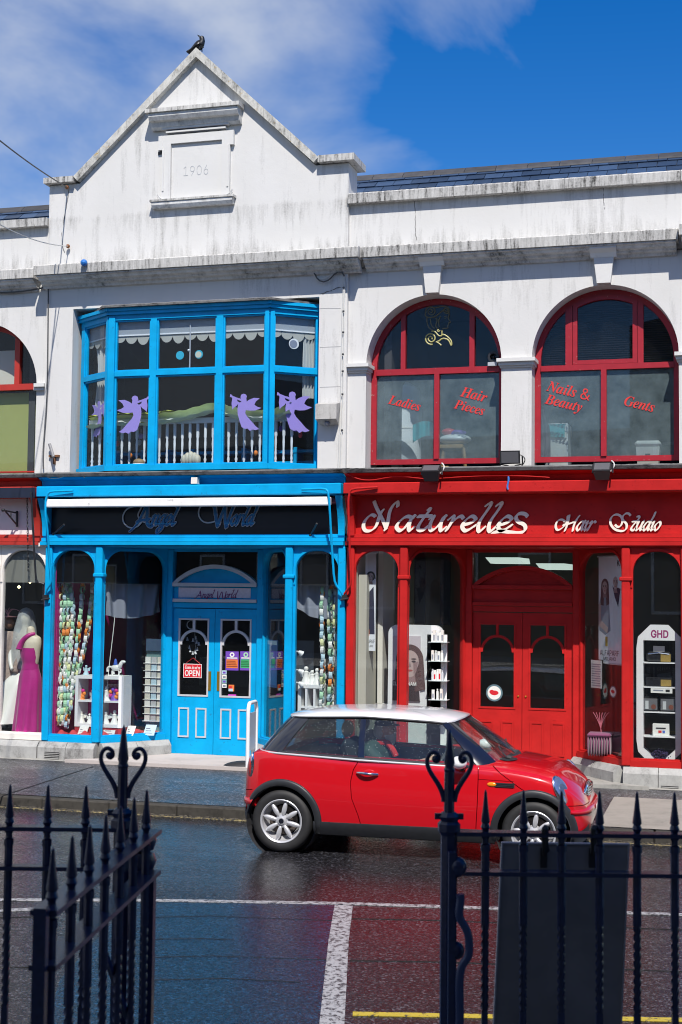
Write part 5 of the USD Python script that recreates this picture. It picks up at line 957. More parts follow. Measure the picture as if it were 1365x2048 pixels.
sx0, sx1 = P3(150, 1400, .12)[0], P3(243, 1400, .12)[0]; sz1 = P3(200, 1352, .12)[2]; sz0 = P3(200, 1455, .12)[2]
part(ia, 'riser', box(sx0, sx1, .13, .44, PF, sz0-.002), REDC)
cube_shelf(sx0, sx1, .12, .45, sz0, sz1, 2, 'white four-cell shelf unit with pink back in the left blue window', PINK)
def figurine(px, py, y, h, label, m=PW, kind='angel', name='figurine'):
    c = P3(px, py, y); t = thing(name, label, 'figurine', c)
    part(t, 'body', lathe([(0, 0), (.32*h, 0), (.30*h, .06*h), (.20*h, .3*h), (.14*h, .55*h), (.17*h, .66*h), (.06*h, .74*h), (0, .76*h)], c, 'z', 12), m, smooth=50); part(t, 'head', ball(c+np.array([0, 0, .86*h]), .13*h, 2), m, smooth=True)
    if kind == 'angel':
        for s in (-1, 1): part(t, 'wing', trimesh.convex.convex_hull(np.array([c+np.array([s*.08*h, .06*h, .6*h]), c+np.array([s*.42*h, .12*h, .8*h]), c+np.array([s*.36*h, .10*h, .4*h]), c+np.array([s*.10*h, .10*h, .35*h]), c+np.array([s*.2*h, .16*h, .6*h])])), m)
    return t, c
zs1 = (sz0+sz1)/2+.012
def on(px, z, y): c = P3(px, 1400, y); return None
def fig_at(px, y, z, h, label, m, kind='angel'):
    c = P3(px, 1400, y); c = np.array([c[0], y, z]); t = thing('figurine', label, 'figurine', c)
    part(t, 'body', lathe([(0, 0), (.32*h, 0), (.30*h, .06*h), (.20*h, .3*h), (.14*h, .55*h), (.17*h, .66*h), (.06*h, .74*h), (0, .76*h)], c, 'z', 12), m, smooth=50); part(t, 'head', ball(c+np.array([0, 0, .86*h]), .13*h, 2), m, smooth=True)
    if kind == 'angel':
        for s in (-1, 1): part(t, 'wing', trimesh.convex.convex_hull(np.array([c+np.array([s*.08*h, .06*h, .6*h]), c+np.array([s*.42*h, .12*h, .8*h]), c+np.array([s*.36*h, .10*h, .4*h]), c+np.array([s*.10*h, .10*h, .35*h]), c+np.array([s*.2*h, .16*h, .6*h])])), m)
    if kind == 'flower':
        for k in range(7): a = k*.9; part(t, 'petal', ball(c+np.array([.3*h*math.cos(a), -.1*h, .5*h+.3*h*math.sin(a)]), .16*h, 1), [ORANGE, PINK, PURPLE][k % 3])
for px, z, h, lab, m, kd in ((163, zs1, .17, 'orange and purple flower ornament in the upper left cell of the white shelf', ORANGE, 'flower'), (185, zs1, .14, 'small grey figurine beside the pillar in the upper left cell', mat('grey_china', (.35, .35, .38), .4), 'angel'), (213, zs1, .2, 'white kneeling figurine in the upper right cell of the white shelf', PW, 'angel'), (229, zs1, .19, 'purple flowered figurine in the upper right cell of the white shelf', PURPLE, 'flower'), (164, sz0+.046, .17, 'cream horse-shaped figurine in the lower left cell of the white shelf', CREAMP, 'angel'), (180, sz0+.046, .13, 'small white figurine next to the pillar in the lower left cell', PW, 'angel'), (213, sz0+.046, .17, 'white angel with bouquet in the lower right cell, left one', PW, 'angel'), (230, sz0+.046, .19, 'taller white cherub in the lower right cell, right one', PW, 'angel'), (171, sz1+.001, .14, 'blue and white figurine on top of the white shelf left of the pillar', PALEB, 'angel')): fig_at(px, .25, z, h, lab, m, kd)
# toy unicorn on top
c = P3(231, 1400, .28); c = np.array([c[0], .28, sz1]); t = thing('unicorn_figurine', 'white prancing horse figurine with blue rider on top of the white shelf', 'figurine', c)
part(t, 'body', ball(c+np.array([0, 0, .11]), (.075, .04, .045), 2), PW, smooth=True); part(t, 'neck', tube([c+np.array([.05, 0, .12]), c+np.array([.085, 0, .19])], np.array([.035, .025]), 8), PW, smooth=True); part(t, 'head', ball(c+np.array([.105, 0, .195]), (.04, .022, .022), 2), PW, smooth=True)
for dx, dz in ((-.05, 0), (-.03, .02), (.04, .0), (.065, .04)): part(t, 'leg', tube([c+np.array([dx*.9, 0, .09]), c+np.array([dx*1.2, 0, .045+dz]), c+np.array([dx*1.05, 0, dz])], .012, 6), PW)
part(t, 'tail', tube(smoothline([c+np.array([-.07, 0, .12]), c+np.array([-.12, 0, .11]), c+np.array([-.13, 0, .05])]), .016, 6), PW); part(t, 'rider', lathe([(0, 0), (.03, 0), (.02, .07), (.0, .09)], c+np.array([-.01, 0, .15]), 'z', 8), mat('blue_rider', (.05, .12, .5), .5)); part(t, 'base', box(c[0]-.09, c[0]+.09, c[1]-.04, c[1]+.04, c[2], c[2]+.012), PW)
# greeting card rack in the splay
S1 = SA['S1']; c = P3(302, 1450, .78); rk = thing('card_rack', 'white spinner rack of greeting cards inside the left angled window', 'card rack', (c[0], .95, PF))
x0, x1 = P3(288, 1400, .80)[0], P3(324, 1400, .80)[0]; part(rk, 'pole', tube([np.array([(x0+x1)/2, .95, PF]), np.array([(x0+x1)/2, .95, P3(300, 1280, .8)[2]])], .02, 8), WPAINT); part(rk, 'header', box(x0, x1, .84, .85, P3(305, 1302, .8)[2], P3(305, 1278, .8)[2]), PALEB); part(rk, 'back_panel', box(x0, x1, .86, .868, PF, P3(305, 1303, .8)[2]), mat('rack_teal', (.14, .26, .26), .5)); part(rk, 'base', lathe([(0, 0), (.2, 0), (.2, .03), (0, .04)], ((x0+x1)/2, .98, PF-.02), 'z', 18), WPAINT)
for r_ in range(9):
    z = P3(305, 1326+r_*14.5, .8)[2]; part(rk, 'tier', box(x0-.02, x1+.02, .80, .855, z-.01, z-.004), WPAINT)
    for k in range(3): w_ = (x1-x0)/3; part(rk, 'card', box(x0+k*w_+.006, x0+(k+1)*w_-.006, .812+.004*k, .822+.004*k, z-.004, z+.085), [WHITEP, mat('grey_card', (.45, .47, .48), .6), mat('cream_card', (.6, .58, .5), .6), PALEB][(r_*2+k) % 4])
# swag, wire and signs in the angled window
t = thing('swag', 'grey gauze swag hanging across the top of the left angled window', 'swag', S1.pt(S1.L/2, Z(270, 1200, .3), .25)); zq = Z(270, 1166, .3); PPg = np.array([[S1.pt(u*S1.L, zq+.02-v*(.42+.10*math.sin(u*3.1)), .22+.05*math.sin(u*26+v*5*(u-.5))) for v in np.linspace(0, 1, 10)] for u in np.linspace(.02, .98, 70)]); part(t, 'cloth', grid(PPg), mat('grey_gauze', (.24, .26, .32), .85), smooth=True)
W2 = SA['W2']; t = thing('swag', 'grey gauze swag hanging across the top of the right blue window', 'swag', W2.pt(W2.L/2, zq-.4, .2)); PPg = np.array([[W2.pt(u*W2.L, zq-v*(.30+.16*math.sin(u*3.1)), .25+.04*math.sin(u*20+v*4*(u-.5))) for v in np.linspace(0, 1, 10)] for u in np.linspace(.02, .98, 50)]); part(t, 'cloth', grid(PPg), _mats['grey_gauze'], smooth=True)
for q, lab in ((SA['W1'], 'black blind across the top of the left front blue window'), (SA['S1'], 'black blind across the top of the left angled blue window'), (SA['W2'], 'black blind across the top of the right front blue window'), (SA['S2'], 'black blind across the top of the right angled blue window')):
    t = thing('roller_blind', lab, 'blind', q.pt(q.L/2, zq, .1)); part(t, 'cloth', q.ext(sbox(.09, zq, q.L-.09, ST-.03), .10, .105), mat('black_blind', (.0035, .0035, .005), .9, spec=0.02)); part(t, 'hem_bar', q.ext(sbox(.09, zq-.015, q.L-.09, zq), .095, .112), DARKM)
t = thing('lamp_flex', 'white flex dangling from the swag down to the shelf unit', 'cord', P3(230, 1350, .3)); part(t, 'cord', tube(smoothline([P3(231, 1215, .3), P3(226, 1270, .3), P3(220, 1320, .3), P3(214, 1390, .2)]), .006, 6), WHITEP)
for px, lab in ((281, 'small yellow lit lamp above the card rack, left one'), (302, 'small yellow lit lamp above the card rack, right one')):
    c = P3(px, 1218, 1.5); t = thing('spot_lamp', lab, 'lamp', c); part(t, 'bulb', ball(c, .035, 1), mat('yellow_bulb', (1, .62, .12), .5, emit=3.0)); part(t, 'arm', tube([c, c+np.array([0, .05, .12])], .012, 6), BRASS); part(t, 'shade', lathe([(.03, .0), (.055, .05), (.05, .05), (.025, .0), (.03, 0)], c, 'z', 12), BRASS)
for px, py, w_, h_, y, lab, m, ink in ((216, 1462, 24, 26, .10, 'white framed print leaning below the white shelf, left of the railing finial', WHITEP, 1), (258, 1464, 16, 22, .25, 'plain white card standing right of the railing finial', WHITEP, 1), (163, 1464, 18, 22, .05, 'small folded white card lying on the red cloth at the left', WHITEP, 1), (297, 1462, 22, 22, .42, 'pale card with a coloured picture at the foot of the card rack', PALEB, 1)):
    a, b = P3(px-w_/2, py+h_/2, y), P3(px+w_/2, py-h_/2, y); t = thing('display_card', lab, 'card', ((a[0]+b[0])/2, y, a[2])); part(t, 'card', trimesh.convex.convex_hull(np.array([(a[0], y, max(a[2], PF)), (b[0], y, max(a[2], PF)), (a[0], y+.012, max(a[2], PF)), (b[0], y+.012, max(a[2], PF)), (a[0]+.02, y+.06, b[2]), (b[0]+.02, y+.06, b[2]), (a[0]+.02, y+.07, b[2]), (b[0]+.02, y+.07, b[2])])), m)
    for k in range(3): zz_ = a[2]+(b[2]-a[2])*(.25+.2*k); part(t, 'print_line', box(a[0]+.03, b[0]-.03-.02*k, y-.004+.06*(.25+.2*k), y+.004+.06*(.25+.2*k), zz_, zz_+.012), mat('grey_print', (.22, .24, .3), .5))
# red cloth folds on the platform
t = thing('red_drape', 'crumpled red cloth lining the floor of the left blue window', 'cloth', (ax[0]+.5, PY+.2, PF)); PPg = np.array([[(ax[0]+.13+u*(ax[1]-ax[0]-.2)+v*.0, PY+.08+v*.26, PF+.012+.05*abs(math.sin(u*9+v*3))*(1-abs(2*v-1))+.02*math.sin(u*23)) for v in np.linspace(0, 1, 10)] for u in np.linspace(0, 1, 40)]); part(t, 'cloth', grid(PPg, True), mat('bright_red_cloth', (.55, .05, .06), .7), smooth=True)
t = thing('red_drape', 'crumpled red cloth lining the floor of the left angled window', 'cloth', S1.pt(S1.L/2, PF, .2)); PPg = np.array([[S1.pt(.1+u*(S1.L-.2), PF+.012+.06*abs(math.sin(u*8+v*3))*(1-abs(2*v-1))+.02*math.sin(u*21), .07+v*.28) for v in np.linspace(0, 1, 10)] for u in np.linspace(0, 1, 40)]); part(t, 'cloth', grid(PPg, True), _mats['bright_red_cloth'], smooth=True)
# right blue window: pink shelf, cherubs, clip lamps, poster
rx0, rx1 = P3(596, 1400, .1)[0], P3(645, 1400, .1)[0]; rz1 = P3(620, 1370, .1)[2]; part(ia, 'riser', box(rx0, rx1, .11, .4, PF, rz1-.62), REDC); cube_shelf(rx0, rx1, .10, .42, rz1-.6, rz1, 3, 'white shelf unit with pink cells in the right blue window', PINK)
for k, (px, h) in enumerate(((612, .24), (624, .19), (634, .22), (643, .2))): fig_at(px, .26, rz1+.001, h, ['tall white cherub at the left end of the pink-celled shelf', 'small white cherub second from the left on the pink-celled shelf', 'white winged cherub third on the pink-celled shelf', 'white cherub at the right end nearest the paper chains'][k], PW)
t = thing('lamp_strip', 'upright white strip with three clip spotlights beside the right blue pillar', 'lamp', P3(587, 1400, .06)); part(t, 'strip', box(P3(584, 1400, .06)[0], P3(591, 1400, .06)[0], .06, .08, PF, P3(587, 1290, .06)[2]), WPAINT)
for py in (1303, 1340, 1365): c = P3(592, py, .04); part(t, 'arm', tube([c, c+np.array([.05, -.03, .0])], .010, 6), WPAINT); part(t, 'spot', lathe([(0, 0), (.02, 0), (.042, .06), (.036, .06), (0, .01)], (0, 0, 0), 'z', 12).apply_transform(trimesh.transformations.rotation_matrix(2.3, (0, 1, .3))).apply_translation(c+np.array([.05, -.03, 0])), WPAINT, smooth=40)
# posters and stickers inside the blue doors
def d_rect(y): return FP(y)
def poster(px0, py0, px1, py1, label, bands, name='poster', pl=None, w=.010):
    q = pl or SA['D']; o = q.rect(px0, py0, px1, py1); b = o.bounds; t = thing(name, label, name.replace('_', ' '), q.pt((b[0]+b[2])/2, b[1], w)); part(t, 'sheet', q.ext(o, w, w+.002), bands[0][1])
    for k, (r, m) in enumerate(bands[1:]): part(t, 'print', q.ext(sbox(b[0]+(b[2]-b[0])*r[0], b[1]+(b[3]-b[1])*r[1], b[0]+(b[2]-b[0])*r[2], b[1]+(b[3]-b[1])*r[3]), w-.0008*(k+1), w-.0008*k-.0001), m)
    return t, q, b, w
ORP = mat('orange_print', (.70, .18, .04), .5)
for x0, x1, lab, lower in ((451, 477, 'purple and orange poster on the right blue door', ORP), (480, 503, 'purple and green poster on the right blue door', GREENI)):
    t, q, b, w = poster(x0, 1303, x1, 1341, lab, [(None, PURPLE), ((0.05, .12, .95, .58), lower), ((.1, .62, .9, .68), WHITEP)]); cx, cz_ = (b[0]+b[2])/2, b[1]+(b[3]-b[1])*.82; part(t, 'emblem', q.ext(Point(cx, cz_).buffer(.035).difference(Point(cx, cz_).buffer(.016)), w-.004, w-.0026), WHITEP if lower is ORP else GREENP)
    for k in range(4): zz_ = b[1]+(b[3]-b[1])*(.2+.09*k); part(t, 'print_line', q.ext(sbox(b[0]+.015, zz_, b[2]-.015-.01*k, zz_+.008), w-.004, w-.0026), mat('dark_orange', (.3, .05, .02), .5) if lower is ORP else mat('dark_green', (.02, .14, .05), .5))
for k, m in enumerate((PALEB, CREAMP, mat('sea_green', (.2, .42, .4), .5), WHITEP)): poster(444, 1341+k*9, 453, 1349+k*9, ['pale blue sticker topmost of the small column on the right blue door', 'cream sticker second from the top of the small column', 'sea green sticker third from the top of the small column', 'white sticker lowest of the small column'][k], [(None, m), ((.2, .2, .8, .7), mat('grey_print', (.22, .24, .3), .5) if k % 2 else PURPLE)], 'sticker')
poster(457, 1370, 468, 1383, 'orange and blue card sticker below the column of stickers', [(None, ORP), ((.0, .0, .8, .4), PALEB), ((.1, .45, .6, .8), REDI)], 'sticker'); poster(456, 1389, 472, 1398, 'small magenta sticker low on the right blue door', [(None, mat('magenta_print', (.5, .06, .42), .5)), ((.1, .3, .8, .6), LILAC)], 'sticker')
t, q, b, w = poster(366, 1328, 403, 1356, 'red and white OPEN sign hanging inside the left blue door', [(None, WHITEP), ((.03, .04, .97, .96), REDI)], 'open_sign')
for txt, (u0, u1, v0, v1), st in (('OPEN', (.10, .90, .12, .55), 'sans'), ("Come in we're", (.10, .92, .62, .88), 'ital')):
    for c_, p in fit(letters(txt, st, 3 if st == 'sans' else 1), b[0]+(b[2]-b[0])*u0, b[1]+(b[3]-b[1])*v0, b[0]+(b[2]-b[0])*u1, b[1]+(b[3]-b[1])*v1): part(t, 'letter', q.ext(p, w-.003, w-.0012), WHITEP)
for s in ((373, 393), (385, 393)): pass
part(t, 'string', tube([q.w(370, 1328, w), q.w(386, 1316, w), q.w(400, 1328, w)], .003, 4), REDI)
t = thing('wind_chime', 'silver wind chime hanging inside the left blue door above the sign', 'wind chime', q.w(384, 1300, .1)); part(t, 'string', tube([q.w(384, 1234, .1), q.w(386, 1318, .1)], .003, 4), SILVERP); part(t, 'hoop', lathe([(.055, -.006), (.067, -.006), (.067, .006), (.055, .006), (.055, -.006)], q.w(377, 1250, .1), 'y', 16), SILVERP)
for k in range(11): a = RNG.uniform(-18, 16); yy = 1270+RNG.uniform(0, 40); part(t, 'bell', lathe([(0, .03), (.008, .028), (.012, .0), (.022, -.02), (.018, -.02), (0, -.005)], q.w(384+a*(1-(yy-1270)/70), yy, .1), 'z', 8), SILVERP)
q = SA['S2']; o = None
t, q, b, w = poster(527, 1280, 547, 1375, 'tall blue poster inside the right angled blue window', [(None, mat('blue_print', (.02, .10, .30), .4)), ((.05, .9, .95, .98), PALEB), ((.1, .05, .9, .45), mat('mid_blue_print', (.02, .2, .5), .4)), ((.55, .5, .85, .62), GREENI)], 'poster', SA['S2'], .055)
# wheeled trolley pale sheet
t = thing('notice_sheet', 'grey notice board standing inside the right blue window', 'board', P3(607, 1380, .55)); a, b = P3(592, 1382, .55), P3(628, 1282, .55); part(t, 'board', box(a[0], b[0], .55, .57, a[2], b[2]), mat('slate_sheet', (.06, .07, .085), .4)); part(t, 'foot', box(a[0]+.05, b[0]-.05, .5, .62, PF, a[2]), DARKM)
# pavement sign seen almost edge-on
c = ground(497, 1540, .2); c[2] = PZ(c[1])+.01; ps = thing('pavement_sign', 'white framed pavement sign seen edge-on with black rubber base by the blue doors', 'pavement sign', c, rotz=0)
base = ball((0, 0, 0), (.30, .17, .10), 3); base = trimesh.intersections.slice_mesh_plane(base, (0, 0, 1), (0, 0, 0), cap=True); base.apply_transform(trimesh.transformations.rotation_matrix(.25, (0, 0, 1))); base.apply_translation(c+np.array([-.10, .12, -.004])); part(ps, 'base', base, mat('black_rubber', (.02, .02, .022), .6), smooth=50)
h_ = Z(497, 1410, c[1])-c[2]; d = np.array([.10, -.99, 0]); f0, f1 = c+d*.05+np.array([0, 0, .02]), c-d*.40+np.array([0, 0, .02])
top = [f0+np.array([0, 0, z]) for z in np.linspace(0, h_-.09, 8)]+[f0*(1-t_)+f1*t_+np.array([0, 0, h_-.09+.09*math.sin(min(1, min(t_, 1-t_)*7)*math.pi/2)]) for t_ in np.linspace(.02, .98, 16)]+[f1+np.array([0, 0, z]) for z in np.linspace(h_-.09, 0, 8)]
part(ps, 'frame', tube(top, .026, 10), WPAINT, smooth=60); mid = (f0+f1)/2; pan = trimesh.creation.box(extents=(.012, .37, h_-.35)); pan.apply_transform(trimesh.transformations.rotation_matrix(math.atan2(-d[0], d[1])+math.pi, (0, 0, 1))); pan.apply_translation(mid+np.array([0, 0, .22+(h_-.35)/2])); part(ps, 'panel', pan, mat('pale_panel', (.5, .52, .56), .4))

# ---- salon
def face(t, q, fx, fz, k, hair, w, turn=0.0, long=1.6):
    """A plain printed portrait of nobody: hair, neck, face, brows, eyes, nose, lips as flat shapes."""
    sk = mat('print_skin', (.50, .38, .36), .5); sh_ = mat('print_shadow', (.30, .20, .20), .5); dk = mat('print_dark', (.05, .035, .04), .5)
    def E(x, z, rx, rz): return affinity.scale(Point(0, 0).buffer(1, 24), rx*k, rz*k).__class__(affinity.translate(affinity.scale(Point(0, 0).buffer(1, 24), rx*k, rz*k, origin=(0, 0)), fx+x*k, fz+z*k).exterior)
    hr = unary_union([E(0, .25, 1.0, 1.1)]+[Polygon([(fx-1.0*k, fz+.3*k), (fx-1.15*k, fz-long*k), (fx-.35*k, fz-long*k*1.05), (fx-.2*k, fz), (fx+.2*k, fz), (fx+.4*k, fz-long*k*1.05), (fx+1.15*k, fz-long*k*.95), (fx+1.0*k, fz+.3*k)])])
    part(t, 'print_hair', q.ext(hr, w-.001, w), hair); part(t, 'print_neck', q.ext(Polygon([(fx-.32*k, fz-.5*k), (fx+.32*k, fz-.5*k), (fx+.5*k, fz-1.5*k), (fx-.5*k, fz-1.5*k)]), w-.0018, w-.0011), sh_)
    part(t, 'print_face', q.ext(unary_union([E(0, .15, .66, .78), E(0, -.35, .5, .62)]).difference(Polygon([(fx-.7*k, fz+.55*k), (fx-.1*k, fz+.95*k), (fx-.7*k, fz+1.2*k)])), w-.0026, w-.0019), sk); part(t, 'print_cheek', q.ext(Polygon([(fx+.25*k, fz+.1*k), (fx+.62*k, fz+.15*k), (fx+.5*k, fz-.55*k), (fx+.3*k, fz-.8*k)]), w-.0032, w-.0027), sh_)
    for s_ in (-1, 1):
        part(t, 'print_brow', q.ext(E(s_*.3, .32, .2, .05), w-.004, w-.0033), dk); part(t, 'print_eye', q.ext(E(s_*.29, .14, .15, .075), w-.004, w-.0033), dk)
    part(t, 'print_nose', q.ext(Polygon([(fx+.02*k, fz+.15*k), (fx+.12*k, fz-.25*k), (fx-.08*k, fz-.27*k)]), w-.004, w-.0033), sh_); part(t, 'print_lips', q.ext(E(0, -.5, .22, .075), w-.004, w-.0033), mat('print_lips_red', (.38, .09, .09), .5))
HBR = mat('print_brown_hair', (.13, .07, .07), .5, vary=.4, vscale=60); HLT = mat('print_mauve_hair', (.13, .075, .075), .5, vary=.4, vscale=70); GREYB = mat('print_grey', (.30, .30, .36), .5); PALEW = mat('print_pale', (.76, .78, .82), .5)
BP = FP(.12)
t = thing('hanging_banner', 'narrow pale banner with a dark-haired woman at the left end of the salon window', 'banner', BP.w(740, 1300)); u0, u1 = BP.at(731, 1200)[0], BP.at(752, 1200)[0]; z1, z0 = BP.at(740, 1105)[1], BP.at(740, 1302)[1]; part(t, 'cloth', BP.ext(sbox(u0, z0, u1, z1), 0, .004), PALEW); part(t, 'rod', tube([BP.pt(u0-.02, z1, 0), BP.pt(u1+.02, z1, 0)], .012, 6), SILVERP)
part(t, 'print_dress', BP.ext(Polygon([(u0+.02, z0+.22), (u0+.03, z0+.75), (u1-.03, z0+.85), (u1-.01, z0+.22)]), -.001, -.0001), mat('print_navy', (.03, .03, .06), .5)); face(t, BP, (u0+u1)/2, z1-.33, .06, mat('print_black_hair', (.02, .02, .025), .5), -.0012, long=.3)
def put(q, txt, u0, u1, z0, z1, w, m, t, style='sans', bold=0):
    for c_, p in fit(letters(txt, style, bold), u0, z0, u1, z1): part(t, 'letter', q.ext(p, w-.0015, w), m)
put(BP, 'ALFAPARF', u0+.01, u1-.01, z0+.10, z0+.15, -.0002, INK, t); put(BP, 'MILANO', u0+.03, u1-.03, z0+.05, z0+.08, -.0002, INK, t); part(t, 'print_bottle', BP.ext(sbox(u0+.03, z0+.2, u0+.06, z0+.28), -.003, -.0014), ORANGE)
t = thing('display_stand', 'white product stand with a large hair portrait behind the red pillar', 'display stand', P3(830, 1480, .25)); Q = FP(.22); U0, U1 = Q.at(776, 1330)[0], Q.at(846, 1330)[0]; ZT = Q.at(810, 1250)[1]; ZB = PF
part(t, 'cabinet', Q.ext(round_top(U0, U1+.24, ZB, ZT, .12), .02, .22), WPAINT); pu0, pu1, pz0, pz1 = Q.at(786, 1330)[0], Q.at(841, 1330)[0], Q.at(810, 1402)[1], Q.at(810, 1272)[1]
part(t, 'poster', Q.ext(sbox(pu0, pz0, pu1, pz1), .0, .018), mat('print_mauve', (.60, .53, .56), .5)); part(t, 'poster_coat', Q.ext(Polygon([(pu0, pz0), (pu1, pz0), (pu1-.03, pz0+.28), ((pu0+pu1)/2, pz0+.34), (pu0, pz0+.26)]), -.0012, -.0002), mat('print_dark', (.05, .035, .04), .5)); face(t, Q, pu0+(pu1-pu0)*.62, pz1-.36, .185, HLT, -.0014, long=1.9)
put(Q, 'ILLUMINAM', pu0+.01, pu1-.05, pz0+.20, pz0+.25, -.0066, WHITEP, t, 'sans', 3)
part(t, 'shelf_back', box(P3(862, 1350, .2)[0]-.06, P3(893, 1350, .2)[0], .24, .26, PF, ZT-.12), WPAINT)
BOT = [WHITEP, CREAMP, mat('silver_bottle', (.55, .56, .58), .3), WHITEP]
for r_, py in enumerate((1284, 1322, 1361, 1399, 1430)):
    z = P3(875, py, .16)[2]; s0, s1 = P3(859, py, .14)[0], P3(897, py, .14)[0]; part(t, 'glass_shelf', box(s0, s1, .06, .24, z-.006, z), mat('shelf_edge', (.55, .62, .62), .2)); n = [6, 4, 5, 3, 4][r_]
    for k in range(n):
        x_ = s0+.03+(k+.5)*(s1-s0-.09)/n; h_ = [.155, .14, .15, .14, .10][r_]*(1 if (k+r_) % 3 else .9); b_ = thing('product_bottle', f'{["leftmost", "second", "third", "fourth", "fifth", "sixth"][k]} white hair product on the {["top", "second", "third", "fourth", "bottom"][r_]} glass shelf of the salon stand', 'bottle', (x_, .13, z), group='hair products on the display stand')
        if (k+r_) % 2: part(b_, 'carton', box(x_-.017, x_+.017, .11, .15, z+.0005, z+h_), BOT[(k+r_) % 4]); part(b_, 'print', box(x_-.009, x_+.009, .107, .1095, z+.02, z+h_*.6), mat('grey_print', (.22, .24, .3), .5) if r_ != 2 else REDI)
        else: part(b_, 'bottle', lathe([(0, 0), (.018, 0), (.018, h_*.7), (.008, h_*.8), (.008, h_*.82), (0, h_*.82)], (x_, .13, z+.0005), 'z', 10), BOT[(k+r_) % 4], smooth=40); part(b_, 'cap', lathe([(0, 0), (.010, 0), (.010, h_*.16), (0, h_*.16)], (x_, .13, z+h_*.83), 'z', 8), BOT[(k+2) % 4])
# cream partition and counter on the left of the salon
part(in_, 'partition', box(nx[0]+.09, nx[0]+.20, PY+.16, .5, PF, Z(715, 1150, .2)), CREAMI); part(in_, 'partition', box(nx[0]+.22, nx[0]+.29, .5, 1.1, PF, ST), CREAMP); part(in_, 'partition', box(P3(738, 1300, .9)[0], P3(760, 1300, .9)[0], .9, .96, PF, ST), CREAMI)
for a, b in ((828, 850), (880, 900)): part(in_, 'mirror_panel', box(P3(a, 1300, 2.2)[0], P3(b, 1300, 2.2)[0], 2.2, 2.24, Z(850, 1250, 2.2), ST), mat('mirror_dark', (.03, .04, .06), .15))
part(in_, 'counter', box(P3(755, 1400, .6)[0], P3(790, 1400, .6)[0], .5, .8, P3(770, 1413, .6)[2], P3(770, 1407, .6)[2]), WPAINT)
t = thing('red_bottle', 'small red bottle on the white counter left of the display stand', 'bottle', P3(762, 1407, .6)); c = P3(762, 1407, .6); part(t, 'body', lathe([(0, 0), (.03, 0), (.03, .09), (.012, .12), (.012, .15), (0, .15)], c, 'z', 12), REDI, smooth=40); part(t, 'cap', lathe([(0, 0), (.013, 0), (.013, .03), (0, .03)], c+np.array([0, 0, .151]), 'z', 10), DARKM)
# ceiling lights seen through the transom
for a, b, y in ((985, 1050, 1122), (1085, 1140, 1134)):
    c0, c1 = P3(a, y, 2.6), P3(b, y, 2.6); part(in_, 'ceiling_light', trimesh.convex.convex_hull(np.array([(c0[0]-.05, 2.3, c0[2]+.045), (c1[0]-.05, 2.3, c0[2]+.045), (c0[0]+.02, 2.9, c0[2]+.045), (c1[0]+.02, 2.9, c0[2]+.045), (c0[0], 2.45, c0[2]-.04), (c1[0]+.02, 2.45, c0[2]-.04), (c1[0]+.06, 2.75, c0[2]-.04), (c0[0]+.03, 2.75, c0[2]-.04)])), mat('light_panel', (.62, .75, .68), .5, emit=.8))
# notices on the salon doors and angled window
def roundel(pl, px, py, r, label, w=.008, sq=1.0):
    c = pl.at(px, py); k = abs(pl.at(px, py+r)[1]-c[1]); t = thing('round_sticker', label, 'sticker', pl.pt(*c, w)); part(t, 'rim', pl.ext(Point(*c).buffer(k), w, w+.002), mat('slate_print', (.10, .17, .2), .5)); part(t, 'disc', pl.ext(Point(*c).buffer(k*.80), w-.0012, w-.0001), WHITEP); part(t, 'emblem', pl.ext(affinity.scale(Point(*c).buffer(k*.5), 1.0, .55).buffer(0).union(affinity.translate(affinity.scale(Point(*c).buffer(k*.3), 1, .8), -k*.28, k*.1)), w-.0024, w-.0013), REDI)
roundel(SN['D'], 989, 1386, 17, 'round white sticker with red emblem on the left red door', .012)
S2 = SN['S2']
t, q, b, w = poster(1173, 1319, 1199, 1378, 'framed white price list inside the angled salon window below the banner', [(None, DARKM), ((.08, .03, .92, .97), WHITEP)], 'price_list', S2, .06)
for k in range(10): zz_ = b[1]+(b[3]-b[1])*(.1+.08*k); part(t, 'print_line', q.ext(sbox(b[0]+.04, zz_, b[2]-.05-.01*(k % 3), zz_+.010), w-.004, w-.0012), mat('grey_print', (.22, .24, .3), .5))
roundel(S2, 1219, 1384, 12, 'second round sticker with red emblem inside the angled salon window', .06)
t = thing('hanging_banner', 'wide banner with two women in the angled salon window', 'banner', S2.w(1210, 1330, .10)); u0, u1 = S2.at(1185, 1200)[0], S2.at(1231, 1200)[0]; z1, z0 = S2.at(1210, 1112)[1], S2.at(1210, 1328)[1]; w = .10; part(t, 'cloth', S2.ext(sbox(u0, z0, u1, z1), w, w+.004), PALEW); part(t, 'rod', tube([S2.pt(u0-.02, z1, w), S2.pt(u1+.02, z1, w)], .012, 6), SILVERP); part(t, 'rod', tube([S2.pt(u0-.01, z0, w), S2.pt(u1+.01, z0, w)], .010, 6), SILVERP)
W_ = u1-u0; part(t, 'print_dress', S2.ext(Polygon([(u0+.02*W_, z0+.75), (u0+.18*W_, z0+.98), (u0+.42*W_, z0+.95), (u0+.52*W_, z0+.42), (u0+.3*W_, z0+.36), (u0+.03*W_, z0+.42)]), w-.001, w-.0001), mat('print_grey_blue', (.26, .30, .36), .5)); part(t, 'print_dress', S2.ext(Polygon([(u0+.60*W_, z0+1.02), (u0+.95*W_, z0+1.0), (u1-.01, z0+.55), (u0+.85*W_, z0+.25), (u0+.62*W_, z0+.4)]), w-.001, w-.0001), mat('print_white', (.72, .74, .78), .5))
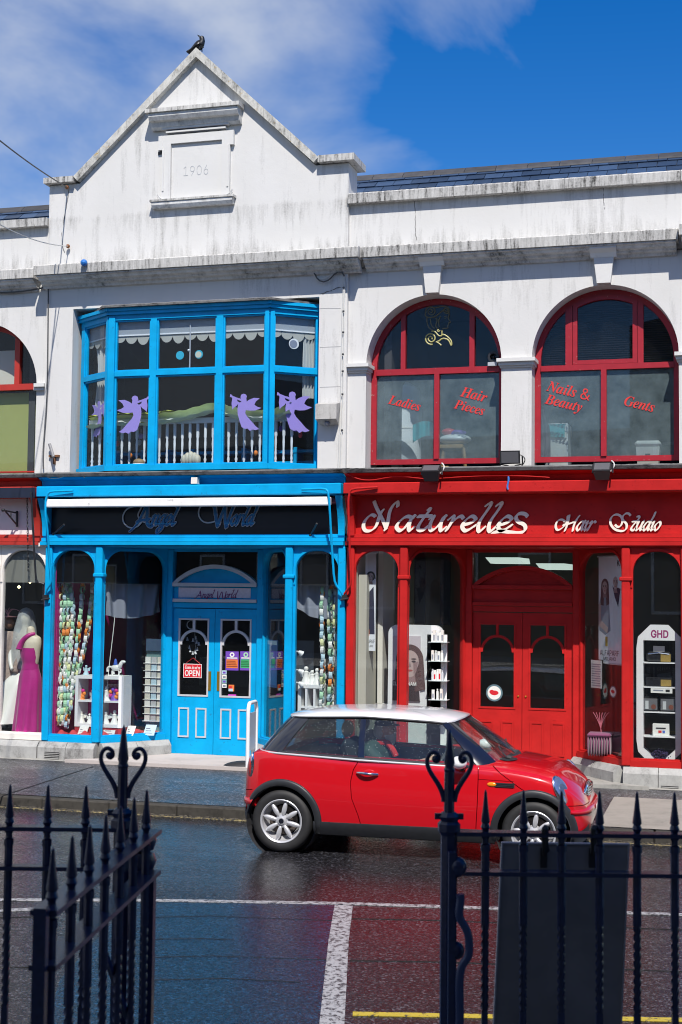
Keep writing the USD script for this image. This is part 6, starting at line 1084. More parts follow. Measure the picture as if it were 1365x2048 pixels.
part(t, 'print_arm', S2.ext(Polygon([(u0+.0*W_+.005, z0+.75), (u0+.12*W_, z0+.78), (u0+.1*W_, z0+.55), (u0+.42*W_, z0+.46), (u0+.4*W_, z0+.38), (u0+.005, z0+.48)]), w-.002, w-.0011), mat('print_skin', (.50, .38, .36), .5)); part(t, 'print_lace', S2.ext(Polygon([(u0+.6*W_, z0+1.0), (u0+.95*W_, z0+.95), (u0+.85*W_, z0+.72), (u0+.7*W_, z0+.85)]), w-.002, w-.0011), mat('print_navy', (.03, .03, .06), .5))
face(t, S2, u0+.28*W_, z1-.40, .085, HBR, w-.0012, long=2.6); face(t, S2, u0+.74*W_, z1-.34, .085, PALEW, w-.0012, long=.2); put(S2, 'ALFAPARF', u0+.06*W_, u1-.12*W_, z0+.10, z0+.17, w-.0002, INK, t); put(S2, 'MILANO', u0+.22*W_, u1-.25*W_, z0+.04, z0+.085, w-.0002, INK, t); put(S2, 'K', u1-.2*W_, u1-.08*W_, z1-.13, z1-.05, w-.0002, INK, t, 'sans', 3); part(t, 'print_bottle', S2.ext(sbox(u0+.30*W_, z0+.22, u0+.40*W_, z0+.34), w-.003, w-.0021), mat('print_gold', (.5, .36, .05), .5))
# purple ribbed pouffe and pink feathers
a, b = P3(1176, 1528, .2), P3(1224, 1490, .2); t = thing('pouffe', 'plum ribbed pouffe at the foot of the angled salon window', 'pouffe', ((a[0]+b[0])/2, .25, PF))
for k in range(9): x_ = a[0]+(k+.5)*(b[0]-a[0])/9; part(t, 'rib', ball((x_, .22, PF+.14), ((b[0]-a[0])/16, .14, .15), 2), mat('plum_velvet', (.16, .03, .09), .5, sheen=.4), smooth=True)
part(t, 'seat', rbox(a[0], b[0], .1, .36, PF+.24, PF+.29, .02), _mats['plum_velvet'])
t = thing('dried_grasses', 'thin pink stems rising behind the plum pouffe', 'stems', P3(1205, 1490, .3))
for k in range(6): p0 = P3(1206+k*1.5, 1492, .3); part(t, 'stem', tube(smoothline([p0, p0+np.array([-.02-.01*k, 0, .2]), p0+np.array([-.06+.03*(k-2), 0, .42])]), .004, 4), mat('pink_stem', (.4, .12, .16), .6))
# tall white product stand with arched ends
Q = FP(.02); gu0, gu1 = Q.at(1274, 1390)[0], Q.at(1274, 1390)[0]+(Q.at(1366, 1390)[0]-Q.at(1274, 1390)[0]); gz1, gz0 = Q.at(1320, 1248)[1], Q.at(1320, 1531)[1]
t = thing('product_stand', 'tall white stand with rounded ends and five shelves in the salon window', 'display stand', Q.pt((gu0+gu1)/2, gz0)); ro = unary_union([sbox(gu0, gz0+.30, gu1, gz1-.30)]+[Polygon([(gu0, z_), (gu1, z_), (gu1-.02, z_+s_*.14), (gu1-.17, z_+s_*.29), (gu0+.17, z_+s_*.29), (gu0+.02, z_+s_*.14)]) for z_, s_ in ((gz1-.301, 1), (gz0+.301, -1))])
hz1, hz0 = Q.at(1320, 1281)[1], Q.at(1320, 1521)[1]; hu0, hu1 = gu0+.085, gu1-.085; hole = Polygon([(hu0, hz1), (hu1, hz1), (hu1, hz0+.14), (hu1-.15, hz0), (hu0+.15, hz0), (hu0, hz0+.14)]); part(t, 'front', Q.ext(ro.difference(hole), -.02, .03), WPAINT); part(t, 'carcass', Q.ext(ro.buffer(-.012).difference(hole.buffer(.004)), .0305, .26), WPAINT); part(t, 'back', Q.ext(ro.buffer(-.013), .2605, .27), DARKI)
SHZ = [Q.at(1320, p)[1] for p in (1325, 1374, 1424, 1473)]
for z_ in SHZ: part(t, 'shelf', box(Q.pt(hu0, 0)[0]-.003, Q.pt(hu1, 0)[0]+.003, .0, .26, z_-.014, z_), WPAINT)
LM = mat('plum_letters', (.30, .03, .14), .5)
put(Q, 'GHD', Q.at(1303, 1270)[0], Q.at(1338, 1270)[0], Q.at(1320, 1276)[1], Q.at(1320, 1260)[1], -.0202, LM, t, 'sans', 5)
BLK = mat('black_box_card', (.012, .012, .014), .35); GOLDB = mat('gold_glitter', (.32, .22, .06), .4, vary=.5, vscale=200)
def boxed(px, z_, w_, h_, label, m, band=None, cat2='box', rnd=False):
    x_ = P3(px, 1400, .1)[0]; b_ = thing('product_box', label, cat2, (x_, .1, z_)); part(b_, 'carton', rbox(x_-w_/2, x_+w_/2, .05, .18, z_+.0005, z_+h_, .03 if rnd else .004), m)
    if band: part(b_, 'band', box(x_+w_*.08, x_+w_/2-.004, .046, .0495, z_+.008, z_+h_*.8), band)
    return b_, x_
b_, x_ = boxed(1319, SHZ[0], .30, .13, 'rounded black and silver styling case on the top shelf of the rounded white stand', BLK, GOLDB, rnd=True); part(b_, 'trim', tube([np.array([x_-.13, .046, SHZ[0]+.10]), np.array([x_, .044, SHZ[0]+.115]), np.array([x_+.13, .046, SHZ[0]+.10])], .008, 6), CHROME); part(b_, 'price_card', box(x_-.07, x_+.07, .10, .103, SHZ[0]+.131, SHZ[0]+.20), WHITEP)
boxed(1319, SHZ[1], .31, .11, 'black box with gold glitter end on the second shelf', BLK, GOLDB); b_, x_ = boxed(1302, SHZ[2], .19, .18, 'clear-fronted black gift box at the left of the third shelf', BLK); 
for (bb_, xx_) in ((b_, x_), boxed(1337, SHZ[2], .19, .18, 'clear-fronted black gift box at the right of the third shelf', BLK)):
    part(bb_, 'window', box(xx_-.085, xx_+.085, .046, .0495, SHZ[2]+.02, SHZ[2]+.16), mat('grey_window', (.14, .14, .15), .15)); part(bb_, 'brush', lathe([(0, 0), (.03, 0), (.03, .004), (0, .004)], (xx_+.04, .044, SHZ[2]+.06), '-y', 12), mat('brush_brown', (.16, .05, .03), .5)); part(bb_, 'bottle', box(xx_-.06, xx_-.02, .041, .0455, SHZ[2]+.03, SHZ[2]+.13), mat('grey_card', (.45, .47, .48), .6))
b_ = thing('shelf_ticket', 'white printed ticket hanging from the front of the second shelf', 'ticket', P3(1324, 1380, -.0)); x_ = P3(1324, 1380, -.01)[0]; part(b_, 'card', box(x_-.13, x_+.13, -.006, -.003, SHZ[1]-.075, SHZ[1]-.016), WHITEP); part(b_, 'print', box(x_-.10, x_+.02, -.0075, -.0065, SHZ[1]-.05, SHZ[1]-.035), mat('grey_print', (.22, .24, .3), .5)); part(b_, 'print', box(x_+.05, x_+.10, -.0075, -.0065, SHZ[1]-.06, SHZ[1]-.03), INK)
b_, x_ = boxed(1323, SHZ[3], .20, .15, 'white printed carton on the fourth shelf', WHITEP); part(b_, 'print', box(x_-.06, x_+.06, .046, .0495, SHZ[3]+.09, SHZ[3]+.105), INK); part(b_, 'print', box(x_-.03, x_+.01, .046, .0495, SHZ[3]+.04, SHZ[3]+.07), REDI); part(b_, 'print', box(x_+.02, x_+.05, .046, .0495, SHZ[3]+.04, SHZ[3]+.07), mat('blue_rider', (.05, .12, .5), .5))
gr = []
for k in range(350): r_ = RNG.uniform(.006, .014); d_ = RNG.uniform(-1, 1); gr.append(trimesh.creation.icosahedron().apply_scale(r_).apply_translation((Q.pt((hu0+hu1)/2+d_*.2, 0)[0], RNG.uniform(.0, .22), hz0+.01+RNG.uniform(0, .13)*(1-abs(d_)))))
single('glass_beads', cat(gr), mat('violet_beads', (.03, .02, .06), .2, obj_vary=.4), 'dark violet glass beads heaped at the bottom of the rounded white stand', 'beads', kind='stuff')
t = thing('teal_folder', 'teal folder leaning inside the salon window left of the rounded white stand', 'folder', P3(1268, 1395, .5)); a, b = P3(1262, 1404, .5), P3(1273, 1378, .5); part(t, 'cover', box(a[0], b[0], .5, .52, a[2], b[2]), mat('teal_print', (.01, .16, .17), .5)); part(t, 'table', box(a[0]-.1, b[0]+.3, .45, .8, a[2]-.03, a[2]-.001), DARKI)
# ================================================================== the red car (x forward from the rear bumper, y to its left, z up), then placed on the road
CARRED = mat('car_red_paint', (.50, .004, .010), .28, spec=.3, coat=1.0, bump=.03, bscale=180)
CARWHITE = mat('car_white_paint', (.80, .80, .82), .25, coat=1.0, bump=.10, bscale=160)
PLAS = mat('black_car_plastic', (.022, .024, .028), .45, vary=.2, vscale=20, bump=.1, bscale=200); GLOSSB = mat('glossy_black_pillar', (.010, .011, .018), .12, coat=1.0); TYRE = mat('tyre_rubber', (.016, .016, .017), .65, vary=.3, vscale=25); ALLOY = mat('silver_alloy', (.58, .58, .60), .35, metallic=.45); TRIMD = mat('dark_car_trim', (.028, .028, .032), .7)
CGLASS = glass_material('car_glass', (.78, .86, .83), film=.02, drops=.75, refl=1.0); CGLASSD = glass_material('dark_car_glass', (.45, .52, .52), film=.015, drops=.7, refl=1.0)
CAR_AT, CAR_ROT = (-4.885, -4.13, 0.0), math.radians(2.4)
car = thing('hatchback_car', 'small red hatchback with white roof and black wheel arch trims, a driver inside', 'car', CAR_AT, CAR_ROT)
def cpart(name, m, mt, smooth=False, parent=None, label=None): return part(parent or car, name, m, mt, smooth, label=label, local=True)
def fxm(x): return np.where(np.asarray(x) > 3.0, 3.0+(np.asarray(x)-3.0)*.62, x)                # short nose
def pch(xy): a = np.array(xy, float); a[:, 0] = fxm(a[:, 0]); return PchipInterpolator(a[:, 0], a[:, 1])
c_ym = pch([(0, .50), (.04, .64), (.12, .735), (.30, .80), (.7, .835), (1.2, .844), (2.4, .844), (2.9, .838), (3.15, .815), (3.35, .76), (3.5, .66), (3.59, .52), (3.626, .38)])
c_zs = pch([(0, .60), (.03, .74), (.08, .88), (.16, .94), (.3, .955), (1.2, .920), (2.2, .885), (2.45, .875), (2.75, .845), (3.05, .785), (3.3, .705), (3.45, .625), (3.56, .54), (3.626, .46)])
c_zc = pch([(0, .64), (.03, .79), (.08, .93), (.16, .975), (.3, .985), (1.2, .96), (2.3, .96), (2.55, .955), (2.8, .93), (3.1, .875), (3.3, .80), (3.45, .715), (3.56, .60), (3.626, .50)])
c_zb = pch([(0, .40), (.05, .30), (.2, .235), (.5, .19), (3.0, .19), (3.3, .20), (3.5, .24), (3.6, .30), (3.626, .36)])
def half_section(x):
    ym, zs, zc, zb = float(c_ym(x)), float(c_zs(x)), float(c_zc(x)), float(c_zb(x)); h = zs-zb
    k = np.array([(0, zb), (.80*ym, zb), (.955*ym, zb+.05*h/.7), (.99*ym, zb+.30*h), (ym, zb+.50*h), (.985*ym, zb+.78*h), (.955*ym, zs-.02*h), (.925*ym, zs), (.86*ym, zs+.28*(zc-zs)), (.55*ym, zs+.80*(zc-zs)), (0, zc)])
    t = np.r_[0, np.cumsum(np.linalg.norm(np.diff(k, axis=0), axis=1))]; tt = np.interp(np.linspace(0, len(k)-1, 54), np.arange(len(k)), t)
    return np.stack([PchipInterpolator(t, k[:, 0])(tt), PchipInterpolator(t, k[:, 1])(tt)], 1)
def ybody(x, z):
    s = half_section(x); i = np.argmax(s[:, 0] >= s[:, 0].max()-1e-9); zz_ = s[4:48, 1]; o = np.argsort(zz_, kind='stable'); return float(np.interp(z, zz_[o], s[4:48, 0][o]))
xs = np.r_[np.linspace(0, .2, 12)**1.0, np.linspace(.24, 3.2, 62), np.linspace(3.21, 3.3881, 20)]
rings = []
for x in xs:
    h_ = half_section(x); full = np.vstack([h_[:-1], (h_*[-1, 1])[::-1][:-1]]); rings.append(np.column_stack([np.full(len(full), x), full]))
rings = np.array(rings); n_, m_ = rings.shape[:2]; V = rings.reshape(-1, 3); Fc = []
for i in range(n_-1):
    for k in range(m_):
        a, b, c, d = i*m_+k, i*m_+(k+1) % m_, (i+1)*m_+(k+1) % m_, (i+1)*m_+k; Fc += [(a, b, c), (a, c, d)]
V = np.vstack([V, rings[0].mean(0), rings[-1].mean(0)]); 
for k in range(m_): Fc += [(n_*m_, (k+1) % m_, k), (n_*m_+1, (n_-1)*m_+k, (n_-1)*m_+(k+1) % m_)]
sh_ = trimesh.Trimesh(V, Fc, process=True); sh_.merge_vertices(); 
if sh_.volume < 0: sh_.invert()
def MF(m): return manifold3d.Manifold(manifold3d.Mesh(np.asarray(m.vertices, np.float32), np.asarray(m.faces, np.uint32)))
bodyM = MF(sh_)
RW, FWX, HZ, RA = .46, 2.885, .30, .345
def ycyl(r, x, z, y0, y1, n=48): return manifold3d.Manifold.cylinder(y1-y0, r, r, n).rotate((-90, 0, 0)).translate((x, y0, z))
for hx in (RW, FWX):
    for s_ in (-1, 1): bodyM -= ycyl(RA, hx, HZ, min(s_*.56, s_*1.2), max(s_*.56, s_*1.2))
# cabin hollow and shut lines
bodyM -= manifold3d.Manifold.cube((1.95, 1.36, .9)).translate((.42, -.68, .36))
def groove(pts, w=.007, y0=.60, y1=.95, sides=(-1, 1)):
    global bodyM
    pl = LineString(pts).buffer(w/2); 
    me = trimesh.creation.extrude_polygon(pl, y1-y0, engine='earcut'); v = me.vertices
    for s_ in sides:
        q = trimesh.Trimesh(np.column_stack([v[:, 0], s_*(y0+v[:, 2]), v[:, 1]]), me.faces, process=True)
        if q.volume < 0: q.invert()
        bodyM -= MF(q)
groove([(1.24, .99), (1.215, .90), (1.17, .82), (1.145, .70), (1.16, .55), (1.22, .40), (1.25, .30)], y0=.74); groove([(2.36, .99), (2.37, .80), (2.365, .55), (2.35, .30)], y0=.74); groove([(2.42, .95), (2.75, .72), (2.85, .66)], y0=.70); groove([(.02, .56), (.14, .58)], y0=.4); groove([(3.2, .56), (3.4, .55)], y0=.3)
groove([(2.37, .78), (2.70, .77)], .005, y0=.76)
v, f, _ = meshkit.arrays(bodyM); bm = trimesh.Trimesh(v, f, process=False); bm.merge_vertices(); cpart('body', bm, CARRED, 28)
# arch trims, sills
def trim_ring(hx, s_, a0, a1, r0=.335, r1=.402):
    A = np.radians(np.linspace(a0, a1, 44)); R = np.linspace(r0, r1, 5); out = []
    for r in R: out.append([(hx+r*math.cos(a), s_*(ybody(min(max(hx+r*math.cos(a), .0), 3.3881), max(HZ+r*math.sin(a), .22))+(.020 if r0+.01 < r < r1-.01 else .012)), max(HZ+r*math.sin(a), .19)) for a in A])
    out.insert(0, [(hx+r0*math.cos(a), s_*.60, max(HZ+r0*math.sin(a), .19)) for a in A]); out.append([(hx+(r1+.004)*math.cos(a), s_*(ybody(min(max(hx+r1*math.cos(a), 0), 3.3881), max(HZ+r1*math.sin(a), .22))-.03), max(HZ+(r1+.004)*math.sin(a), .19)) for a in A])
    return grid(np.array(out), flip=(s_ > 0))
for s_ in (-1, 1):
    cpart('arch_trim', trim_ring(RW, s_, -16, 197), PLAS, 50); cpart('arch_trim', trim_ring(FWX, s_, -14, 194), PLAS, 50)
    X_ = np.linspace(.78, 2.52, 20); Zs = [.175, .19, .25, .30, .315, .316]; off = [-.05, .012, .016, .014, .010, -.02]
    cpart('sill_trim', grid(np.array([[(x, s_*(ybody(x, max(z, .22))+o), z) for z, o in zip(Zs, off)] for x in X_]), flip=(s_ < 0)), PLAS, 40)
    [cpart('wheel_house', lathe([(.0, 0), (RA+.002, 0), (RA+.002, .27)], (hx, s_*.57, HZ), 'y' if s_ > 0 else '-y', 30), TRIMD) for hx in (RW, FWX)]
for x0, x1, nm in ((.005, .20, 'rear_valance'), (3.24, 3.365, 'front_valance')):
    X_ = np.linspace(x0, x1, 10)
    for s_ in (-1, 1): cpart(nm, grid(np.array([[(x+(.012 if x > 2 else -.008), s_*(ybody(x, max(z, float(c_zb(x))+.03))+.008), z) for z in np.linspace(float(c_zb(x))-.02, float(c_zb(x))+.09, 5)] for x in X_]), flip=(s_ < 0)), PLAS, 40)
# greenhouse
Pb = [(.135, 0), (.155, .40), (.235, .655), (.42, .755), (1.22, .795), (1.255, .795), (2.16, .755), (2.43, .71), (2.58, .45), (2.655, 0)]
Pr = [(.40, 0), (.42, .32), (.50, .50), (.66, .575), (1.20, .605), (1.235, .605), (1.90, .575), (2.00, .545), (2.10, .33), (2.135, 0)]
Zb = [.968, .968, .962, .955, .925, .924, .893, .880, .925, .955]; Zr = [1.285, 1.285, 1.282, 1.288, 1.308, 1.308, 1.280, 1.270, 1.292, 1.305]
tk = np.arange(10.0); gb = PchipInterpolator(tk, np.column_stack([Pb, Zb])); gr_ = PchipInterpolator(tk, np.column_stack([Pr, Zr]))
def gs(t, v, off=0.0, s_=-1):
    b, r = gb(t), gr_(t); p = b*(1-v)+r*v; bul = .022*math.sin(math.pi*v); d = p[:2]-np.array([1.25, 0]); d = np.array([d[0]*.5, d[1]*1.6]); d /= np.linalg.norm(d)
    q = np.array([p[0]+d[0]*(bul+off), p[1]+d[1]*(bul+off), p[2]]); return np.array([q[0], s_*q[1], q[2]])
def gpatch(t0, t1, v0, v1, off, s_, nt=14, nv=8): return np.array([[gs(t, v, off, s_) for v in np.linspace(v0, v1, nv)] for t in np.linspace(t0, t1, nt)])
def gshell(t0, t1, v0, v1, o0, o1, s_, nt=14, nv=8):
    A, B = gpatch(t0, t1, v0, v1, o1, s_, nt, nv), gpatch(t0, t1, v0, v1, o0, s_, nt, nv)
    loop = lambda G: np.vstack([G[:, 0], G[-1, 1:], G[::-1, -1][1:], G[0, ::-1][1:]])
    side = np.stack([loop(A), loop(B)]); return cat([grid(A, s_ < 0), grid(B, s_ > 0), grid(side, s_ < 0)])
for s_ in (-1, 1):
    cpart('a_pillar', gshell(6.62, 7.55, -.02, 1.0, -.03, .012, s_), GLOSSB, 40); cpart('centre_pillar', gshell(3.94, 5.06, .0, 1.0, -.03, .004, s_, 6), GLOSSB, 40); cpart('c_pillar', gshell(1.75, 3.05, -.02, 1.0, -.03, .006, s_), GLOSSB, 40)
    cpart('door_glass', grid(gpatch(5.06, 6.62, .03, .95, .0, s_), s_ < 0), CGLASS, True); cpart('quarter_glass', grid(gpatch(3.05, 3.94, .03, .95, .0, s_), s_ < 0), CGLASSD, True, label='darker rear side window')
    cpart('glass_surround', gshell(2.85, 6.62, .95, 1.0, -.02, .006, s_, 30, 3), GLOSSB); cpart('window_seal', gshell(2.85, 6.62, -.03, .03, -.03, .006, s_, 30, 3), PLAS)
    cpart('windscreen_half', grid(gpatch(7.55, 9, .02, .96, .0, s_), s_ < 0), CGLASS, True); cpart('rear_glass_half', grid(gpatch(0, 1.75, .05, .95, .0, s_), s_ < 0), CGLASSD, True); cpart('screen_header', gshell(7.55, 9, .95, 1.0, -.02, .006, s_, 10, 3), GLOSSB); cpart('rear_header', gshell(0, 1.75, .94, 1.0, -.02, .006, s_, 10, 3), GLOSSB); cpart('screen_scuttle', gshell(7.55, 9, -.05, .03, -.04, .012, s_, 10, 3), PLAS); cpart('tailgate_lip', gshell(0, 1.75, -.05, .05, -.04, .006, s_, 10, 3), GLOSSB)
    tb = np.linspace(.9, 7.4, 70); cpart('chrome_strip', tube(np.array([gs(t, -.035, .020, s_) for t in tb]), .011, 6), mat('bright_trim', (.62, .63, .65), .3, metallic=.35), 60)
    # mirror
    mr = holder(car, 'door_mirror'); c = np.array([2.20, s_*.90, .935]); q = ball(c, (.075, .078, .062), 3); q.vertices[:, 0] = np.maximum(q.vertices[:, 0], c[0]-.055); cpart('cap', q, CARWHITE, 50, mr); cpart('foot', tube([c+np.array([.02, -s_*.02, -.05]), np.array([2.23, s_*.80, .885]), np.array([2.26, s_*.76, .87])], .030, 8), PLAS, 40, mr); cpart('mirror_glass', ball(c+np.array([-.056, 0, 0]), (.003, .07, .055), 2), CHROME, 40, mr)
    # handle, indicator with grille, headlamp, fog lamp, tail lamp
    yb = ybody(1.30, .79); cpart('door_handle', tube(smoothline([(1.21, s_*(yb+.004), .795), (1.25, s_*(yb+.034), .797), (1.36, s_*(yb+.036), .79), (1.41, s_*(yb+.004), .786)]), .014, 8), CHROME, 60); cpart('handle_recess', ball((1.325, s_*(yb-.004), .785), (.065, .008, .045), 2), CARRED, True)
    y2 = ybody(2.5, .735); cpart('indicator', ball((2.50, s_*(y2+.002), .738), (.045, .012, .021), 2), mat('amber_lens', (.80, .25, .01), .15), True); cpart('side_grille', cat([box(2.53, 2.70, s_*(ybody(2.6, z_)-.004), s_*(ybody(2.6, z_)+.010), z_-.004, z_+.004) for z_ in (.722, .735, .748)]+[box(2.52, 2.71, s_*(y2-.010), s_*(y2+.003), .715, .755)]), PLAS)
    nv = np.array([.80, s_*.50, .40]); nv /= np.linalg.norm(nv); mv = np.array([-.52, 0, .85]); mv -= nv*(mv@nv); mv /= np.linalg.norm(mv); kv = np.cross(nv, mv); hc = np.array([3.135, s_*(ybody(3.135, .66)-.055), .695]); M_ = np.eye(4); M_[:3, 0], M_[:3, 1], M_[:3, 2], M_[:3, 3] = mv, kv, nv, hc
    def lamp(rx, ry, rz, m, nm, lift=0):
        q = ball((0, 0, lift), (rx, ry, rz), 3); q.apply_transform(M_); cpart(nm, q, m, True, hl)
    hl = holder(car, 'headlight'); lamp(.150, .098, .030, CHROME, 'bezel'); lamp(.140, .090, .036, glass_material('headlamp_glass', (.75, .8, .85), film=.10, film_color=(.7, .75, .8)), 'lens', .004) if 'headlamp_glass' not in _mats else lamp(.140, .090, .036, _mats['headlamp_glass'], 'lens', .004)
    lamp(.060, .055, .010, mat('lamp_bowl', (.30, .33, .37), .15, metallic=1.0), 'reflector', .028)
    cpart('fog_lamp', ball((3.305, s_*.55, .44), (.03, .05, .04), 2), mat('clear_lens', (.7, .7, .7), .1), True); cpart('tail_lamp', ball((.125, s_*.695, .80), (.045, .055, .125), 3), mat('red_lens', (.35, .02, .02), .15, coat=1), True); cpart('lamp_ring', ball((.128, s_*.690, .80), (.042, .060, .140), 3), CHROME, True)
cpart('rear_bumper', tube(smoothline([(.20, -.745, .46), (.09, -.655, .46), (.02, -.42, .46), (.005, 0, .46), (.02, .42, .46), (.09, .655, .46), (.20, .745, .46)]), .05, 10), CARRED, 60); cpart('bumper_strip', tube(smoothline([(.06, -.66, .45), (-.02, -.42, .45), (-.04, 0, .45), (-.02, .42, .45), (.06, .66, .45)]), .016, 8), PLAS, 60)
cpart('front_bumper', tube(smoothline([(3.215, -.765, .50), (3.30, -.64, .49), (3.365, -.34, .49), (3.38, 0, .49), (3.365, .34, .49), (3.30, .64, .49), (3.215, .765, .50)]), np.interp(np.linspace(0, 1, 49), [0, .2, .8, 1], [.02, .045, .045, .02]), 10), CARRED, 60); cpart('number_plate', rbox(3.422, 3.437, -.26, .26, .42, .52, .003), WHITEP)
gl = holder(car, 'grille'); cpart('surround', cat([ball((3.32, 0, .635), (.035, .40, .075), 3)]), CHROME, True, gl); cpart('mesh', ball((3.328, 0, .635), (.034, .375, .060), 3), GLOSSB, True, gl)
for k in range(4): cpart('bar', tube(smoothline([(3.345, -.34+abs(k-1.5)*.05, .60+.024*k), (3.367, 0, .60+.024*k), (3.345, .34-abs(k-1.5)*.05, .60+.024*k)]), .006, 6), CHROME, 60, gl)
# roof
ng, nr = 40, 10; RO = []
for t in np.linspace(0, 9, ng): RO.append(gr_(t))
RO = np.array(RO); loop = np.vstack([RO*[1, -1, 1], (RO[::-1])[1:-1]]); cx_ = np.array([1.25, 0, 0]); rows = []
for k, f_ in enumerate(np.r_[np.linspace(1, .8, 5)[:-1], np.linspace(.8, 0, nr)]):
    q = loop.copy(); q[:, 0] = 1.27+(q[:, 0]-1.27)*(f_+(.018 if k == 0 else .012 if k == 1 else 0)); q[:, 1] *= (f_+(.02 if k == 0 else .012 if k == 1 else 0)); q[:, 2] = q[:, 2]*f_**2+1.305*(1-f_**2)+.056*(1-f_**5)+.006; rows.append(np.vstack([q, q[:1]]))
low = rows[0].copy(); low[:, 2] -= .03; rows.insert(0, low); cpart('roof', grid(np.array(rows)), CARWHITE, 60)
rfm = np.array([np.vstack([loop, loop[:1]])*[.985, .97, 1]+[.018, 0, -.02], np.vstack([loop, loop[:1]])*[.3, .3, 1]+[.88, 0, .04], np.tile([[1.25, 0, 1.345]], (len(loop)+1, 1))]); cpart('headlining', grid(rfm), mat('pale_headlining', (.4, .4, .38), .9), True)
cpart('gutter_strip', tube(np.vstack([loop, loop[:1]])*[1.0, 1.03, 1]+[0, 0, -.004], .010, 6), PLAS, 60)
# wipers, aerial
for y0 in (-.5, .05): cpart('wiper', cat([tube([(2.60, y0, .955), (2.50, y0+.25, 1.0), (2.46, y0+.45, 1.03)], .010, 6), tube([(2.64, y0, .95), (2.60, y0, .96)], .022, 8)]), TRIMD)
cpart('bonnet_vent', ball((2.60, -.42, .935), (.09, .14, .012), 2), PLAS, True)
# wheels
for hx in (RW, FWX):
    for s_ in (-1, 1):
        w_ = holder(car, 'wheel'); ax = 'y' if s_ > 0 else '-y'; at_ = (hx, s_*.655, HZ)
        tp = [(.200, 0), (.205, .0), (.250, -.004), (.285, .012), (.299, .035), (.302, .07), (.302, .11), (.296, .145), (.280, .168), (.250, .178), (.212, .172), (.200, .16), (.200, 0)]
        cpart('tyre', lathe(tp, at_, ax, 48), TYRE, 40, w_); cpart('rim', lathe([(.150, .02), (.196, .03), (.202, .165), (.210, .174), (.204, .178), (.192, .170), (.186, .125), (.150, .06), (.150, .02)], at_, ax, 48), ALLOY, 40, w_); cpart('brake_disc', lathe([(0, .06), (.14, .06), (.14, .075), (0, .075)], at_, ax, 28), mat('brake_iron', (.10, .08, .07), .5, metallic=.5), False, w_)
        for k in range(8):
            a = k*math.pi/4+.1+hx; q = ball((.118, 0, .148), (.072, .024, .020), 2); q.apply_transform(trimesh.transformations.rotation_matrix(a, (0, 0, 1))); q.apply_transform(trimesh.transformations.rotation_matrix(-s_*math.pi/2, (1, 0, 0))); q.apply_translation(at_); cpart('spoke', q, ALLOY, True, w_)
        cpart('hub', lathe([(0, .10), (.075, .10), (.062, .150), (.035, .158), (.033, .166), (0, .168)], at_, ax, 24), ALLOY, 30, w_); cpart('hub_cap', lathe([(0, .168), (.026, .168), (.022, .172), (0, .173)], at_, ax, 16), GLOSSB, False, w_)
# interior
cpart('cabin_lining', cat([box(.44, 2.35, -.665, -.655, .37, .90), box(.44, 2.35, .655, .665, .37, .90), box(.44, 2.35, -.655, .655, .362, .37), box(.43, .44, -.66, .66, .37, .93), box(2.35, 2.36, -.66, .66, .37, .88)]), TRIMD)
cpart('dashboard', trimesh.convex.convex_hull(np.array([(2.02, y_, z_) for y_ in (-.66, .66) for z_ in (.66, .84)]+[(2.36, y_, z_) for y_ in (-.66, .66) for z_ in (.6, .90)]+[(2.56, y_, .91) for y_ in (-.45, .45)])), TRIMD)
for y_, nm in ((-.36, 'driver'), (.36, 'passenger')):
    st = holder(car, 'front_seat'); cpart('cushion', rbox(1.15, 1.68, y_-.23, y_+.23, .40, .56, .05), mat('grey_seat', (.05, .055, .06), .8), False, st); bk_ = rbox(-.07, .07, -.23, .23, 0, .56, .05); bk_.apply_transform(trimesh.transformations.rotation_matrix(-.28, (0, 1, 0))); bk_.apply_translation((1.18, y_, .54)); cpart('seat_back', bk_, _mats['grey_seat'], False, st)
    hr_ = ball((1.00, y_, 1.165), (.055, .13, .085), 3); cpart('headrest', hr_, mat('grey_headrest', (.09, .10, .11), .7), True, st)
cpart('rear_seat', cat([rbox(.72, 1.05, -.6, .6, .4, .56, .04), rbox(.52, .70, -.6, .6, .5, .92, .05)]), _mats['grey_seat'])
sw = lathe([(.165, -.013), (.185, -.013), (.185, .013), (.165, .013), (.165, -.013)], (0, 0, 0), 'z', 28); sw = cat([sw, box(-.17, .17, -.02, .02, -.01, .01), lathe([(0, -.02), (.06, -.02), (.06, .02), (0, .02)], (0, 0, 0), 'z', 16)]); sw.apply_transform(trimesh.transformations.rotation_matrix(-math.radians(62), (0, 1, 0))); sw.apply_translation((1.93, -.36, .84)); cpart('steering_wheel', sw, TRIMD)
# ------------------------------------------------------------------ the driver
def chainhull(j, joins, seg=20):
    M = None
    for a, b in joins:
        (pa, ra), (pb, rb) = j[a], j[b]; h_ = manifold3d.Manifold.batch_hull([manifold3d.Manifold.sphere(ra, seg).translate(pa), manifold3d.Manifold.sphere(rb, seg).translate(pb)]); M = h_ if M is None else M+h_
    return M
def smoothed(M, L=.02, it=10):
    v, f, _ = meshkit.arrays(M.refine_to_length(L)); m = trimesh.Trimesh(v, f); trimesh.smoothing.filter_taubin(m, iterations=it); return m
dv = thing('person', 'driver in dark green jacket, dark cap and red scarf, hands on the steering wheel', 'person', CAR_AT, CAR_ROT)
DY_ = -.36
SKIN = mat('skin', (.50, .29, .21), .5); JACK = mat('dark_green_jacket', (.025, .055, .050), .75, vary=.2, vscale=20); HAIRG = mat('grey_beard', (.50, .48, .44), .8, vary=.2, vscale=60); CAPM = mat('dark_cap', (.012, .012, .014), .8); SCARF = mat('red_scarf', (.55, .02, .02), .7); TROU = mat('dark_trousers', (.02, .022, .03), .8)
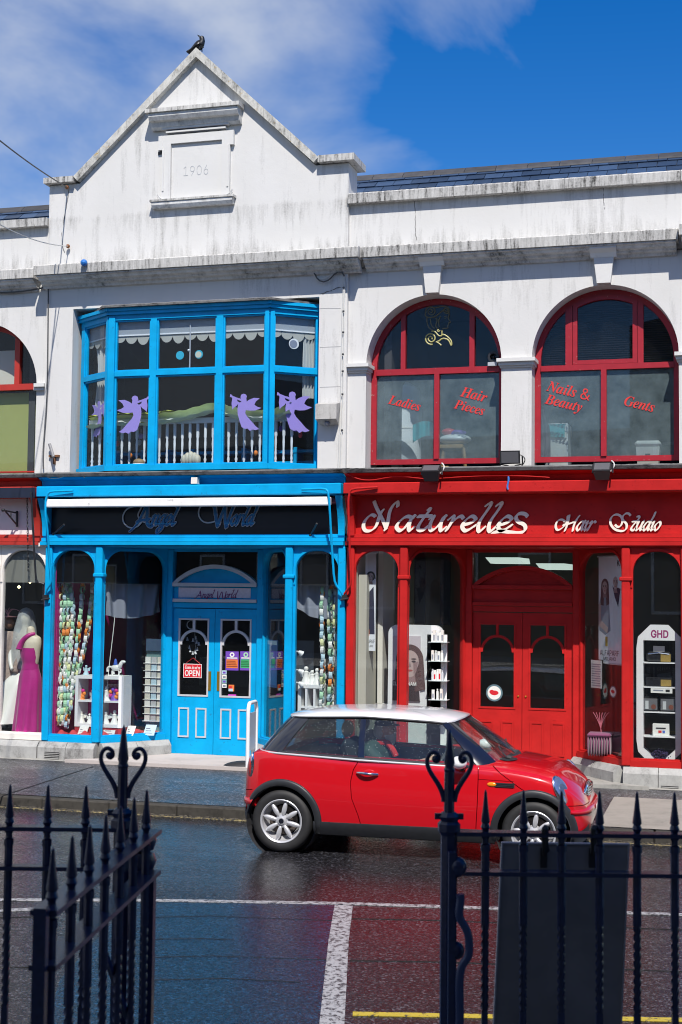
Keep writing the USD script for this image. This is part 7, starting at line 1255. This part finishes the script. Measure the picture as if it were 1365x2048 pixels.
J = {'hip': ((1.30, DY_, .62), .13), 'belly': ((1.30, DY_, .74), .145), 'chest': ((1.27, DY_, .90), .15), 'neck0': ((1.29, DY_, 1.03), .07), 'neck': ((1.35, DY_, 1.09), .052), 'head': ((1.39, DY_, 1.175), .082), 'crown': ((1.365, DY_, 1.19), .085), 'jaw': ((1.435, DY_, 1.12), .05), 'nose': ((1.485, DY_, 1.155), .012), 'brow': ((1.455, DY_, 1.19), .03)}
for s_ in (-1, 1):
    J[f'sh{s_}'] = ((1.27, DY_+s_*.19, .96), .065); J[f'el{s_}'] = ((1.46, DY_+s_*.25, .78), .048); J[f'wr{s_}'] = ((1.80, DY_+s_*.17, .89), .030); J[f'hd{s_}'] = ((1.86, DY_+s_*.155, .905), .030); J[f'th{s_}'] = ((1.42, DY_+s_*.10, .60), .09); J[f'kn{s_}'] = ((1.80, DY_+s_*.12, .62), .06); J[f'an{s_}'] = ((2.10, DY_+s_*.10, .42), .04)
B = chainhull(J, [('neck0', 'neck'), ('neck', 'head'), ('head', 'crown'), ('head', 'jaw'), ('brow', 'nose'), ('head', 'brow'), ('chest', 'neck0'), ('hip', 'belly'), ('belly', 'chest')]+[x for s_ in (-1, 1) for x in ((f'sh{s_}', 'chest'), (f'sh{s_}', f'el{s_}'), (f'el{s_}', f'wr{s_}'), (f'wr{s_}', f'hd{s_}'), ('hip', f'th{s_}'), (f'th{s_}', f'kn{s_}'), (f'kn{s_}', f'an{s_}'))])
for s_ in (-1, 1):                                                   # fingers closed round the wheel rim
    hd_ = np.array(J[f'hd{s_}'][0])
    for k in range(4):
        o = hd_+np.array([.012, 0, .018-.013*k]); q = [o, o+np.array([.028, s_*.004, .006]), o+np.array([.040, -s_*.012, .0]), o+np.array([.030, -s_*.026, -.006])]
        for a, b in zip(q[:-1], q[1:]): B += manifold3d.Manifold.batch_hull([manifold3d.Manifold.sphere(.009, 10).translate(a), manifold3d.Manifold.sphere(.008, 10).translate(b)])
    o = hd_+np.array([-.005, -s_*.02, .02]); B += manifold3d.Manifold.batch_hull([manifold3d.Manifold.sphere(.010, 10).translate(o), manifold3d.Manifold.sphere(.008, 10).translate(o+np.array([.03, -s_*.02, .022]))])
    B += manifold3d.Manifold.sphere(.02, 14).scale((.6, .4, 1)).translate((1.375, DY_+s_*.085, 1.165))
part(dv, 'body', smoothed(B, .016, 6), SKIN, smooth=True, local=True)
Jk = {k: (p, r+(.018 if k in ('chest', 'belly', 'hip') else .016)) for k, (p, r) in J.items()}; Jk['wr-1'] = ((1.745, DY_-.185, .872), .045); Jk['wr1'] = ((1.745, DY_+.185, .872), .045); Jk['neck0'] = ((1.29, DY_, 1.02), .085)
part(dv, 'jacket', smoothed(chainhull(Jk, [('hip', 'belly'), ('belly', 'chest'), ('chest', 'neck0')]+[x for s_ in (-1, 1) for x in ((f'sh{s_}', 'chest'), (f'sh{s_}', 'neck0'), (f'sh{s_}', f'el{s_}'), (f'el{s_}', f'wr{s_}'))]), .02, 6), JACK, smooth=True, local=True)
part(dv, 'trousers', smoothed(chainhull(Jk, [x for s_ in (-1, 1) for x in (('hip', f'th{s_}'), (f'th{s_}', f'kn{s_}'), (f'kn{s_}', f'an{s_}'))]), .03, 4), TROU, smooth=True, local=True)
part(dv, 'beard', smoothed(manifold3d.Manifold.batch_hull([manifold3d.Manifold.sphere(.055, 16).translate((1.44, DY_, 1.11)), manifold3d.Manifold.sphere(.066, 16).translate((1.39, DY_, 1.135)), manifold3d.Manifold.sphere(.03, 16).translate((1.45, DY_, 1.05))]), .012, 4), HAIRG, smooth=True, local=True); part(dv, 'hair', smoothed(manifold3d.Manifold.batch_hull([manifold3d.Manifold.sphere(.075, 16).translate((1.335, DY_, 1.14)), manifold3d.Manifold.sphere(.088, 16).translate((1.355, DY_, 1.185))]), .015, 3), HAIRG, smooth=True, local=True)
part(dv, 'cap', smoothed(manifold3d.Manifold.batch_hull([manifold3d.Manifold.sphere(.09, 20).scale((1.05, 1, .5)).translate((1.365, DY_, 1.225)), manifold3d.Manifold.sphere(.075, 20).scale((1, 1, .5)).translate((1.37, DY_, 1.255))])+manifold3d.Manifold.batch_hull([manifold3d.Manifold.sphere(.07, 16).scale((.6, 1, .15)).translate((1.44, DY_, 1.225)), manifold3d.Manifold.sphere(.05, 16).scale((.6, 1, .12)).translate((1.50, DY_, 1.215))]), .012, 4), CAPM, smooth=True, local=True)
part(dv, 'scarf', cat([lathe([(.07, -.03), (.10, -.02), (.105, .01), (.08, .03), (.07, -.03)], (1.325, DY_, 1.05), 'z', 18), tube(smoothline([(1.40, DY_-.04, 1.05), (1.47, DY_-.06, .98), (1.50, DY_-.06, .92)]), .03, 8)]), SCARF, smooth=40, local=True)
for s_ in (-1, 1): part(dv, 'eye', ball((1.468, DY_+s_*.030, 1.178), .010, 1), mat('eye_dark', (.03, .02, .02), .3), local=True)

# ================================================================== railings at the near side of the street
IRON = mat('navy_black_iron', (.008, .014, .048), .22, vary=.35, vscale=40, bump=.15, bscale=90); WETI = IRON
RD = 5.0; rx_ = RT.copy(); rx_[2] = 0; rx_ /= np.linalg.norm(rx_); fx_ = np.array([-math.sin(YAW), math.cos(YAW), 0])
RO0 = CAM+fx_*(RD/1.0); RP = PL(RO0[0], RO0[1], RO0[0]+rx_[0], RO0[1]+rx_[1])
def twisted(p, z0, z1, r, turns, n=60):
    """A square bar wrung round its axis."""
    V = []; Zt = np.linspace(z0, z1, n)
    for i, z in enumerate(Zt):
        u_ = i/(n-1); a = turns*2*math.pi*u_+math.pi/4
        for k in range(4): V.append((p[0]+r*1.3*math.cos(a+k*math.pi/2), p[1]+r*1.3*math.sin(a+k*math.pi/2), z))
    Fs = []
    for i in range(n-1):
        for k in range(4): a, b = i*4+k, i*4+(k+1) % 4; Fs += [(a, b, b+4), (a, b+4, a+4)]
    return trimesh.Trimesh(np.array(V), Fs, process=False)
def spear(parent, p, ztop, zbot, r=.0108, twist=(None, None), shaft_to=None, fin=.185, rot=0.0):
    b = holder(parent, 'bar'); zs_ = ztop-fin
    part(b, 'shaft', cat([lathe([(0, zs_-.28), (r*1.35, zs_-.28), (r*1.35, zs_-.03), (r*1.6, zs_-.025), (r*1.6, zs_-.005), (r*1.0, zs_), (0, zs_)], (p[0], p[1], 0), 'z', 8)]), IRON, 30)
    part(b, 'finial', lathe([(0, zs_-.002), (r*1.1, zs_-.002), (r*1.0, zs_+.012), (r*1.5, zs_+.022), (r*1.1, zs_+.034), (r*1.0, zs_+.042), (r*1.6, zs_+.054), (r*1.15, zs_+.068), (r*1.5, zs_+.074), (r*.95, zs_+.12), (r*.45, ztop-.01), (0, ztop)], (p[0], p[1], 0), 'z', 10), IRON, 40)
    t0, t1 = twist
    mid = box(p[0]-r, p[0]+r, p[1]-r, p[1]+r, t1, zs_-.275); low = box(p[0]-r, p[0]+r, p[1]-r, p[1]+r, zbot, t0)
    for m_ in (mid, low): m_.apply_translation((-p[0], -p[1], 0)); m_.apply_transform(trimesh.transformations.rotation_matrix(YAW+rot, (0, 0, 1))); m_.apply_translation((p[0], p[1], 0))
    part(b, 'shaft', mid, IRON); part(b, 'twist', twisted(p, t0, t1, r, 3.0), IRON, 20); part(b, 'shaft', low, IRON); part(b, 'foot_collar', lathe([(0, zbot), (r*2.0, zbot), (r*2.4, zbot+.02), (r*2.0, zbot+.035), (r*1.2, zbot+.045), (0, zbot+.045)], (p[0], p[1], 0), 'z', 10), IRON, 30); return b
def railing(name, label, px_list, px0, px1, side):
    u0, u1 = RP.at(px0, 1660)[0], RP.at(px1, 1660)[0]; zr = 1.655; c = RP.pt((u0+u1)/2, .9); t = thing(name, label, 'railing', c)
    for z_, nm in ((zr, 'top_rail'), (zr-.135, 'second_rail')): part(t, nm, RP.ext(sbox(u0, z_-.014, u1, z_), -.030, .030), IRON)
    part(t, 'bottom_rail', RP.ext(sbox(u0, .905, u1, .92), -.030, .030), IRON)
    for px in px_list: p = RP.w(px, 1600); spear(t, p, 1.80, .921, twist=(1.04, 1.40))
    return t
rl = railing('railing', 'dark iron railing with spear tops on the left of the gateway', [-130, -55, 20, 96, 172], -260, 236, -1)
rr = railing('railing', 'dark iron railing with spear tops on the right, carrying the hanging board', [972, 1048, 1124, 1200, 1275, 1350, 1425, 1500], 912, 1600, 1)
def post(px, label, zt=2.01):
    p = RP.w(px, 1600); t = thing('gate_post', label, 'gate post', (p[0], p[1], .76)); r = .0155
    part(t, 'shaft', lathe([(0, .76), (r*1.9, .76), (r*1.9, 1.64), (r*2.6, 1.655), (r*2.6, 1.68), (r*1.3, 1.70), (r*1.2, 1.72), (r*1.2, 1.80), (r*1.15, 1.86), (0, 1.86)], (p[0], p[1], 0), 'z', 8), IRON, 30)
    part(t, 'finial', lathe([(0, 1.855), (r*1.05, 1.855), (r*1.3, 1.866), (r*1.0, 1.877), (r*1.25, 1.89), (r*.95, 1.93), (r*.5, 1.99), (0, 2.01)], (p[0], p[1], 0), 'z', 10), IRON, 40)
    part(t, 'collar', lathe([(0, 1.69), (r*2.0, 1.69), (r*2.5, 1.705), (r*1.6, 1.72), (0, 1.72)], (p[0], p[1], 0), 'z', 8), IRON, 30)
    for s_ in (-1, 1):
        A = [(0.018, 1.755), (.026, 1.79), (.045, 1.825), (.065, 1.855), (.077, 1.885), (.074, 1.912), (.058, 1.926), (.042, 1.920), (.036, 1.905), (.044, 1.893), (.054, 1.898), (.052, 1.908)]
        c = smoothline([(s_*a, z_, 0) for a, z_ in A], 6); pts = np.array([p+rx_*q[0]+np.array([0, 0, q[1]-p[2]]) for q in c]); pts[:, 2] = c[:, 1]; part(t, 'scroll', tube(pts, np.linspace(.010, .0065, len(pts)), 8), IRON, 60); part(t, 'scroll_eye', ball(p*[1, 1, 0]+rx_*s_*.049+np.array([0, 0, 1.902]), .012, 1), IRON, True)
        part(t, 'lug', box(*np.sort([0, .05])*s_ if s_ > 0 else (-.05, 0), -.008, .008, 1.695, 1.715).apply_transform(trimesh.transformations.rotation_matrix(YAW, (0, 0, 1))).apply_translation((p[0], p[1], 0)), IRON)
    return t, p
pl_t, pl_p = post(245, 'scroll-topped iron gate post on the left of the gateway'); pr_t, pr_p = post(899, 'scroll-topped iron gate post on the right of the gateway, before the car')
# left gate leaf, swung open towards us
def depthpt(px, py, d): r = ray(px, py); k = d/(r@np.array([fx_[0], fx_[1], 0])); return CAM+r*k
g0 = depthpt(300, 1660, 5.0); g1 = depthpt(86, 1825, 3.72); g0[2] = g1[2] = 0; gl_ = thing('iron_gate', 'open iron gate leaf at lower left, swung towards the viewer', 'gate', (g0[0], g0[1], .78)); GPL = PL(g0[0], g0[1], g1[0], g1[1]); Lg = GPL.L; zr = 1.645
for z_, nm in ((zr, 'top_rail'), (zr-.14, 'second_rail')): part(gl_, nm, GPL.ext(sbox(-.03, z_-.014, Lg-.004, z_), -.036, .036), IRON)
part(gl_, 'bottom_rail', GPL.ext(sbox(.02, .90, Lg-.02, .92), -.03, .03), IRON)
part(gl_, 'hinge_stile', GPL.ext(sbox(-.02, .8, .025, zr-.142), -.022, .022), IRON); part(gl_, 'closing_stile', GPL.ext(sbox(Lg, .8, Lg+.030, zr+.012), -.017, .017), IRON)
for k in range(7): u = .06+k*(Lg-.14)/6.0; p = GPL.pt(u, 0); spear(gl_, p, 1.795, .921, twist=(1.02, 1.38), rot=math.atan2(GPL.d[1], GPL.d[0])-YAW)
part(gl_, 'brace', tube([GPL.pt(.05, .93, -.02), GPL.pt(Lg*.42, 1.36, -.02)], .012, 6), IRON); part(gl_, 'hinge', lathe([(0, -.04), (.035, -.03), (.045, 0), (.035, .03), (0, .04)], GPL.pt(-.045, 1.60, -.03), 'z', 12), IRON, 40); part(gl_, 'hinge', lathe([(0, -.04), (.035, -.03), (.045, 0), (.035, .03), (0, .04)], GPL.pt(-.045, 1.53, -.03), 'z', 12), IRON, 40)
# right gate leaf, seen end-on beside its post
h0 = depthpt(909, 1700, 4.93); h1 = depthpt(911, 1700, 3.75); h0[2] = h1[2] = 0; gr2 = thing('iron_gate', 'iron gate leaf folded back end-on beside the right gate post, with a curved drop handle', 'gate', (h0[0], h0[1], .78)); HP = PL(h0[0], h0[1], h1[0], h1[1])
hp = depthpt(905, 1700, 4.9); part(gr2, 'stile', box(-.012, .012, -.02, .02, .85, 1.60).apply_transform(trimesh.transformations.rotation_matrix(YAW, (0, 0, 1))).apply_translation((hp[0], hp[1], 0)), IRON); part(gr2, 'hinge', ball(hp*[1, 1, 0]+np.array([0, 0, 1.55])+rx_*.02, (.03, .03, .035), 2), IRON, True); part(gr2, 'hinge', ball(hp*[1, 1, 0]+np.array([0, 0, 1.27])+rx_*.02, (.024, .024, .03), 2), IRON, True)
hb = [(921, 1789), (920, 1815), (921, 1838), (930, 1853), (937, 1870), (939, 1892), (936, 1915), (926, 1930), (921, 1950), (920, 2000), (919, 2060)]; part(gr2, 'drop_handle', tube(smoothline([depthpt(x, y, 4.85) for x, y in hb], 5), .014, 8), mat('blue_grey_iron', (.02, .035, .09), .3), 60)
# hanging board behind the right railing
BD = PL(*(CAM+fx_*5.16)[:2], *(CAM+fx_*5.16+rx_)[:2]); hbq = [(1004, 1685), (1260, 1688), (1243, 2090), (985, 2090)]; bo = BD.poly(hbq); hbt = thing('hanging_board', 'plain dark back of a pale-edged board hung on the right railing', 'board', BD.w(1130, 1900)); part(hbt, 'panel', BD.ext(bo.buffer(-.006), 0, .012), mat('dark_board_back', (.20, .19, .185), .55, vary=.25, vscale=5, bump=.05)); part(hbt, 'edge', BD.ext(bo.difference(bo.buffer(-.0055)), -.004, .016), mat('pale_edge', (.30, .30, .32), .5))
for px in (1087, 1184):
    a = BD.w(px, 1712, -.012); b = RP.w(px, 1664, -.04); part(hbt, 'strap', cat([tube(smoothline([a, a*.5+b*.5+np.array([0, 0, .01]), b+np.array([0, 0, .02]), RP.w(px+6, 1655, 0), RP.w(px+10, 1664, .04), BD.w(px+8, 1700, -.01)], 6), .009, 6), box(-.012, .012, -.005, .005, -.04, .03).apply_transform(trimesh.transformations.rotation_matrix(YAW, (0, 0, 1))).apply_translation(a)]), mat('black_strap', (.012, .012, .013), .7))
# low wall under the railings and the raised forecourt on this side of the street
for u0, u1, lab in ((RP.at(-300, 1660)[0], RP.at(238, 1660)[0]-.02, 'low stone wall under the left railing'), (RP.at(905, 1660)[0]+.02, RP.at(1640, 1660)[0], 'low stone wall under the right railing')):
    t = thing('low_wall', lab, 'wall', RP.pt((u0+u1)/2, 0)); part(t, 'wall', RP.ext(sbox(u0, -.02, u1, .80), -.15, .15), PLINTH); part(t, 'capping', RP.ext(sbox(u0-.02, .802, u1+.02, .90), -.18, .18), PLINTH)
fc = RP.ext(sbox(-14, -.3, 14, .76), -9.0, -.2); single('forecourt', fc, PLINTH, 'raised stone forecourt behind the railings on the near side', 'forecourt', kind='structure')
# the building behind the viewer: it keeps the railings in shade and is what the windows opposite reflect
def behind(name, label, u0, u1, w, zt, ridge, m, roofm):
    t = thing(name, label, 'building', RP.pt((u0+u1)/2, 0, w)); part(t, 'wall', RP.ext(sbox(u0, 0, u1, zt) if not ridge else Polygon([(u0, 0), (u1, 0), (u1, zt), ((u0+u1)/2, zt+ridge), (u0, zt)]), w-8, w), m)
    if not ridge:
        q = np.array([[RP.pt(u0-.3, zt, w+.3), RP.pt(u1+.3, zt, w+.3)], [RP.pt(u0-.3, zt+2.6, w-3.8), RP.pt(u1+.3, zt+2.6, w-3.8)], [RP.pt(u0-.3, zt, w-8.2), RP.pt(u1+.3, zt, w-8.2)]]); part(t, 'roof', grid(q), roofm)
    for k in range(int((u1-u0)/2.4)):
        u = u0+1.2+k*2.4
        for z_ in (2.2, 5.0):
            if z_+1.6 < zt: part(t, 'window', RP.ext(sbox(u-.45, z_, u+.45, z_+1.6), w-.02, w+.01), GLOSSB); part(t, 'window_frame', RP.ext(sbox(u-.53, z_-.08, u+.53, z_+1.68).difference(sbox(u-.45, z_, u+.45, z_+1.6)), w, w+.04), WPAINT)
GW = RD+1.0
behind('church_front', 'tall grey rendered church front behind the viewer, mirrored in the shop windows', -3.6, 8.5, -GW, 9.9, .9, mat('grey_church_render', (.14, .135, .125), .85, vary=.15, vscale=1), None)
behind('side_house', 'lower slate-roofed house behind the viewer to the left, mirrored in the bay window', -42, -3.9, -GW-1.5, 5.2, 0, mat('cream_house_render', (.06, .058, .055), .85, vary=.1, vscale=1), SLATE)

behind('corner_house', 'tall unseen terraced house added behind the viewer to the right, mirrored in the angled shop windows', 8.8, 44, -GW-.5, 7.6, 0, mat('brown_house_render', (.09, .08, .07), .85, vary=.1, vscale=1), SLATE)  # unseen house added so angled panes mirror a wall, not bright sky
